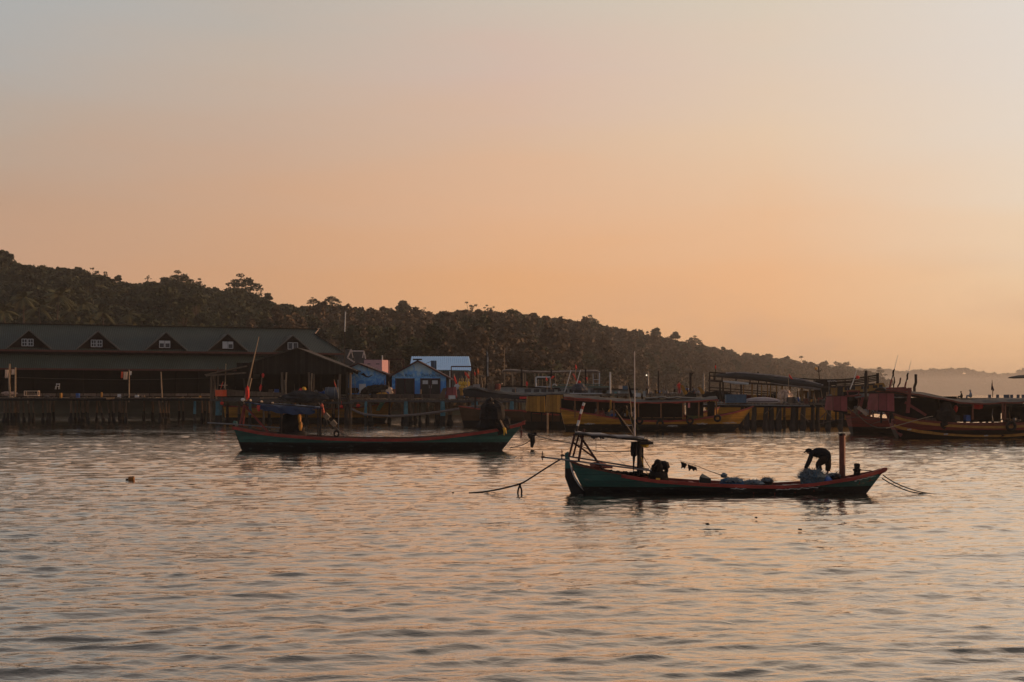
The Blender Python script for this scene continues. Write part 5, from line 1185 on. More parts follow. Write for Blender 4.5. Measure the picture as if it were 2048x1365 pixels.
mb = MB(); mb.blob((0,0,0), (.28, .25, .36), 3, .3); placed('float', mb, M_yellow, 608, 779.5, 187, 'yellow float propped above the dark net mound in the boathouse', 'float', smooth=True)
mb = MB(); mb.blob((0,0,0), (.4, .25, .5), 5, .5); placed('red_bundle', mb, M_redcloth, 602, 784.5, 187, 'red cloth bundle left of the yellow float on the net mound', 'cloth')
def flag(px0, py0, px1, py1, Y, m, tri, label, r=.04, group=None, pm=None, nm='flag', cat='flag'):
    """leaning pole from its foot to its tip, with a limp cloth outline given by where it hangs"""
    o = P(px0, py0, Y); g = thing(nm, label, cat, o, group=group); mb = MB(); a, b = Vector((0,0,0)), P(px1, py1, Y)-o
    mb.tube([a, a.lerp(b, .5)+Vector((.04, 0, 0)), b], [r, r*.9, r*.6], 6); mb.build('pole', pm or M_pole, g)
    if tri:
        q = random.Random(int(px0)); n = len(tri); V = [P(x, y, Y)-o for x, y in tri]; c = sum(V, Vector())/n+Vector((0, -.10, 0))
        mb = MB(); vs = [v+Vector((0, .05*math.sin(i*2.3), 0)) for i, v in enumerate(V)]; mb.add(vs+[c], [(i, (i+1)%n, n) for i in range(n)]); mb.add([v+Vector((0,.03,0)) for v in vs]+[c+Vector((0,.03,0))], [((i+1)%n, i, n) for i in range(n)]); mb.build('cloth', m, g)
    return g
flag(520, 785, 525, 748, 186, M_redcloth, [(519, 782), (518, 776), (522, 768), (524, 773), (522, 782)], 'dark pole with a long limp red cloth hanging in the dark of the boathouse')
mb = MB(); mb.blob((0,0,0), (.16,.16,.3), 3, .3); placed('float', mb, M_redcloth, 526, 751.5, 186, 'small bright red float near the top of the boathouse left opening', 'float', smooth=True)
flag(675, 785, 668, 759, 186, M_redcloth, [(668, 760), (670, 765), (673, 774), (671.5, 775), (668.5, 768)], 'little red and white pennant standing on the blue grey drum')
flag(441, 779, 446, 763, 186.5, M_redcloth, [(444, 766), (447, 764), (443, 776), (441, 777)], 'leaning pink and red pennant behind the orange box')
mb = MB(); mb.bar((-.55, 0, 0), (.6, 0, .02), .05); mb.bar((.15, 0, -.4), (.3, 0, .45), .05); placed('stick_cross', mb, M_peach, 446, 771, 186.4, 'pale crossed sticks standing behind the orange box', 'sticks')
for px, py, lab in ((444, 807, 'orange float hanging below the platform near the left blue pile'), (683, 814, 'orange red float hanging under the platform left of the thick right pile'), (716, 812, 'orange red float hanging under the walkway right of the thick pile'), (518, 814, 'long orange rag hanging under the boathouse platform')):
    mb = MB(); mb.blob((0,0,0), (.24, .2, .22 if 'rag' not in lab else .6), px, .3); mb.tube([(0,0,.2), (0,0,.75)], .02, 5); placed('float', mb, M_redcloth, px, py, 187, lab, 'float', smooth=True)

# ------------------------------------------------------------ blue dive shop, two mural gables
def mural_mat(name):
    m = bpy.data.materials.new(name); m.use_nodes = True; t = m.node_tree; b = t.nodes['Principled BSDF']; tcn = t.nodes.new('ShaderNodeTexCoord')
    sp = t.nodes.new('ShaderNodeSeparateXYZ'); t.links.new(tcn.outputs['Object'], sp.inputs[0])
    wv = t.nodes.new('ShaderNodeTexNoise'); wv.inputs['Scale'].default_value = 0.55; wv.inputs['Detail'].default_value = 4; wv.inputs['Distortion'].default_value = 2.2; t.links.new(tcn.outputs['Object'], wv.inputs[0])
    ad = t.nodes.new('ShaderNodeMath'); ad.operation = 'MULTIPLY_ADD'; t.links.new(sp.outputs[2], ad.inputs[0]); ad.inputs[1].default_value = 0.2; ad.inputs[2].default_value = -1.28
    a2 = t.nodes.new('ShaderNodeMath'); a2.operation = 'MULTIPLY_ADD'; t.links.new(wv.outputs[0], a2.inputs[0]); a2.inputs[1].default_value = 0.9; t.links.new(ad.outputs[0], a2.inputs[2])
    rp = t.nodes.new('ShaderNodeValToRGB'); e = rp.color_ramp.elements; e[0].position = 0.0; e[0].color = (0.04, 0.21, 0.55, 1); e[1].position = 0.9; e[1].color = (0.60, 0.74, 0.76, 1)
    for p, c in ((0.28, (0.05, 0.30, 0.75)), (0.40, (0.24, 0.56, 0.84)), (0.46, (0.08, 0.36, 0.76)), (0.62, (0.40, 0.64, 0.76))): n = e.new(p); n.color = c+(1,)
    t.links.new(a2.outputs[0], rp.inputs[0]); t.links.new(rp.outputs[0], b.inputs['Base Color']); b.inputs['Roughness'].default_value = 0.7; return m
M_mural = mural_mat('sea_mural_paint'); M_maroof = mat('dark_maroon_roof_edge', (0.060, 0.022, 0.022), 0.7, 0.3, 3)
M_letter = mat('black_lettering', (0.012, 0.012, 0.014), 0.6, 0.1, 5)
def letters(parent, text, p, h, m, width=None):
    cu = bpy.data.curves.new('t', 'FONT'); cu.body = text; cu.size = h; cu.extrude = 0.01; o = bpy.data.objects.new('t', cu); C.objects.link(o); bpy.context.view_layer.update()
    me = bpy.data.meshes.new_from_object(o.evaluated_get(bpy.context.evaluated_depsgraph_get())); bpy.data.objects.remove(o)
    xs = [v.co.x for v in me.vertices]; k = (width/(max(xs)-min(xs))) if width else 1
    for v in me.vertices: x, y, z = v.co; v.co = (x*k, -z, y)
    me.materials.clear(); me.materials.append(m); ob = bpy.data.objects.new('lettering', me); C.objects.link(ob); ob.parent = parent; ob.location = p; me.name = 'lettering'; return ob
def dive_shop():
    f = Fr(836, 193); g = thing('dive_shop', 'blue mural dive shop with two dark double doors and black lettering', 'shop', f.loc)
    mb = MB(); mb.prism([(f.x(x), f.z(y)) for x, y in ((784, 790), (784, 752), (835, 723), (892, 754), (892, 790))], 0, .15); mb.build('front_wall', M_mural, g)
    mb = MB(); mb.box((f.x(784), 4.2, f.z(771)), (.15, 8.1, 2.5)); mb.box((f.x(892), 4.2, f.z(771)), (.15, 8.1, 2.3)); mb.build('side_wall', M_hwall, g)
    mb = MB(); 
    for a, b in (((777, 752.5), (835, 720.5)), ((835, 720.5), (902, 757))):
        A0, B0 = f(*a, -.55), f(*b, -.55); mb.slab([A0, B0, B0+Vector((0, 9, 0)), A0+Vector((0, 9, 0))], .2)
    r = mb.build('roof', M_maroof, g); mb = MB(); mb.box(f(835, 719.5, -.3), (1.2, 1.0, .18)); mb.build('ridge_cap', M_dark, r)
    for x0, x1, sg in ((791.5, 828.5, 0), (841.5, 880, 1)):
        w = f.x(x1)-f.x(x0); cx = (f.x(x0)+f.x(x1))/2; top, bot = f.z(758), f.z(789); mb = MB()
        for x in (f.x(x0), cx, f.x(x1)): mb.box((x, -.05, (top+bot)/2), (.12, .1, top-bot))
        mb.box((cx, -.052, top), (w+.12, .1, .12)); fr_ = mb.build('door_frame', M_fascia, g)
        for k in (-1, 1):
            mb = MB(); mb.box((cx+k*w/4, -.02, (top+bot)/2), (w/2-.14, .05, top-bot-.06)); d = mb.build('door', mat('dark_glass_door', (0.010,0.012,0.013), .2, .2, 2), g)
            if sg:
                mb = MB(); mb.bar((cx+k*.14, -.09, f.z(771)), (cx+k*.14, -.09, f.z(777)), .04); mb.build('handle', M_winw, d)
                mb = MB(); mb.box((cx+k*w/4-.03, -.055, f.z(765)), (.75 if k > 0 else .72, .02, .5)); mb.build('paper_notice', M_winw, d)
                if k < 0: mb = MB(); mb.box((cx-w/4-.03, -.068, f.z(765)), (.02, .01, .5)); mb.build('notice_fold', M_steel, d)
    letters(g, 'KOH', (f.x(794.5), -.02, f.z(753.5)), .42, mat('faded_lettering', (0.16,0.17,0.14), 0.7, 0.3, 5), .78); letters(g, 'R', (f.x(810), -.02, f.z(753.5)), .52, M_letter); letters(g, 'ONG', (f.x(814.5), -.02, f.z(753.5)), .38, M_letter, .74)
    letters(g, 'D', (f.x(843), -.02, f.z(753.5)), .54, M_letter); letters(g, 'IVE', (f.x(848.5), -.02, f.z(753.5)), .38, M_letter, .56); letters(g, 'C', (f.x(858), -.02, f.z(753.5)), .54, M_letter); letters(g, 'ENTER', (f.x(863.5), -.02, f.z(753.5)), .38, M_letter, 1.15)
    f2 = Fr(742, 194); g2 = thing('mural_house', 'smaller blue gabled building painted with a diver swimming over waves', 'house', f2.loc)
    mb = MB(); mb.prism([(f2.x(x), f2.z(y)) for x, y in ((697, 790), (697, 736), (716, 728), (772, 750), (772, 790))], 0, .15); mb.build('front_wall', M_mural, g2)
    mb = MB(); 
    for a, b in (((688, 738), (716, 725.5)), ((716, 725.5), (782, 751))):
        A0, B0 = f2(*a, -.5), f2(*b, -.5); mb.slab([A0, B0, B0+Vector((0, 8, 0)), A0+Vector((0, 8, 0))], .2)
    mb.build('roof', M_maroof, g2)
    mb = MB(); mb.prism([(f2.x(x), f2.z(y)) for x, y in ((721, 748.5), (724, 748), (727, 746), (729, 747.5), (733, 752), (737, 753.5), (742, 751), (746, 749.5), (742, 753), (737, 755.5), (731, 754.5), (726, 751.5), (722, 749.5))], -.03, -.005); mb.build('painted_diver', M_letter, g2)
    mb = MB(); mb.box((f2.x(777), .4, f2.z(768)), (.7, .3, 2.6)); mb.build('corner_wall', M_dark, g2)
    mb = MB(); mb.tube([f2(700, 739, -.3), f2(716, 747, -.5)], .16, 6); mb.tube([f2(701, 736, -.3), f2(717, 743, -.5)], .12, 6); mb.build('gutter', M_dwood, g2)
    # terrace in front
    f3 = Fr(800, 189); g3 = thing('shop_terrace', 'timber terrace on piles carrying the two blue buildings', 'terrace', f3.loc)
    mb = MB(); mb.box(((f3.x(700)+f3.x(900))/2, 6, f3.z(791.5)), (f3.x(900)-f3.x(700), 12, .3)); mb.build('deck', M_woodx, g3)
    mb = MB(); mb.bar(f3(742, 790, -.1), f3(890, 789.5, -.1), .2, .18); mb.bar(f3(742, 794, 0), f3(890, 794, 0), .2, .38); mb.build('edge_beam', M_deckb, g3)
    q = random.Random(5)
    for i in range(8): pile_obj(g3, f3, 705+i*25, 795, 705+i*25+q.uniform(-2, 2), 842, .17, M_pile, dy=q.uniform(1, 10))
dive_shop()
px_box('fridge', 719, 731, 769, 786, 190, .7, M_winw, 'white fridge with red and green stickers outside the diver mural', 'fridge')
mb = MB(); mb.blob((0,0,.3), (1.3,.7,.7), 4, .5, 10, 16); mb.blob((-1.8,0,.2), (.8,.5,.5), 5, .5); strands(mb, (0,0,.3), (1.3,.7,.7), 60, .5, .03, 4); placed('gear_heap', mb, M_dark, 757, 785, 190, 'dark heap of diving gear piled between the mural house and the dive shop', 'gear')
mb = MB(); mb.blob((0,0,.1), (.5,.4,.6), 4, .5, 10, 16); mb.blob((.5,0,-.1), (.35,.3,.4), 5, .5); placed('sack', mb, M_peach, 776, 785, 189.5, 'cream sack slumped left of the dive shop doors', 'sack')
px_box('plant_tub', 783, 790, 779, 789, 189.5, .4, mat('brown_tub', (0.16,0.07,0.04), .7, .3, 5), 'brown tub beside the left doors of the dive shop', 'tub'); px_box('wooden_stool', 840, 843, 780, 789, 189.5, .3, M_pole, 'narrow pale post between the two double doors', 'post')
px_box('crate', 694, 716, 777, 787, 190.5, .8, M_dark, 'dark crate left of the white fridge', 'crate')

# ------------------------------------------------------------ buildings behind
def back_buildings():
    f = Fr(700, 232); g = thing('dark_roof_house', 'dark roofed house with white edged twin gables behind the boathouse', 'house', f.loc)
    mb = MB(); mb.slab([f(660, 733, 0), f(708, 733, 0), f(703, 699, 5), f(655, 699, 5)], .2); mb.slab([f(709, 733, 0), f(735, 733, 0), f(729, 702.5, 4), f(706, 702.5, 4)], .2); mb.build('roof', mat('charcoal_roof', (0.030,0.025,0.023), .8, .3, 2), g)
    mb = MB(); mb.box(f(697, 745, 3), (6.4, 5, 2.6)); mb.build('wall', M_dwood, g)
    mb = MB(); mb.bar(f(702.5, 699, -.2), f(695, 716, -.2), .2, .2); mb.bar(f(702.5, 700, -.2), f(706, 716, -.2), .12, .12); mb.bar(f(695, 716, -.2), f(709, 725, -.2), .2, .2); mb.bar(f(704, 702.5, -.2), f(728, 702.5, -.2), .12, .2); mb.bar(f(728, 702.5, -.2), f(725, 716, -.2), .14, .14); mb.bar(f(728, 702.5, -.2), f(731, 718, -.2), .14, .14); mb.build('white_trim', mat('warm_white_trim', (0.60,0.50,0.44), .6, .2, 3), g)  # gable trim in one even warm white
    f = Fr(750, 226); g = thing('pink_house', 'small pink flat-roofed building with slit windows and a sunlit right end', 'house', f.loc); dpt = 3.2
    mb = MB(); x0, x1 = f.x(728), f.x(764); z0, z1 = f.z(760), f.z(720); mb.add([(x0,0,z0),(x1,0,z0),(x1+.9,dpt,z0),(x0+.9,dpt,z0),(x0,0,z1),(x1,0,z1),(x1+.9,dpt,z1),(x0+.9,dpt,z1)], [(0,3,2,1),(4,5,6,7),(0,1,5,4),(1,2,6,5),(2,3,7,6),(3,0,4,7)]); mb.build('wall', mat('pink_plaster', (0.56,0.32,0.33), .8, .12, 1), g)
    for a, b in ((735, 741), (752, 759)): mb = MB(); mb.box(f((a+b)/2, 728.3, -.01), (f.x(b)-f.x(a), .04, .13)); mb.build('slit_window', M_glass, g)
    mb = MB(); mb.tube([f(764.5, 722, .2), f(764.5, 711, .2)], .09, 6); mb.build('vent_pipe', M_winw, g)
    # steel frames standing on the roofs
    for (a, b, t, bt, Y, lab) in ((777.5, 807, 719, 752, 215, 'bare dark steel frame standing between the pink house and the dive shop'), (902.5, 943, 733.5, 790, 200, 'dark steel goal-shaped frame right of the blue corrugated roof')):
        f = Fr(a, Y); g = thing('goal_frame', lab, 'frame', f.loc); mb = MB(); mb.bar(f(a, t), f(b, t), .14, .18); mb.build('crossbar', M_fascia, g)
        for x in (a, b): mb = MB(); mb.bar(f(x, t), f(x, bt), .14); mb.build('upright', M_fascia, g)
    px_box('water_tank', 787.5, 791, 731, 737, 214, .3, M_dwood, 'tiny dark box inside the steel frame left of the dive shop', 'box')
    # pale blue corrugated roof
    f = Fr(880, 214); g = thing('warehouse', 'grey walled warehouse with a pale blue corrugated metal roof', 'warehouse', f.loc); mb = MB()
    m = mat('pale_blue_corrugated', (0.42,0.66,0.92), .6, .08, 2)
    n = 60; A0, A1 = f(818, 742, 0), f(944, 742, 0); Bl, Br = f(823, 713.5, 6), f(938, 713.5, 6); rows = [[], []]
    for i in range(n+1):
        t = i/n; dz = Vector((0, 0, .05*math.sin(i*math.pi)*1.0+(.05 if i % 2 else 0))); rows[0].append(A0.lerp(A1, t)+dz); rows[1].append(Bl.lerp(Br, t)+dz)
    mb.sheet(rows, .05); mb.build('roof', m, g)
    mb = MB(); mb.box(f(888, 768, 2.6), (7.6, 5, 3.6)); mb.build('wall', mat('grey_board_wall', (0.10,0.095,0.09), .8, .25, 2, planks=(0, .3)), g)
    mb = MB(); mb.bar(f(868, 741, -.3), f(938, 742, -.3), .2, .14); mb.build('gutter', mat('green_gutter', (0.10,0.16,0.15), .6, .2, 3), g)
    mb = MB(); mb.tube([f(899.5, 740, -.3), f(899.5, 788, -.3)], .10, 7); mb.build('downpipe', M_winw, g)
    f = Fr(868, 206); g = thing('roof_cabin', 'small steel blue cabin with a stair rail on the warehouse roof', 'cabin', f.loc); mb = MB(); mb.box(f(867.5, 730.5, 0), (.78, .8, 1.25)); mb.build('wall', mat('steel_blue_panel', (0.07,0.14,0.24), .5, .2, 3, planks=(0, .2)), g)
    mb = MB(); mb.bar(f(848, 729, 0), f(863, 723, 0), .07); mb.bar(f(863, 723, 0), f(870, 722.5, 0), .07); mb.build('rail', M_steel, g)
back_buildings()
# tall thin mast behind the roofs, narrow banner poles
f = Fr(690, 205); g = thing('radio_mast', 'tall thin mast with a white upper half behind the boathouse', 'mast', f.loc); mb = MB(); mb.tube([f(688.5, 740), f(689.5, 664)], .07, 6); mb.build('lower_pole', M_dwood, g); mb = MB(); mb.tube([f(689.5, 664), f(691, 624)], [.08, .07], 6); mb.build('upper_pole', M_winw, g)
f = Fr(973, 196); g = thing('feather_banner', 'narrow black and white feather banner on a dark pole right of the flags', 'banner', f.loc); mb = MB(); mb.tube([f(973, 790), f(972.8, 740), f(972.8, 698)], [.13, .09, .06], 6); mb.build('pole', M_dark, g)
mb = MB(); mb.prism([(f.x(x), f.z(y)) for x, y in ((973, 699), (976, 707), (977.5, 718), (976.5, 735), (977.5, 753), (974, 753), (973.3, 730))], -.03, .03); mb.build('cloth', mat('patched_banner', (0.06,0.07,0.07), .8, .9, 1.4, col2=(.5,.48,.45)), g)
mb = MB(); mb.tube([(0,0,0), (0,0,5.6)], [.06,.04], 6); placed('thin_pole', mb, M_pole, 1008.5, 780, 200, 'thin pale pole at the left end of the covered jetty', 'pole')
mb = MB(); mb.box((0,0,0), (.2,.2,.2)); 

# ------------------------------------------------------------ middle walkway with blue piles
def walkway():
    f = Fr(880, 183); g = thing('walkway', 'rough plank walkway on teal piles in front of the dive shop', 'walkway', f.loc); q = random.Random(14)
    mb = MB(); mb.box(((f.x(700)+f.x(1062))/2, 1.6, f.z(799.5)), (f.x(1062)-f.x(700), 3.0, .16)); mb.build('deck', M_woodx, g)
    mb = MB(); mb.bar(f(700, 802.5, 0), f(1062, 803.5, 0), .16, .24); mb.bar(f(700, 803, 2.8), f(1062, 804, 2.8), .16, .24); mb.build('beam', mat('grey_beam_b', (0.075,0.07,0.068), .85, .3, 3), g)
    mb = MB()
    for i in range(110): px = q.uniform(705, 1055); mb.bar(f(px, 798.5+q.uniform(-1.2, 1.0), q.uniform(-.1, 2.6)), f(px+q.uniform(3, 22), 798.5+q.uniform(-1.2, 1.0), q.uniform(-.1, 2.6)), q.uniform(.05, .12), q.uniform(.03, .1))
    tag(mb.build('loose_boards', M_wood, g), kind='stuff')
    for px, r, dy, m, bt in ((732, .20, 0, M_pipeblue, 846), (740, .28, .5, M_pile, 848), (812, .28, 0, M_pipeblue, 848), (820, .30, .5, M_pile, 848), (807, .22, .6, M_pile, 848), (885, .32, 0, M_pipeblue, 849), (876, .22, .7, M_pile, 849), (900, .26, 1, M_pile, 850), (945, .2, .6, M_pipeblue, 850), (952, .26, 0, M_pipeblue, 851), (938, .2, 1.2, M_pile, 850), (1014, .13, .4, M_pole, 846), (1024, .30, 0, M_pipeblue, 852), (1042, .12, 1, M_wood, 840)):
        pile_obj(g, f, px, 803, px, bt, r, m, dy=dy, foot=1.15 if m is M_pipeblue else 1.7)
    for i in range(4): a = q.uniform(705, 1060); pile_obj(g, f, a, 803, a, 846, .14, M_pile, dy=q.uniform(1.5, 3))
    mb = MB(); mb.bar(f(1005, 805, 0), f(988, 822, 0), .08); mb.build('brace', M_pipeblue, g)
    for k in range(7):
        a = 712+k*22; mb = MB(); mb.box(f(a, 795, .3), (.12, .12, .7)); mb.build('rail_stub', M_wood, g)
    return f
wk = walkway()
rope('sagging_hose', [W(702, 818, 181), W(730, 829, 181), W(780, 832.5, 181), (W(830, 830, 181)), W(880, 824, 181), W(930, 816, 181), W(962, 812, 182)], .15, 'thick grey hose sagging between the piles under the walkway', 'hose', m=mat('grey_hose', (0.14,0.115,0.105), .7, .2, 3))
for i, (a, b, c) in enumerate(((980, 805, 172),)):
    pass
# ------------------------------------------------------------ moored wooden tour boats
M_canvas = mat('sun_bleached_canvas', (0.075, 0.068, 0.060), 0.8, 0.5, 0.6, bump=0.5, bs=2.5, stretch=(0.25,1,1))
M_greyhull = mat('dark_brown_hull', (0.075, 0.040, 0.018), 0.7, 0.3, 1.4, bands=[(0.8, (0.014,0.013,0.013))])
def boat_hull(g, f, keys, beam, kx0, kx1, m, railm, zk=-0.5, floor=-0.55, n=34, blunt=False, rw=.14):
    ks = [(f.x(a), f.z(b)) for a, b in keys]
    def b(t):
        e = min(1, max(0, t)); v = math.sin(math.pi*min(1, e*(0.80 if not blunt else .72)+(.17 if not blunt else .27)))**0.7*beam
        return max(.04, v*(1 if e < .86 else max(.02, 1-((e-.86)/.14)**2*.97)))
    st = stations(ks, n, b, f.x(kx0), f.x(kx1), zk); 
    if ks[0][0] > ks[-1][0]: pass
    hull_mb(st, floor=floor, t=.1).build('hull', [m, M_redin], g); rail_mb(st, .10, rw, .02, -.05).build('gunwale', railm, g); return st
def canopy(g, f, pts, depth, m, fr_m, posts, postbot, postm, drop=.14, ribs=True, dy0=None):
    """long awning: pts are points along its near edge; posts at the given places"""
    y0 = -depth/2 if dy0 is None else dy0; rows = []
    xs = [p[0] for p in pts]; ys = [p[1] for p in pts]; n = 26
    for j in range(5):
        t = j/4; dy = y0+depth*t; r = []
        for i in range(n+1):
            px = xs[0]+(xs[-1]-xs[0])*i/n; py = float(np.interp(px, xs, ys)); p = f(px, py, y0); x = p.x; z = p.z+.30*math.sin(math.pi*t)+.04*math.sin(i*1.9+j*2); r.append(Vector((x, dy, z)))
        rows.append(r)
    mb = MB(); mb.sheet(rows, .07); c = mb.build('canopy', m, g)
    for e in (0, 4):
        mb = MB(); 
        for a, b_ in zip(rows[e][:-1], rows[e][1:]): mb.bar(a-Vector((0,0,drop/2)), b_-Vector((0,0,drop/2)), .08, drop)
        mb.build('canopy_edge', fr_m, c)
    for px in posts:
        py = float(np.interp(px, xs, ys))
        for s in (0, 1):
            a = f(px, py, y0); a.y = y0+.12 if s == 0 else y0+depth-.12; b_ = f(px, postbot(px) if callable(postbot) else postbot, y0); b_.y = a.y
            mb = MB(); mb.bar(a, b_, .14, .14); mb.build('post', postm, g)
    return c
def tyre(g, f, px, py, dy, r=.42):
    c = f(px, py, dy); mb = MB(); mb.torus(c, r*.72, r*.28, 20, 8); mb.build('tyre', M_tyre, g)
def fish_mark(g, f, px, py, dy, s, seed):
    """white flourish lettering painted along the side"""
    q = random.Random(seed); c = f(px, py, dy); mb = MB(); n = 9
    for i in range(n):
        x = (i/(n-1)-.5)*s; h = .28*(1-abs(i/(n-1)-.5)*1.6)*s*.5+.03; z = q.uniform(-.04, .04)
        mb.bar((c.x+x-.10*s, dy, c.z+z-h*.3), (c.x+x+.10*s, dy, c.z+z+h*.2), .02, .035)
        mb.bar((c.x+x, dy-.012, c.z+z-h*.5), (c.x+x+.05, dy-.012, c.z+z+h*.7), .02, .04)
    mb.bar((c.x-.4*s, dy-.006, c.z-.05), (c.x+.35*s, dy-.006, c.z), .02, .04); mb.build('side_mark', mat('white_script_paint', (0.42,0.38,0.33), .7, .2, 5), g)

def yellow_boat():
    f = Fr(1310, 153.5); g = thing('tour_boat', 'long ochre tour boat with red edged canopy and tyres on its side, centre', 'boat', f.loc)
    st = boat_hull(g, f, [(1120, 816), (1150, 822), (1190, 829), (1230, 836), (1280, 841), (1330, 842), (1380, 839), (1430, 832), (1470, 824), (1495, 817), (1507, 812)], 2.0, 1134, 1462, M_ochre, M_red)
    canopy(g, f, [(1128, 794), (1180, 798), (1240, 803), (1300, 805), (1360, 804), (1410, 801), (1436, 798)], 3.6, M_canvas, M_red, (1150, 1196, 1228, 1262, 1277, 1322, 1366, 1398, 1433), 836, mat('ochre_red_post', (0.20,0.085,0.03), .6, .3, 5))
    mb = MB(); r0 = [f(1128+i*7.5, 799+.2*i-(i/41)**2*7+4.5*math.sin(i/41*math.pi), -1.75) for i in range(42)]
    for a, b in zip(r0[:-1], r0[1:]): mb.bar(a, b, .07, .10)
    mb.build('lower_rail', M_red, g)
    mb = MB(); mb.sheet([[f(1290+i*8, 797.5-(4 if 3 < i < 9 else 1.5)*abs(math.sin(i*.5)), -.9+j*.9)+Vector((0,0,.12*(j == 1))) for i in range(15)] for j in range(3)], .1); mb.build('rolled_cover', M_tarp, g)
    mb = MB(); mb.box(f(1247, 822, 1.2), (2.6, .15, 2.0)); mb.box(f(1297, 822, 1.3), (3.0, .12, 2.0)); mb.box(f(1170, 818, 1.3), (5.2, .12, 2.2)); mb.build('dark_interior_backing', M_dark, g)
    for px, w in ((1333, 1.6), (1356, .9), (1384, 1.3), (1402, .5), (1422, .8)): mb = MB(); mb.box(f(px, 822, 1.35), (w, .08, 2.0)); mb.build('dark_interior_backing', M_dark, g)  # extra dark panels added on the far side, imitating the shaded boat interior
    mb = MB(); mb.box(f(1262, 823, .2), (1.1, .8, 1.9)); mb.build('locker', M_ochrep, g)
    mb = MB(); mb.box(f(1263, 829, -.25), (.5, .06, .7)); mb.build('blue_panel', M_bluplas, g)
    mb = MB(); mb.torus(f(1247, 826, -.3), .85, .35, 16, 8); mb.blob(f(1237, 826, 0), (.7, .6, 1.1), 5, .3); mb.build('engine', M_dark, g)
    for px, py in ((1279, 842), (1320, 847), (1380, 842), (1435, 837)): tyre(g, f, px, py, -2.15, .42)
    for px, py, s in ((1179, 848, 1.0), (1254, 851, 1.0), (1345, 852, 1.0), (1404, 848, 1.0), (1459, 846, 1.3)): fish_mark(g, f, px, py, -2.02 if px < 1440 else -1.55, s*1.0, px)
    mb = MB(); mb.box(f(1378, 811, -1.8), (.22, .05, .55)); mb.build('pink_tag', mat('pink_rag', (0.6,0.2,0.18), .8, .2, 4), g)
    mb = MB(); 
    for k in range(4): mb.bar(f(1284+k*22, 836, -.9), f(1302+k*22, 836, -.9), .5, .07)
    mb.build('bench', mat('bench_wood', (0.16,0.085,0.03), .8, .3, 3), g)
    mb = MB(); mb.box(f(1390, 835, -1.3), (1.6, .5, .3)); mb.build('green_pad', mat('olive_pad', (0.07,0.08,0.02), .9, .3, 3), g)
    mb = MB(); mb.tube([f(1217, 824, -1.9), f(1222, 817, -1.9), f(1221, 800, -1.9)], .10, 6); mb.build('amber_pipe', M_ochrep, g)
    return f
yb = yellow_boat()
def yellow_boat_behind():
    f = Fr(1385, 158.5); g = thing('tour_boat', 'second ochre hull with a rising red rail, mostly hidden behind the long ochre boat', 'boat', f.loc)
    boat_hull(g, f, [(1290, 838), (1340, 836), (1370, 831), (1400, 825), (1425, 819), (1440, 814)], 1.3, 1292, 1425, M_ochre, M_red)
yellow_boat_behind()
# stern cabins and canopied boats left of it
def left_canopy_boat():
    f = Fr(1020, 171); g = thing('tour_boat', 'dark canopied boat lying behind the teal piles, left of the ochre cabins', 'boat', f.loc)
    boat_hull(g, f, [(918, 812), (960, 818), (1040, 821), (1100, 820), (1145, 815)], 1.9, 930, 1120, M_greyhull, M_red, n=24)
    canopy(g, f, [(926, 781), (945, 776), (985, 786), (1040, 791), (1085, 791), (1130, 788)], 3.6, mat('black_canopy', (0.020,0.020,0.022), .7, .3, .8, bump=.4, bs=3), M_dark, (950, 985, 1030, 1075), 818, M_dwood, drop=.5)
    mb = MB(); mb.sheet([[f(928+i*13, 781+min(i, 4)*2.4+(i > 4)*(i-4)*.5-j*1.0, -1.84+j*.02) for i in range(13)] for j in range(2)], .05)
    rows = [[f(928+i*14, 778+min(i, 4)*2.6+(i > 4)*(i-4)*.6, -1.86) for i in range(12)], [f(928+i*14, 793+min(i, 4)*1.0+math.sin(i)*.8, -1.9) for i in range(12)]]
    mb = MB(); mb.add([p for r in rows for p in r]+[p+Vector((0,.04,0)) for r in rows for p in r], [(i, i+1, i+13, i+12) for i in range(11)]+[(i+36, i+37, i+25, i+24) for i in range(11)]); mb.build('side_curtain', mat('black_canopy', (0,0,0)), g)
    mb = MB(); mb.box(f(1047, 796, -1.95), (.95, .05, .25)); mb.build('red_strip', M_redcloth, g)
left_canopy_boat()
def cabin(px0, px1, py0, py1, Y, m, nm, label, cat, slant=0, dep=1.8, group=None, side=0):
    f = Fr((px0+px1)/2, Y); g = thing(nm, label, cat, f.loc, group=group); x0, x1, z0, z1 = f.x(px0), f.x(px1), f.z(py1), f.z(py0); s = slant*Y/F; sd = side*Y/F
    mb = MB(); v = [(x0-s, 0, z0), (x1+s*.3, 0, z0-.12), (x1+s*.3, dep, z0-.12), (x0-s-sd, dep*.6, z0+.1), (x0, 0, z1), (x1, 0, z1), (x1, dep, z1), (x0-sd*.8, dep*.6, z1-.05)]
    mb.add(v, [(0,3,2,1), (4,5,6,7), (0,1,5,4), (1,2,6,5), (2,3,7,6), (3,0,4,7)]); mb.build('wall', m, g)
    mb = MB(); o = .07; mb.add([(v[4][0]-o, -o, z1+.004), (v[5][0]+o, -o, z1+.004), (v[6][0]+o, dep+o, z1+.004), (v[7][0]-o, dep*.6+o, z1-.046), (v[4][0]-o, -o, z1+.07), (v[5][0]+o, -o, z1+.07), (v[6][0]+o, dep+o, z1+.07), (v[7][0]-o, dep*.6+o, z1+.02)], [(0,3,2,1), (4,5,6,7), (0,1,5,4), (1,2,6,5), (2,3,7,6), (3,0,4,7)]); mb.build('roof', M_dwood if m is M_ochrep else M_fascia, g)
    mb = MB(); mb.bar((x0-s, -.03, z0-.02), (x1+s*.3, -.03, z0-.14), .12, .14); 
    for px in (.2, .8): mb.bar((x0+(x1-x0)*px, .3, z0), (x0+(x1-x0)*px, .3, z0-1.1), .14)
    mb.build('support', M_dark, g); return f, g
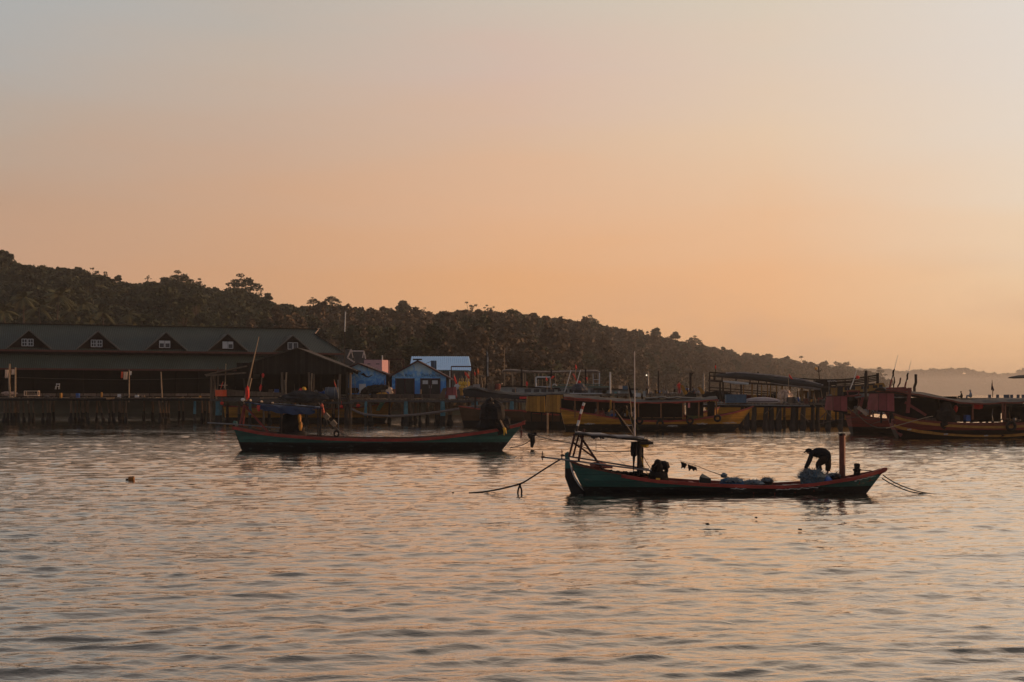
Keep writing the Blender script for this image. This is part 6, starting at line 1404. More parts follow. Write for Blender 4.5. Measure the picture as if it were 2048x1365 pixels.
cabin(1056, 1090, 793, 824, 163, M_ochrep, 'stern_cabin', 'wide ochre plank cabin, left of the two ochre boxes at the walkway end', 'cabin', slant=2, side=3)
cabin(1100, 1126, 790, 825, 160, M_ochrep, 'stern_cabin', 'brighter ochre plank cabin, right of the two ochre boxes at the walkway end', 'cabin', slant=0, side=9)
f = Fr(1080, 165); g = thing('tour_boat', 'dark brown hull carrying the two ochre cabins, below the walkway end', 'boat', f.loc); boat_hull(g, f, [(1046, 822), (1070, 826), (1110, 829), (1150, 829), (1180, 828)], 1.5, 1052, 1178, M_greyhull, M_red, n=16)
mb = MB(); mb.tube([f(1095, 826, -2), f(1095, 858, -2)], .10, 6); mb.build('stern_pole', M_pole, g)
# boat behind the boathouse
f = Fr(690, 196); g = thing('tour_boat', 'ochre hull with red rail and green bow stripe lying behind the boathouse posts', 'boat', f.loc)
boat_hull(g, f, [(450, 812), (560, 816), (660, 818), (730, 814), (770, 806), (789, 801)], 1.9, 455, 766, M_ochre, M_red, n=24)
mb = MB(); a, b = f(762, 801, -1.2), f(752, 822, -1.55); mb.slab([a, a+Vector((.7,.1,0)), b+Vector((.5,-.05,0)), b], .05); mb.build('bow_stripe', mat('mint_stripe', (0.20,0.42,0.30), .6, .2, 4), g)

# ------------------------------------------------------------ double-deck boat
def double_decker():
    f = Fr(1590, 178); g = thing('double_deck_boat', 'big ochre and black double-deck boat with a railed upper deck and raised stern', 'boat', f.loc)
    st = boat_hull(g, f, [(1408, 797), (1440, 803), (1500, 812), (1580, 815), (1660, 808), (1720, 796), (1765, 778)], 2.6, 1425, 1725, M_ochre, M_red, n=30)
    top = [(1419, 745), (1500, 751), (1580, 756), (1640, 760), (1680, 760), (1712, 757), (1757, 750)]; low = [(1416, 760), (1500, 765), (1580, 770), (1640, 773), (1680, 772), (1712, 770), (1757, 766)]
    X_, T_, L_ = [a for a, _ in top], [b for _, b in top], [b for _, b in low]
    tp = lambda px: float(np.interp(px, X_, T_)); lw = lambda px: float(np.interp(px, X_, L_))
    for dy in (-2.3, 2.3):
        mb = MB()
        for k in range(24):
            a, b = 1419+k*14.1, 1419+(k+1)*14.1; mb.bar(f(a, tp(a), dy), f(b, tp(b), dy), .12, .14); mb.bar(f(a, tp(a)*.5+lw(a)*.5, dy), f(b, tp(b)*.5+lw(b)*.5, dy), .08, .12)
        mb.build('upper_rail', M_dark, g)
        for a in (1419, 1428, 1444, 1472, 1500, 1517, 1533, 1543, 1564, 1574, 1594, 1606, 1628, 1650, 1672, 1690, 1708, 1731, 1736, 1755):
            big = a in (1731, 1755); mb = MB(); mb.bar(f(a, tp(a)-(7 if a == 1731 else 4 if big else 0), dy), f(a, lw(a)+1, dy), .28 if big else .12); mb.build('rail_post', M_dark, g)
    rows = [[f(X_[0]-3+i*14.5, lw(X_[0]-3+i*14.5), dy) for i in range(24)] for dy in (-2.5, 2.5)]; mb = MB(); mb.sheet(rows, .22); mb.build('upper_deck', M_dwood, g)
    for dy in (-2.3, 2.3):
        for a in (1419, 1440, 1446, 1461, 1482, 1487, 1504, 1515, 1523, 1535, 1541, 1553, 1564, 1580, 1604, 1620):
            mb = MB(); mb.bar(f(a, lw(a)+1, dy), f(a, 808, dy), .14 if a % 2 else .20); mb.build('deck_post', mat('ochre_post', (0.20,0.105,0.03), .6, .3, 4) if a % 3 else M_dwood, g)
        mb = MB(); mb.bar(f(1417, 775, dy), f(1560, 786, dy), .1, .12); mb.bar(f(1417, 781, dy), f(1560, 790, dy), .1, .12); mb.build('lower_rail', M_dwood, g)
    # slatted black stern bulwark and ochre cabin with windows
    mb = MB()
    for k, dz in enumerate((0, 3.2, 6.4, 9.6)):
        for q in range(6): a, b = 1672+q*14, 1672+(q+1)*14; mb.bar(f(a, tp(a)+dz+1, -2.42), f(b, tp(b)+dz+1, -2.42), .06, .13)
    mb.box(f(1651, 766, -2.3), (2.6, .1, .62)); mb.build('stern_slats', M_dark, g)
    yl = mat('stern_cabin_ochre', (0.30,0.155,0.028), .55, .2, 2)
    mb = MB(); P0 = [(1653, 773), (1700, 771), (1757, 766), (1764, 778), (1730, 788), (1690, 794), (1653, 800)]; mb.prism([(f.x(a), f.z(b)) for a, b in P0], -2.35, 2.2); mb.build('stern_cabin', yl, g)
    for a, b, t, bt in ((1666, 677, 775, 795), (1680, 690, 774, 781), (1692, 701, 774, 780), (1713, 720, 773, 779), (1722, 728, 772, 778), (1736, 745, 771, 777), (1748, 755, 770, 776)):
        b += 1000; mb = MB(); mb.box(((f.x(a)+f.x(b))/2, -2.37, (f.z(t)+f.z(bt))/2), (f.x(b)-f.x(a), .03, f.z(t)-f.z(bt))); mb.build('window', mat('black_window', (0.012,0.012,0.012), .3, .2, 2), g)
    mb = MB(); mb.bar(f(1690, 793, -2.4), f(1766, 779.5, -2.4), .12, .18); mb.build('rubbing_strake', M_dark, g)
    mb = MB(); mb.box(f(1645, 784, -.8), (1.5, 3.0, 1.9)); mb.build('wheelhouse', M_dark, g)
    mb = MB(); mb.box(f(1626, 793, .8), (4.0, .2, 1.4)); mb.build('inner_cabin', yl, g)
    for px in (1618, 1629, 1636): mb = MB(); mb.box(f(px, 793, .66), (.25 if px != 1618 else .5, .05, 1.0)); mb.build('curtain_strip', M_winw, g)
    # long rolled awnings hanging on the near side
    for pts, r, m in (([(1432, 752), (1470, 751.5), (1530, 757), (1590, 766), (1642, 773)], .42, M_tarp), ([(1541, 766), (1580, 770), (1615, 775), (1640, 779)], .22, M_grytarp), ([(1446, 763), (1470, 766), (1497, 768)], .18, M_winw)):
        mb = MB(); mb.tube([f(*p, -2.7) for p in pts], [r*.4]+[r]*(len(pts)-2)+[r*.7], 9); mb.build('rolled_awning', m, g)
        if m is M_tarp: mb = MB(); mb.tube([f(p[0]+20, p[1]+1.2, -2.75)+Vector((0,0,r*.9)) for p in pts[:-1]]+[f(1646, 771.5, -2.75)], .12, 5); mb.build('awning_fold', M_grytarp, g)
    mb = MB(); mb.bar(f(1440, 796, 1), f(1560, 800, 1), .3, 1.0); mb.build('red_bench', M_redin, g)
    mb = MB(); mb.blob(f(1440, 791, 0), (1.3, 1, .5), 3, .4); mb.blob(f(1560, 795, -1), (1.1, .8, .6), 4, .4); mb.build('covered_gear', M_dark, g)
    # deck lamp post
    mb = MB(); mb.tube([f(1639, 760, 1), f(1638, 750, 1), f(1636.5, 732, 1)], .06, 6); mb.tube([f(1632, 740, 1), f(1635, 743.5, 1), f(1641, 742, 1), f(1643.5, 739.5, 1)], .05, 5); lp = mb.build('lamp_post', M_dwood, g)
    mb = MB(); mb.blob(f(1632, 737.5, 1), (.20, .2, .22), 1, 0); mb.build('lamp', mat('amber_globe', (0.75,0.38,0.10), .4, .1, 4), lp); mb = MB(); mb.blob(f(1636.3, 731.5, 1), (.10, .1, .12), 1, 0); mb.build('lamp', mat('pale_globe', (0.6,0.5,0.4), .4, .1, 4), lp)
    letters(g, 'KOH RONG', (f.x(1655), -2.38, f.z(764.5)), .36, mat('pale_name_paint', (0.30,0.29,0.27), .6, .2, 5), 1.25) if False else None
    mb = MB(); q = random.Random(5)
    for i in range(12): mb.box(f(1655.5+i*1.6, 762.5+q.uniform(-.6, .6), -2.47), (.07, .03, q.uniform(.10, .24)))
    mb.build('worn_name_marks', mat('pale_name_paint', (0.30,0.29,0.27), .6, .2, 5), g)
    return f
dd = double_decker()
flag(1430, 760, 1431, 727, 177, M_redcloth, [(1430.5, 728), (1432.5, 733), (1431.5, 740), (1430, 736)], 'small dark red flag at the left end of the upper deck', r=.06, pm=M_dwood)
flag(1577, 790, 1576, 746, 174, M_redcloth, [(1578, 748), (1583, 755), (1586, 759), (1583, 759), (1578, 754)], 'red and blue flag hanging over the rolled awning of the double-deck boat', r=.03)
def lamp_pole(px, top, bot, Y, label, tilt=4, r=.10, m=None):
    f = Fr(px, Y); g = thing('street_lamp', label, 'lamp post', f.loc); mb = MB(); mb.tube([f(px, bot), f(px, top)], r, 6); mb.build('pole', m or M_dark, g)
    mb = MB(); mb.bar(f(px-1, top+1), f(px+tilt, top-3), .45, .16); mb.build('lamp_head', M_dark, g)
lamp_pole(1516, 757, 744, 181, 'small lamp on a short arm above the rail of the double-deck boat', 6)
lamp_pole(1317, 790, 742, 186, 'dark lamp post with a tilted head between the wire poles')
bpy.data.objects['street_lamp'].name = 'street_lamp'

# ------------------------------------------------------------ right-hand red boats
def red_boat(f, g, keys, kx, can, posts, beam=2.0, pb=842, blunt=False):
    st = boat_hull(g, f, keys, beam, kx[0], kx[1], M_maroon, mat('maroon_rail', (0.17,0.045,0.03), .6, .3, 3), n=34, blunt=blunt); return st
def right_boats():
    mat('maroon_post', (0.17,0.06,0.035), .6, .3, 4)
    f = Fr(1920, 129); g = thing('tour_boat', 'maroon tour boat with ochre stripes and a long sagging canopy at the right edge', 'boat', f.loc)
    keys = [(1778, 826), (1795, 832), (1830, 839), (1880, 844), (1940, 847), (2000, 847), (2060, 843), (2120, 834), (2170, 822), (2210, 808)]
    st = boat_hull(g, f, keys, 2.1, 1797, 2160, M_maroon, mat('maroon_rail', (0.17,0.045,0.03), .6, .3, 3), n=40)
    ym = mat('ochre_stripe', (0.36,0.17,0.03), .55, .3, 2)
    def yside(st_, x, z):
        i = min(range(len(st_)), key=lambda k: abs(st_[k][0]-x)); xs, zs, b, xk, zk = st_[i]; s = (zs-z)/(zs-zk); return -(b*(1-max(0, min(.99, s))**2.3)**.75*(1-.1*s))-.03
    for dz, th in ((.30, .24), (1.08, .26)):
        mb = MB(); pts = []
        for i in range(2, 34):
            x, z = st[i][0], st[i][1]; i2 = z-dz; pts.append((x, yside(st, x, i2), i2))
        for a, b in zip(pts[:-1], pts[1:]): mb.bar(a, b, .05, th)
        mb.build('stripe', ym, g)
    for i in (7, 13, 18, 23): x, z = st[i][0], st[i][1]-1.08; fish_mark(g, f, 1024+(x+f.X0)*F/129, 0, 0, 0, 0) if False else None; mb = MB(); y = yside(st, x, z)-.03; mb.box((x, y, z), (.35, .02, .09)); mb.box((x+.1, y-.004, z+.04), (.2, .02, .06)); mb.build('side_mark', mat('white_script_paint', (0,0,0)), g); mb = MB(); mb.prism([(x+1.2, z+.14), (x+1.75, z), (x+1.2, z-.14), (x+1.45, z)], y-.02, y); mb.build('arrow_mark', M_dark, g)
    canopy(g, f, [(1772, 780), (1795, 781), (1830, 788), (1870, 794), (1915, 803), (1950, 807), (2000, 805), (2060, 803), (2130, 801), (2200, 797)], 4.0, M_canvas, mat('maroon_rail', (0,0,0)), (1946, 2006, 2011, 2075, 2130), 840, mat('maroon_post', (0.17,0.06,0.035), .6, .3, 4))
    mb = MB(); mb.prism([(f.x(a), f.z(b)) for a, b in ((1804, 776), (1811, 776), (1807, 826), (1800, 826))], -2.0, -1.85); mb.bar(f(1810, 805, -1.9), f(1852, 831, -1.9), .12, .22); mb.build('stern_frame', mat('dull_red_timber', (0.17,0.04,0.035), .65, .3, 3), g)
    mb = MB(); mb.prism([(f.x(a), f.z(b)) for a, b in ((1779, 842), (1784, 838), (1800, 868), (1796, 874), (1789, 866))], -.9, -.7); mb.build('rudder', mat('dull_red_timber', (0,0,0)), g)
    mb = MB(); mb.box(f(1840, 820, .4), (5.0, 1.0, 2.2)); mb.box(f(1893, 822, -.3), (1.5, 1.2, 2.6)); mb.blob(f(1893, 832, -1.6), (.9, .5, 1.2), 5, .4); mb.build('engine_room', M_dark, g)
    for px, w in ((1925, 2.6), (1944, .8), (1967, 2.3), (1989, 1.6), (2012, .7), (2036, 2.0)): mb = MB(); mb.box(f(px, 829, 1.0), (w*.7, .1, 1.4)); mb.build('shade_backing', M_dark, g)  # dark panels added behind the openings in place of interior shade
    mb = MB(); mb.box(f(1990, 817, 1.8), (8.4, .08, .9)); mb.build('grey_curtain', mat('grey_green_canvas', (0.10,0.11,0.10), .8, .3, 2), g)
    tyre(g, f, 2022, 853, -2.25, .5)
    mb = MB(); mb.bar(f(1940, 844, 1.5), f(2030, 838, 1.5), .2, .12); mb.bar(f(2030, 838, 1.5), f(2110, 822, 1.5), .2, .12); mb.build('far_rail', M_winw, g)
    mb = MB(); mb.prism([(f.x(a), f.z(b)) for a, b in ((1767, 781), (1772, 776), (1807, 777), (1812, 781), (1812, 783), (1770, 784))], -1.9, -1.7); mb.bar(f(1772, 777.5, -1.8), f(1812, 775.5, -1.8), .10, .12); mb.build('gantry_beam', mat('dull_red_timber', (0,0,0)), g)
    q = random.Random(3)
    # red life jackets
    for k in range(7):
        mb = MB(); mb.blob((0,0,0), (.13, .10, .30), k, .3); o = mb.build('life_jacket', M_redcloth, loc=Vector(f.loc)+f(1949.5+k*2.3, 812+q.uniform(-1, 1), -1.2), smooth=True); tag(o, 'bright red life jacket in the bunch hung under the right-hand canopy', 'life jacket', 'red life jackets under the right canopy')
    mb = MB(); mb.blob((0,0,0), (.20, .14, .32), 9, .3); tag(mb.build('life_jacket', M_redcloth, loc=Vector(f.loc)+f(1911.5, 818, -1.2), smooth=True), 'single red life jacket hanging alone left of the red bunch', 'life jacket')
    # antennas
    for (a, b, lab) in (((1778, 780), (1796, 710), 'left of two slanted whip antennas over the right-hand red cabin'), ((1808, 782), (1822, 722), 'right of two slanted whip antennas over the right-hand canopy')):
        gg = thing('whip_antenna', lab, 'antenna', f.loc); A, B = f(*a, -1.7), f(*b, -1.7); mb = MB(); mb.tube([A, A.lerp(B, .3)], .08, 6); mb.build('red_base', mat('dull_red_timber', (0,0,0)), gg)
        mb = MB(); mb.tube([A.lerp(B, .28), A.lerp(B, .6)], .05, 5); mb.blob(A.lerp(B, .47), (.07, .07, .30), 2, .3); mb.build('rod', M_dark, gg); mb = MB(); mb.tube([A.lerp(B, .58), B], [.03, .015], 5); mb.build('tip', M_winw, gg)
    for a, b, r, nm, lab, m in (((1829, 786), (1831.5, 749), .13, 'crooked_post', 'thick crooked grey post standing behind the right canopy', M_dwood), ((1795, 780), (1801, 756), .07, 'red_post', 'leaning dark red stick between the two whip antennas', M_fascia), ((1788, 778), (1788, 754), .06, 'dark_post', 'short dark upright stick beside the left whip antenna', M_dark), ((1732, 793), (1732, 742), .13, 'mooring_pile', 'tall dark pile in front of the raised stern of the double-deck boat', M_dwood)):
        o = P(*a, 133); mb = MB(); B = P(*b, 133)-o; mb.tube([(0,0,-.3), B*.3+Vector((-.05,0,0)), B*.55+Vector((.06, 0, 0)), B], r, 7); tag(mb.build(nm, m, loc=o), lab, 'post')
    # box cabins
    cabin(1758, 1788, 787, 822, 127.6, M_maroonp, 'stern_cabin', 'dull red box cabin, the right one of the pair of slanted red boxes', 'cabin', slant=2.5, side=17)
    cabin(1668, 1694, 793, 822, 139.5, M_maroonp, 'stern_cabin', 'darker red box cabin, the left one of the pair of slanted red boxes', 'cabin', slant=1.5, side=13)
    f2 = Fr(1735, 141); g2 = thing('tour_boat', 'dark maroon hull with tangled ropes between the two red box cabins', 'boat', f2.loc)
    boat_hull(g2, f2, [(1693, 820), (1710, 828), (1740, 835), (1780, 838), (1830, 838), (1880, 834)], 2.0, 1706, 1870, M_maroon, mat('maroon_rail', (0,0,0)), n=22)
    mb = MB(); mb.prism([(f2.x(a), f2.z(b)) for a, b in ((1714, 795), (1719, 795), (1711, 828), (1706, 828))], -1.9, -1.7); mb.bar(f2(1690, 793, -1.8), f2(1722, 791, -1.8), .1, .16); mb.bar(f2(1693, 783, -1.8), f2(1720, 783, -1.8), .1, .16); mb.bar(f2(1694, 783, -1.8), f2(1697, 793, -1.8), .1); mb.bar(f2(1718, 783, -1.8), f2(1716, 793, -1.8), .1); mb.build('gantry', mat('dull_red_timber', (0,0,0)), g2)
    canopy(g2, f2, [(1712, 797), (1730, 793), (1760, 795), (1800, 800), (1850, 803)], 3.2, mat('black_canopy', (0,0,0)), M_fascia, (1718, 1740, 1762, 1800), 836, mat('maroon_post', (0,0,0)))
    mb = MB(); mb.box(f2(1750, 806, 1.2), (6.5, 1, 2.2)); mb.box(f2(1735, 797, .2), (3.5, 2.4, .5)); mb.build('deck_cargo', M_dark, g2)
    mb = MB(); mb.bar(f2(1716, 815, -1.8), f2(1734, 830, -1.8), .25, .35); mb.build('cream_plank', mat('cream_plank', (0.40,0.30,0.22), .7, .3, 3), g2)
    flag(1700, 779, 1713, 742, 138, None, None, 'slanted white rod rising above the left red gantry', r=.05, pm=M_winw, nm='white_rod', cat='rod')
    mb = MB(); mb.blob((0,0,0), (.17,.15,.17), 3, .1); placed('float', mb, M_redcloth, 1715.3, 755, 138, 'round red float on a stick before the raised black stern rail', 'float', smooth=True)
    rope('mooring_rope', [P(1694, 814, 137), P(1714, 830, 137), P(1736, 848, 137), P(1757, 856, 136), P(1780, 855, 134)], .035, 'slack rope looping below the left maroon hull', m=M_rope)
    rope('mooring_rope', [P(1772, 857, 127), P(1800, 850, 126.5), P(1850, 836, 126), P(1866, 833, 126)], .04, 'taut pale rope slanting up across the stern of the right maroon boat', m=M_pole)
    rope('mooring_rope', [P(1740, 850, 136), P(1762, 843, 135), P(1785, 838, 134)], .03, 'short pale rope between the two maroon hulls', m=M_rope)
    rope('mooring_rope', [P(1640, 848, 140), P(1670, 841, 140), P(1716, 834, 139)], .03, 'thin rope running left from the darker maroon hull', m=M_rope)
    rope('mooring_rope', [P(1712, 829, 137), P(1730, 839, 137), P(1750, 838, 136), P(1766, 829, 135)], .03, 'sagging rope between the gantry and the right cabin', m=M_rope)
    # flag and tiny things on the canopy line
    flag(1985, 795, 1984, 760, 134, mat('dark_national_flag', (0.10,0.03,0.035), .8, .9, 3, col2=(0.03,0.03,0.07)), [(1984, 764), (1986, 772), (1988, 781), (1986, 784), (1982, 779), (1982.5, 771)], 'furled dark red and blue flag standing above the right-hand canopy', r=.05)
    mb = MB(); q = random.Random(8)
    for i, px in enumerate((1979, 1995, 2010, 2016, 2023, 2036, 2046)):
        px_box('seat_back', px-2.2, px+2.2, 790.5, 796.5, 168, .3, mat('dusk_blue_seat', (0.08,0.11,0.15), .7, .2, 4), 'small blue grey seat back in the row beyond the right canopy', 'seat', group='seat backs beyond the right canopy')
    f3 = Fr(2060, 150); g3 = thing('boat_shelter', 'corner of a dark roof entering the view at the right edge', 'shelter', f3.loc)
    mb = MB(); mb.prism([(f3.x(2038), f3.z(756)), (f3.x(2042), f3.z(753.5)), (f3.x(2060), f3.z(750)), (f3.x(2160), f3.z(744)), (f3.x(2160), f3.z(750)), (f3.x(2050), f3.z(757))], -1.5, 3.5); mb.build('roof', M_dwood, g3)
    for px in (2085, 2150):
        for dy in (-1.1, 3.1): mb = MB(); a_, b_ = f3(px, 753, 0), f3(px, 856, 0); a_.y = b_.y = dy; b_.z = -1; mb.tube([a_, b_], .12, 7); mb.build('post', M_dwood, g3)
    f4 = Fr(1985, 158); g4 = thing('jetty', 'low far jetty almost hidden beyond the right-hand canopy', 'jetty', f4.loc); zt = f4.z(797.2, -8)
    mb = MB(); mb.box(((f4.x(1915)+f4.x(2090))/2, 1, zt-.12), (f4.x(2090)-f4.x(1915), 20, .24)); mb.build('deck', M_woodx, g4)
    for i in range(12): mb = MB(); x = f4.x(1920+i*15); y = (-7, 1, 9)[i % 3]; mb.tube([(x, y, zt-.1), (x, y, -1)], .16, 7); mb.build('pile', M_dwood, g4)
right_boats()
person_far(1942.5, 796.5, 150, 1.7, 'sit', mat('pale_blue_shirt', (0.16,0.21,0.26), .8, .2, 5), mat('blue_grey_trousers', (0.06,0.07,0.10), .8, .2, 5), 'person in a pale blue shirt and brimmed hat sitting beyond the right canopy', cap=mat('pale_hat', (0.30,0.33,0.34), .8, .1, 5))
person_far(1924, 797.5, 152, 1.5, 'sit', M_shirt, M_trous, 'small dark figure sitting low, left of the person with the brimmed hat')
person_far(1293.5, 791, 186, 1.65, 'stand', mat('tan_shirt', (0.18,0.12,0.08), .8, .2, 5), M_trous, 'small figure in a tan top standing on the far jetty by a grey pole')
person_far(1358, 789.5, 186, 1.7, 'stand', M_redcloth, mat('red_skirt', (0.40,0.04,0.04), .8, .2, 5), 'small figure in red standing on the far jetty left of the ochre chairs')
person_far(1349, 789.5, 187, 1.3, 'stand', mat('grey_shirt', (0.16,0.14,0.12), .8, .2, 5), M_trous, 'small grey figure standing left of the figure in red')

# ------------------------------------------------------------ right jetty
def right_jetty():
    f = Fr(1560, 163); g = thing('jetty', 'dark low jetty on thick piles beside the bow of the ochre boat', 'jetty', f.loc); q = random.Random(20)
    mb = MB(); mb.box(((f.x(1400)+f.x(1690))/2, 2, f.z(808.5)), (f.x(1690)-f.x(1400), 4.4, .22)); mb.build('deck', M_woodx, g)
    mb = MB(); mb.bar(f(1400, 812.5, -.2), f(1690, 813, -.2), .2, .3); mb.build('beam', M_dark, g)
    mb = MB(); mb.tube([f(1300, 808.5, -.4), f(1450, 810, -.4), f(1620, 812, -.4)], .06, 6); mb.build('water_pipe', M_steel, g)
    for a, r, dy in ((1482, .3, 1), (1492, .36, 0), (1506, .36, 0), (1530, .36, 0), (1541, .38, .1), (1556, .40, 0), (1583, .34, 0), (1591, .3, .6), (1605, .38, 0), (1624, .3, 1), (1634, .3, 1.4), (1655, .34, .4), (1680, .3, 0)): pile_obj(g, f, a+q.uniform(1, 3), 812, a, 858, r*.8, M_dwood, dy=dy, foot=1.35)
    for i in range(5): a = q.uniform(1470, 1690); pile_obj(g, f, a, 812, a, 856, .16, M_pile, dy=q.uniform(1.5, 4))
    mb = MB()
    for a, b, c, d in ((1640, 806, 1655, 826), (1655, 822, 1640, 838), (1530, 828, 1545, 815), (1600, 826, 1618, 845), (1655, 826, 1668, 842), (1650, 830, 1646, 850), (1560, 818, 1552, 838), (1622, 806, 1632, 815)): mb.tube([f(a, b, -.3), f(c, d, -.3)], .06, 5)
    tag(mb.build('loose_sticks', M_wood, g), kind='stuff')
    for px in range(1440, 1690, 26):
        mb = MB(); mb.blob(f(px, 807, q.uniform(0, 2)), (q.uniform(.3, .9), .4, q.uniform(.1, .25)), px, .5, 7, 10); tag(mb.build('deck_litter', mat('pale_litter', (0.20,0.18,0.15), .8, .8, 3), g), kind=None)
right_jetty()
px_box('plastic_bin', 1451, 1491, 790, 806, 163, 1.2, mat('slate_blue_plastic', (0.05,0.11,0.17), .5, .25, 2), 'slate blue tarped bin on the low jetty above the ochre bow', 'bin')
f = Fr(1525, 163.5); g = thing('kayak', 'long pale kayak lying upturned on the low jetty right of the blue bin', 'kayak', f.loc)
st = [(f.x(1492)+(f.x(1560)-f.x(1492))*i/14, f.z(802), max(.03, .42*math.sin(math.pi*(.1+.85*i/14))**.6), 0, 0) for i in range(15)]
mb = MB(); rings = []
for i in range(15):
    x, z, b, *_ = st[i]; hgt_ = .62*math.sin(math.pi*(.13+.80*i/14))**.5; rings.append([(x, b*math.cos(a), z-.2+hgt_*math.sin(a)) for a in [math.pi*k/8 for k in range(9)]])
n = 9; vs = [p for r in rings for p in r]; fs = [(i*n+k, (i+1)*n+k, (i+1)*n+(k+1) % n, i*n+(k+1) % n) for i in range(14) for k in range(n)]+[tuple(range(n-1, -1, -1)), tuple(14*n+k for k in range(n))]
mb.add(vs, fs); mb.build('hull', mat('pale_pink_gelcoat', (0.36,0.30,0.29), .4, .15, 1.5), g, smooth=False)
mb = MB(); mb.bar(f(1496, 803.5, -.44), f(1556, 803.5, -.44), .04, .06); mb.build('seam', M_dark, g)
px_box('oil_drum', 1608, 1616, 798, 808, 163, .5, mat('rusty_drum', (0.10,0.03,0.02), .7, .3, 4), 'small rusty red bin on the low jetty near the left red box', 'drum')
mb = MB(); mb.blob((0,0,0), (.7,.5,.9), 3, .5, 10, 14); strands(mb, (0,0,0), (.7,.5,.9), 50, .4, .03, 3); placed('gear_heap', mb, mat('glinting_foil', (0.45,0.33,0.25), .4, .6, 6), 1571, 796, 166, 'glinting heap of gear standing on the jetty below the rolled awning', 'gear')

# ------------------------------------------------------------ covered jetty and things behind
def covered_jetty():
    f = Fr(1100, 200); g = thing('covered_jetty', 'long thin flat roof on slim posts over the far jetty', 'shelter', f.loc)
    pts = [(1005, 741), (1020, 739.5), (1070, 743), (1102, 743.5), (1150, 742), (1190, 741), (1200, 744)]; rows = []
    for dy in (-2.0, -.7, .7, 2.0):
        rows.append([f(1005+i*9.75, float(np.interp(1005+i*9.75, [a for a, _ in pts], [b for _, b in pts]))+(0 if abs(dy) > 1 else -.8), dy) for i in range(21)])
    mb = MB(); mb.sheet(rows, .16); mb.build('roof', mat('grey_thin_roof', (0.24,0.20,0.17), .8, .4, 1.2), g)
    mb = MB(); mb.bar(f(1006, 743, -2), f(1080, 746, -2), .1, .22); mb.bar(f(1080, 746, -2), f(1195, 745, -2), .1, .16); mb.build('roof_beam', M_wood, g)
    for dy in (-1.9, 1.9):
        for a in (1009, 1025, 1047, 1051, 1070, 1077, 1085, 1111, 1134, 1148, 1174, 1185, 1196):
            mb = MB(); mb.bar(f(a, 744, dy), f(a+(.7 if a < 1060 else 0), 781, dy), .13 if a not in (1047, 1025) else .2); mb.build('post', M_pole, g)
    mb = MB(); mb.bar(f(1008, 764, 1.9), f(1196, 764, 1.9), .05); mb.bar(f(1008, 770, 1.9), f(1196, 770, 1.9), .05); mb.build('railing', M_wood, g)
    mb = MB(); mb.box(((f.x(1000)+f.x(1400))/2, -6.2, f.z(789.5)), (f.x(1400)-f.x(1000), 21, .3)); mb.build('deck', M_woodx, g)
    for i in range(24): a = 1004+i*16.5; pile_obj(g, f, a, 791, a, 842, .17, M_pile, dy=(-14, -6, 2.5)[i % 3])
    for a in (1043, 1102.5, 1171):
        mb = MB(); mb.bar(f(a, 739 if a > 1050 else 738, -4), f(a, 786, -4), .22); mb.build('lamp_pole', M_dark, g)
    # ladder at the right end
    mb = MB(); mb.bar(f(1186, 748, -2.2), f(1187, 778, -2.2), .08); mb.bar(f(1199, 746, -2.2), f(1198, 790, -2.2), .15)
    for y in (759.5, 767): mb.bar(f(1186, y, -2.2), f(1198, y, -2.2), .07)
    mb.build('ladder', M_winw, g)
    # white cabin boats lying behind
    f = Fr(1060, 190); g = thing('white_cabin_boat', 'low white ferry with dark windows under the covered jetty roof', 'boat', f.loc)
    mb = MB(); pts = [(1002, 788), (1000, 777), (1004, 774), (1115, 778), (1115, 789)]; mb.prism([(f.x(a), f.z(b)) for a, b in pts], -1.2, 1.6); mb.build('cabin', mat('grey_white_cabin', (0.30,0.33,0.32), .6, .2, 2), g)
    rows = [[f(1000+i*10, float(np.interp(1000+i*10, [1000, 1030, 1120], [772.5, 771.5, 777])), dy) for i in range(13)] for dy in (-1.5, 1.9)]; mb = MB(); mb.sheet(rows, .16); mb.build('roof', M_dark, g)
    for a, b in ((1024, 1033), (1049, 1062), (1067, 1078), (1082, 1092), (1096, 1108)): mb = MB(); mb.box((f.x((a+b)/2), -1.22, f.z(782)), (f.x(b)-f.x(a), .04, .42)); mb.build('window', M_glass, g)
    mb = MB(); mb.box(f(1060, 787.2, -1.3), (8.3, .3, .16)); mb.build('bulwark', M_winw, g)
    f = Fr(1160, 192); g = thing('white_cabin_boat', 'pale green roofed ferry right of the low white one, beyond the slanted rods', 'boat', f.loc)
    mb = MB(); mb.box(f(1160, 783, 0), (7.0, 2.4, 1.0)); mb.build('cabin', mat('grey_white_cabin', (0,0,0)), g)
    mb = MB(); mb.box(f(1162, 774, 0), (7.8, 3.0, .18)); mb.box(f(1160, 770, .6), (6.0, 2.2, .1)); mb.build('roof', mat('dull_green_roof', (0.10,0.17,0.14), .6, .3, 2), g)
    for a in (1118, 1130, 1142, 1156, 1170, 1184, 1198): mb = MB(); mb.box((f.x(a), -1.22, f.z(782.5)), (.55, .05, .45)); mb.build('window', M_glass, g)
    f = Fr(1225, 192); g = thing('white_cabin_boat', 'grey roofed ferry left of the white mast with clutter on its roof', 'boat', f.loc)
    mb = MB(); mb.box(f(1232, 786, 0), (5.6, 2.4, .9)); mb.build('cabin', mat('grey_white_cabin', (0,0,0)), g); mb = MB(); mb.box(f(1230, 779, 0), (6.0, 2.8, .25)); mb.build('roof', M_dwood, g)
    for px, py, w, h, m in ((1241, 775, .5, .45, M_peach), (1250, 776, .7, .5, mat('slate_blue_plastic', (0,0,0))), (1238, 788, .3, .8, M_winw), (1231, 789, .35, .7, mat('teal_bin', (0.15,0.3,0.3), .6, .2, 3))): mb = MB(); mb.box(f(px, py, -1.5), (w, .4, h)); mb.build('roof_box', m, g)
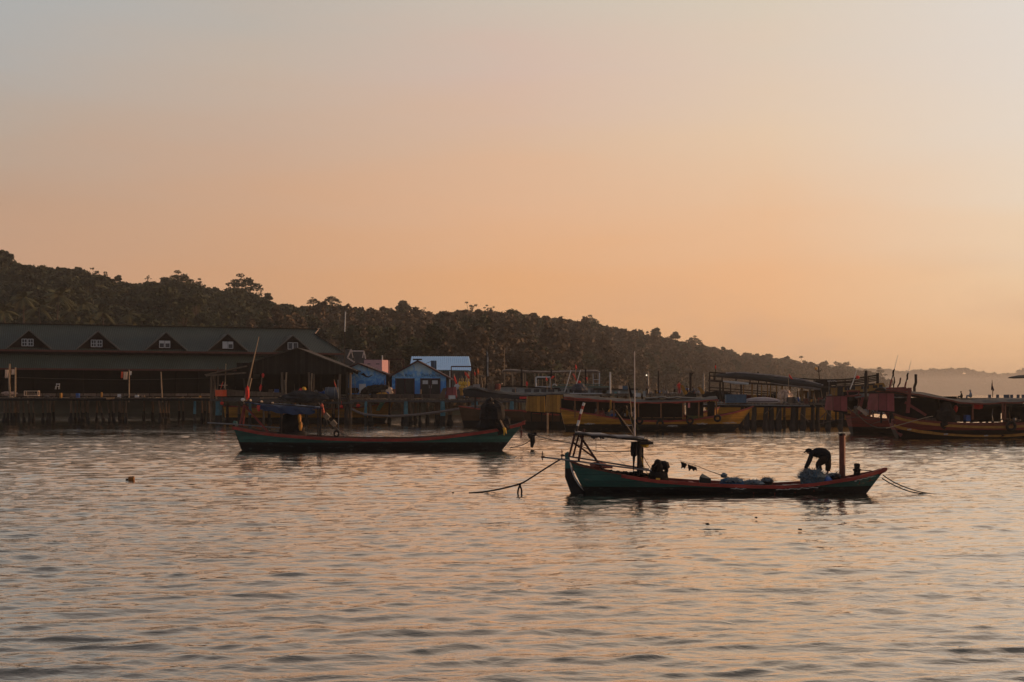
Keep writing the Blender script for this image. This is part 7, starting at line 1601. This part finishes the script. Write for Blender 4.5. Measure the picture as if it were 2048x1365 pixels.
    # white arch with ring seen through the posts
    f = Fr(1090, 196); g = thing('white_arch', 'white tube arch with hanging bell seen through the jetty posts', 'arch', f.loc)
    mb = MB(); mb.tube([f(1072, 775), f(1072, 756), f(1074, 755), f(1100, 755), f(1101, 757), f(1101, 776)], .12, 6); mb.bar(f(1072, 774), f(1101, 774), .16); mb.build('frame', M_winw, g); mb = MB(); mb.box(f(1086, 757.6), (1.5, .1, .2)); mb.build('signboard', M_dark, g)
    mb = MB(); mb.torus(f(1109, 773, 0), .28, .07, 14, 6); mb.build('life_ring', M_winw, g)
covered_jetty()
G_f = None
flag(1054, 779, 1052.5, 766, 188, M_redcloth, [(1052, 764), (1054.5, 763), (1056, 770), (1054, 775), (1051.5, 771)], 'orange red flag hanging low between the first jetty posts')
flag(1094, 779, 1092, 752, 188, M_redcloth, [(1091, 753), (1094, 757), (1095.5, 762), (1092, 763)], 'small dark red flag before the white tube arch')
flag(1102, 779, 1101, 755, 187, M_redcloth, [(1101, 758), (1105, 752), (1109, 752.5), (1108.5, 755), (1104, 758)], 'red flag blown right beside the second dark lamp pole')
flag(1148, 772, 1152, 727, 187, M_redcloth, [(1151, 728), (1153, 732), (1154.5, 737), (1152, 742), (1150, 736)], 'tall orange red flag rising between the two slanted white rods')
flag(1154, 772, 1147, 747, 186, M_redcloth, [(1144.5, 748), (1148, 747), (1151, 756), (1154.5, 763), (1152, 765), (1149, 756)], 'red and orange flag drooping left of the round red float')
mb = MB(); mb.blob((0,0,0), (.22,.18,.22), 3, .2); placed('float', mb, M_redcloth, 1158, 765, 187, 'round orange red float beside the right slanted white rod', 'float', smooth=True)
for a, b, lab in (((1128, 787), (1142, 741), 'left of two slanted white rods above the covered jetty'), ((1147, 786), (1161, 740), 'right of two slanted white rods above the covered jetty')): flag(*a, *b, 186, None, None, lab, r=.07, pm=M_winw, nm='white_rod', cat='rod')
flag(1175, 786, 1173, 752, 188, M_redcloth, [(1172, 754), (1175, 755), (1174.5, 761), (1172.5, 760)], 'dim red flag beside the third dark lamp pole', pm=M_dwood)
mb = MB(); mb.blob((0,0,0), (.9,.7,.9), 3, .3); placed('water_tank', mb, mat('navy_tank', (0.03,0.035,0.05), .6, .2, 3), 1159, 781, 186, 'dark navy tub under the right slanted white rod', 'tub')
mb = MB(); mb.box((0,0,0), (4.0, .5, .12)); placed('grey_plank', mb, M_winw, 1172, 787.5, 175, 'pale plank jutting over the canopy left of the ochre boat', 'plank')
# poles carrying the wire
polel = []
for px, top, r, m, lab in ((1220.5, 745, .11, M_winw, 'pale painted pole carrying the wire left of the black flag'), (1296, 745, .11, M_steel, 'grey pole with a bulb hung beside it'), (1381, 746, .15, M_dark, 'dark Y-topped pole above the ochre chairs'), (1407, 748, .11, M_steel, 'slim grey pole left of the double-deck boat')):
    f = Fr(px, 188); g = thing('utility_pole', lab, 'pole', f.loc, group='wire poles on the far jetty'); mb = MB(); mb.tube([f(px, 792), f(px, top)], r, 6); mb.build('pole', m, g)
    if px == 1381: mb = MB(); mb.bar(f(1381, 756), f(1385.5, 746), .12); mb.bar(f(1378.5, 746.5), f(1389, 746.5), .12, .1); mb.build('cross_arm', m, g)
    polel.append(px)
rope('overhead_wire', [P(985, 744, 190), P(1102, 741, 188), P(1171, 742, 188), P(1220, 747, 188), P(1262, 749.5, 188), P(1296, 748, 188), P(1317, 744, 188)], .022, 'thin wire strung from the covered jetty to the dark lamp post', 'wire')
rope('overhead_wire', [P(1317, 744, 188), P(1345, 748, 188), P(1381, 747, 188)], .022, 'thin wire between the dark lamp post and the Y-topped pole', 'wire')
mb = MB(); mb.blob((0,0,0), (.09,.09,.10), 3, .0, 6, 8); placed('light_bulb', mb, mat('glowing_bulb', (0.8,0.75,0.65), .4, .05, 4, emit=((1.0,0.85,0.65), 1.2)), 1293, 751, 187, 'tiny bright bulb hanging beside the grey wire pole', 'bulb', smooth=True)
for px, py, h, lab in ((1327, 789, 9, 'left of two pale bollards on the far jetty'), (1334, 789, 9, 'right of two pale bollards on the far jetty')):
    mb = MB(); mb.lathe([(.16, 0), (.15, h*.062), (.05, h*.066)], (0,0,0), 10); placed('bollard', mb, mat('grey_stone_post', (0.20,0.18,0.17), .8, .2, 3), px, py, 186, lab, 'bollard')
px_box('white_box', 1271, 1281, 787, 794, 181, .6, M_winw, 'small white box on the far jetty right of the white mast', 'box'); px_box('cooler_box', 1286, 1291, 783, 794, 181, .4, mat('grey_white_cabin', (0,0,0)), 'narrow grey white bin right of the small white box', 'bin')
px_box('dark_post_box', 1309, 1312, 781, 791, 186, .2, M_dwood, 'short dark brown stump left of the dark lamp post', 'stump')
def clutter(g, f, px0, px1, py, n, seed, rods=8, dy=-1.5):
    q = random.Random(seed); ms = [M_dwood, M_wood, M_dark, M_winw, M_redin, M_ochrep, M_steel, M_bluplas, M_grytarp, M_canvas]
    for i in range(n):
        px = q.uniform(px0, px1); w, h = q.uniform(.25, .9), q.uniform(.2, .8); m = ms[q.randrange(len(ms))]; c = f(px, py+q.uniform(-1, 1), dy+q.uniform(-.4, 1.2)); mb = MB()
        k = q.random()
        if k < .4: mb.box(c+Vector((0,0,h/2)), (w, .5, h), rz=q.uniform(-.4, .4), tp=q.uniform(.85, 1)); nm = 'crate'
        elif k < .65: mb.lathe([(w*.4, 0), (w*.45, h*.3), (w*.45, h*.8), (w*.38, h)], c, 10); nm = 'barrel'
        else: mb.blob(c+Vector((0,0,h*.3)), (w*.8, .4, h*.5), i+seed, .5, 7, 10); nm = 'bundle'
        mb.build(nm, m, g)
    for i in range(rods):
        px = q.uniform(px0, px1); a = f(px, py, dy); b = f(px+q.uniform(-7, 7), py-q.uniform(12, 34), dy+q.uniform(-.3, .3)); mb = MB(); mb.tube([a, a.lerp(b, .5)+Vector((q.uniform(-.08, .08), 0, 0)), b], [.045, .04, .025], 5); mb.build('rod', q.choice([M_pole, M_wood, M_dwood, M_steel]), g)
T_ = [o for o in C.objects if o.get('category') in ('boat', 'shelter', 'walkway', 'jetty', 'terrace', 'boathouse')]
def tg(txt): return next(o for o in T_ if txt in o['label'])
class Fo(Fr):
    def __init__(s, o): s.X0, s.Y, s.z0 = o.location.x, o.location.y, 0.0; s.loc = (s.X0, s.Y, 0)
for txt, a, b, py, n, sd, rods, dy in (('long thin flat roof', 1130, 1410, 789, 34, 1, 26, -2), ('big ochre and black', 1425, 1640, 803, 16, 2, 12, -2), ('dark low jetty on thick', 1560, 1690, 808, 12, 3, 10, -.2), ('dark canopied boat', 935, 1000, 780, 5, 4, 8, -.5), ('long ochre tour boat', 1140, 1270, 832, 10, 5, 8, -.8), ('dark maroon hull', 1700, 1790, 828, 18, 6, 16, -1.4), ('dark low jetty on thick', 1600, 1690, 806, 12, 13, 12, .5), ('big ochre and black', 1640, 1750, 796, 8, 12, 12, -2.6), ('maroon tour boat', 1850, 2046, 843, 12, 7, 4, -.6), ('rough plank walkway', 890, 1050, 799, 8, 8, 7, .6), ('timber terrace', 700, 785, 789, 9, 9, 5, .4), ('old timber jetty', -10, 425, 796.5, 10, 10, 0, 1.0), ('black plank-gabled', 440, 690, 790, 12, 11, 5, 1.5)):
    o = tg(txt); clutter(o, Fo(o), a, b, py, n, sd, rods, dy)
def lounge(px, top, bot, Y, label):
    f = Fr(px, Y); g = thing('bow_post', label, 'boat part', f.loc); mb = MB(); mb.prism([(f.x(a), f.z(b)) for a, b in ((px-9, top), (px-3, top+1), (px+8, bot), (px-1, bot))], -.35, .35); mb.build('board', M_ochrep, g); mb = MB(); mb.prism([(f.x(px+2), f.z(bot)), (f.x(px+9), f.z(bot-6)), (f.x(px+22), f.z(bot-1)), (f.x(px+22), f.z(bot+6)), (f.x(px+2), f.z(bot+6))], -.8, .8); mb.build('covered_deck', M_dark, g); return g
lounge(1369, 770, 790, 176, 'taller ochre prow board jutting above the canopy of the centre boat'); lounge(1404, 774, 789, 176, 'shorter ochre prow board just left of the double-deck boat')
person_far(1376, 786, 177, 1.6, 'sit', M_shirt, M_trous, 'left of two dark seated figures between the ochre prow boards')
person_far(1388, 787, 177, 1.6, 'sit', mat('slate_shirt', (0.05,0.06,0.09), .8, .2, 4), M_trous, 'right of two dark seated figures between the ochre prow boards')
# colourful flags, floats and jackets right of the dive shop
FL = [((912, 790), (908, 748), [(907.5, 749), (910, 753), (915, 768), (913, 772), (908, 762)], M_redcloth, 'red flag on the leftmost staff right of the dive shop'),
      ((940, 790), (929, 743), [(928.5, 744), (934, 746), (938, 753), (940, 758), (936, 757), (930, 750)], M_redcloth, 'red and white flag blown right over the yellow buoys'),
      ((950, 790), (949, 740), [(948, 742), (951, 746), (951, 753), (948.5, 752)], M_redcloth, 'dark red flag above the yellow buoys, third staff'),
      ((956, 790), (955.5, 735), [(954, 737), (957.5, 738), (958, 748), (955.5, 752), (954, 745)], mat('orange_cloth', (0.65,0.16,0.06), .8, .2, 4), 'tallest orange red flag at the right of the bundle of staffs'),
      ((926, 790), (924, 752), None, None, 'bare bamboo staff among the yellow buoys'), ((966, 790), (962, 750), [(960, 751), (968, 750), (967, 755), (961, 755)], M_wood, 'brown rag on the rightmost leaning staff')]
for a, b, tri, m, lab in FL: flag(*a, *b, 184.5, m, tri, lab, r=.06)
q = random.Random(30)
for k in range(9):
    px, py = 919+(k % 5)*4.2+q.uniform(-1, 1), 768+(k//5)*8+q.uniform(-1, 1); mb = MB(); mb.blob((0,0,0), (.17,.15,.32), k, .2); mb.tube([(0,0,.2), (.03,0,.7)], .03, 5); tag(mb.build('buoy', M_yellow, loc=P(px, py, 184), smooth=True), 'yellow marker buoy in the cluster under the red flags', 'buoy', 'yellow marker buoys under the red flags')
for k in range(6):
    mb = MB(); mb.blob((0,0,0), (.12,.1,.38), k, .3); tag(mb.build('white_float', M_winw, loc=P(910+k*2.3, 774+q.uniform(-2, 2), 184), smooth=True), 'long white float in the bunch left of the yellow buoys', 'float', 'white floats left of the yellow buoys')
f = Fr(905, 183.8); g = thing('tilted_panel', 'dull red boat stern panel leaning beside the dive shop terrace', 'panel', f.loc); mb = MB(); mb.prism([(f.x(a), f.z(b)) for a, b in ((890, 797), (894, 776), (912, 774), (914, 797))], -.2, 1.2); mb.build('red_board', M_maroonp, g); mb = MB(); mb.prism([(f.x(a), f.z(b)) for a, b in ((877, 797), (886, 777), (893, 776), (889, 797))], -.3, .2); mb.build('brown_board', M_wood, g)
for px in (923, 934): 
    mb = MB(); mb.box((0,0,0), (.36, .12, 1.35)); placed('yellow_plank', mb, M_ochrep, px, 787, 183.6, ('left' if px < 930 else 'right')+' of two upright ochre planks before the dark canopied boat', 'plank')
mb = MB(); mb.blob((0,0,0), (.22,.2,.22), 2, .2)
for px, py, s in ((982, 773, .14), (997, 776, .18), (991, 779, .1), (1004, 768, .08)):
    mb = MB(); mb.blob((0,0,0), (s*1.3,s,s*1.3), px, .1, 6, 8); placed('glass_lamp', mb, M_peach, px, py, 186, {982: 'round pale lantern, left of the small lights before the white ferry', 997: 'larger warm lantern at the tip of the low white ferry', 991: 'tiny warm dot under the larger lantern', 1004: 'tiny pale dot above the white ferry roof corner'}[px], 'lantern', smooth=True)
build_haze()
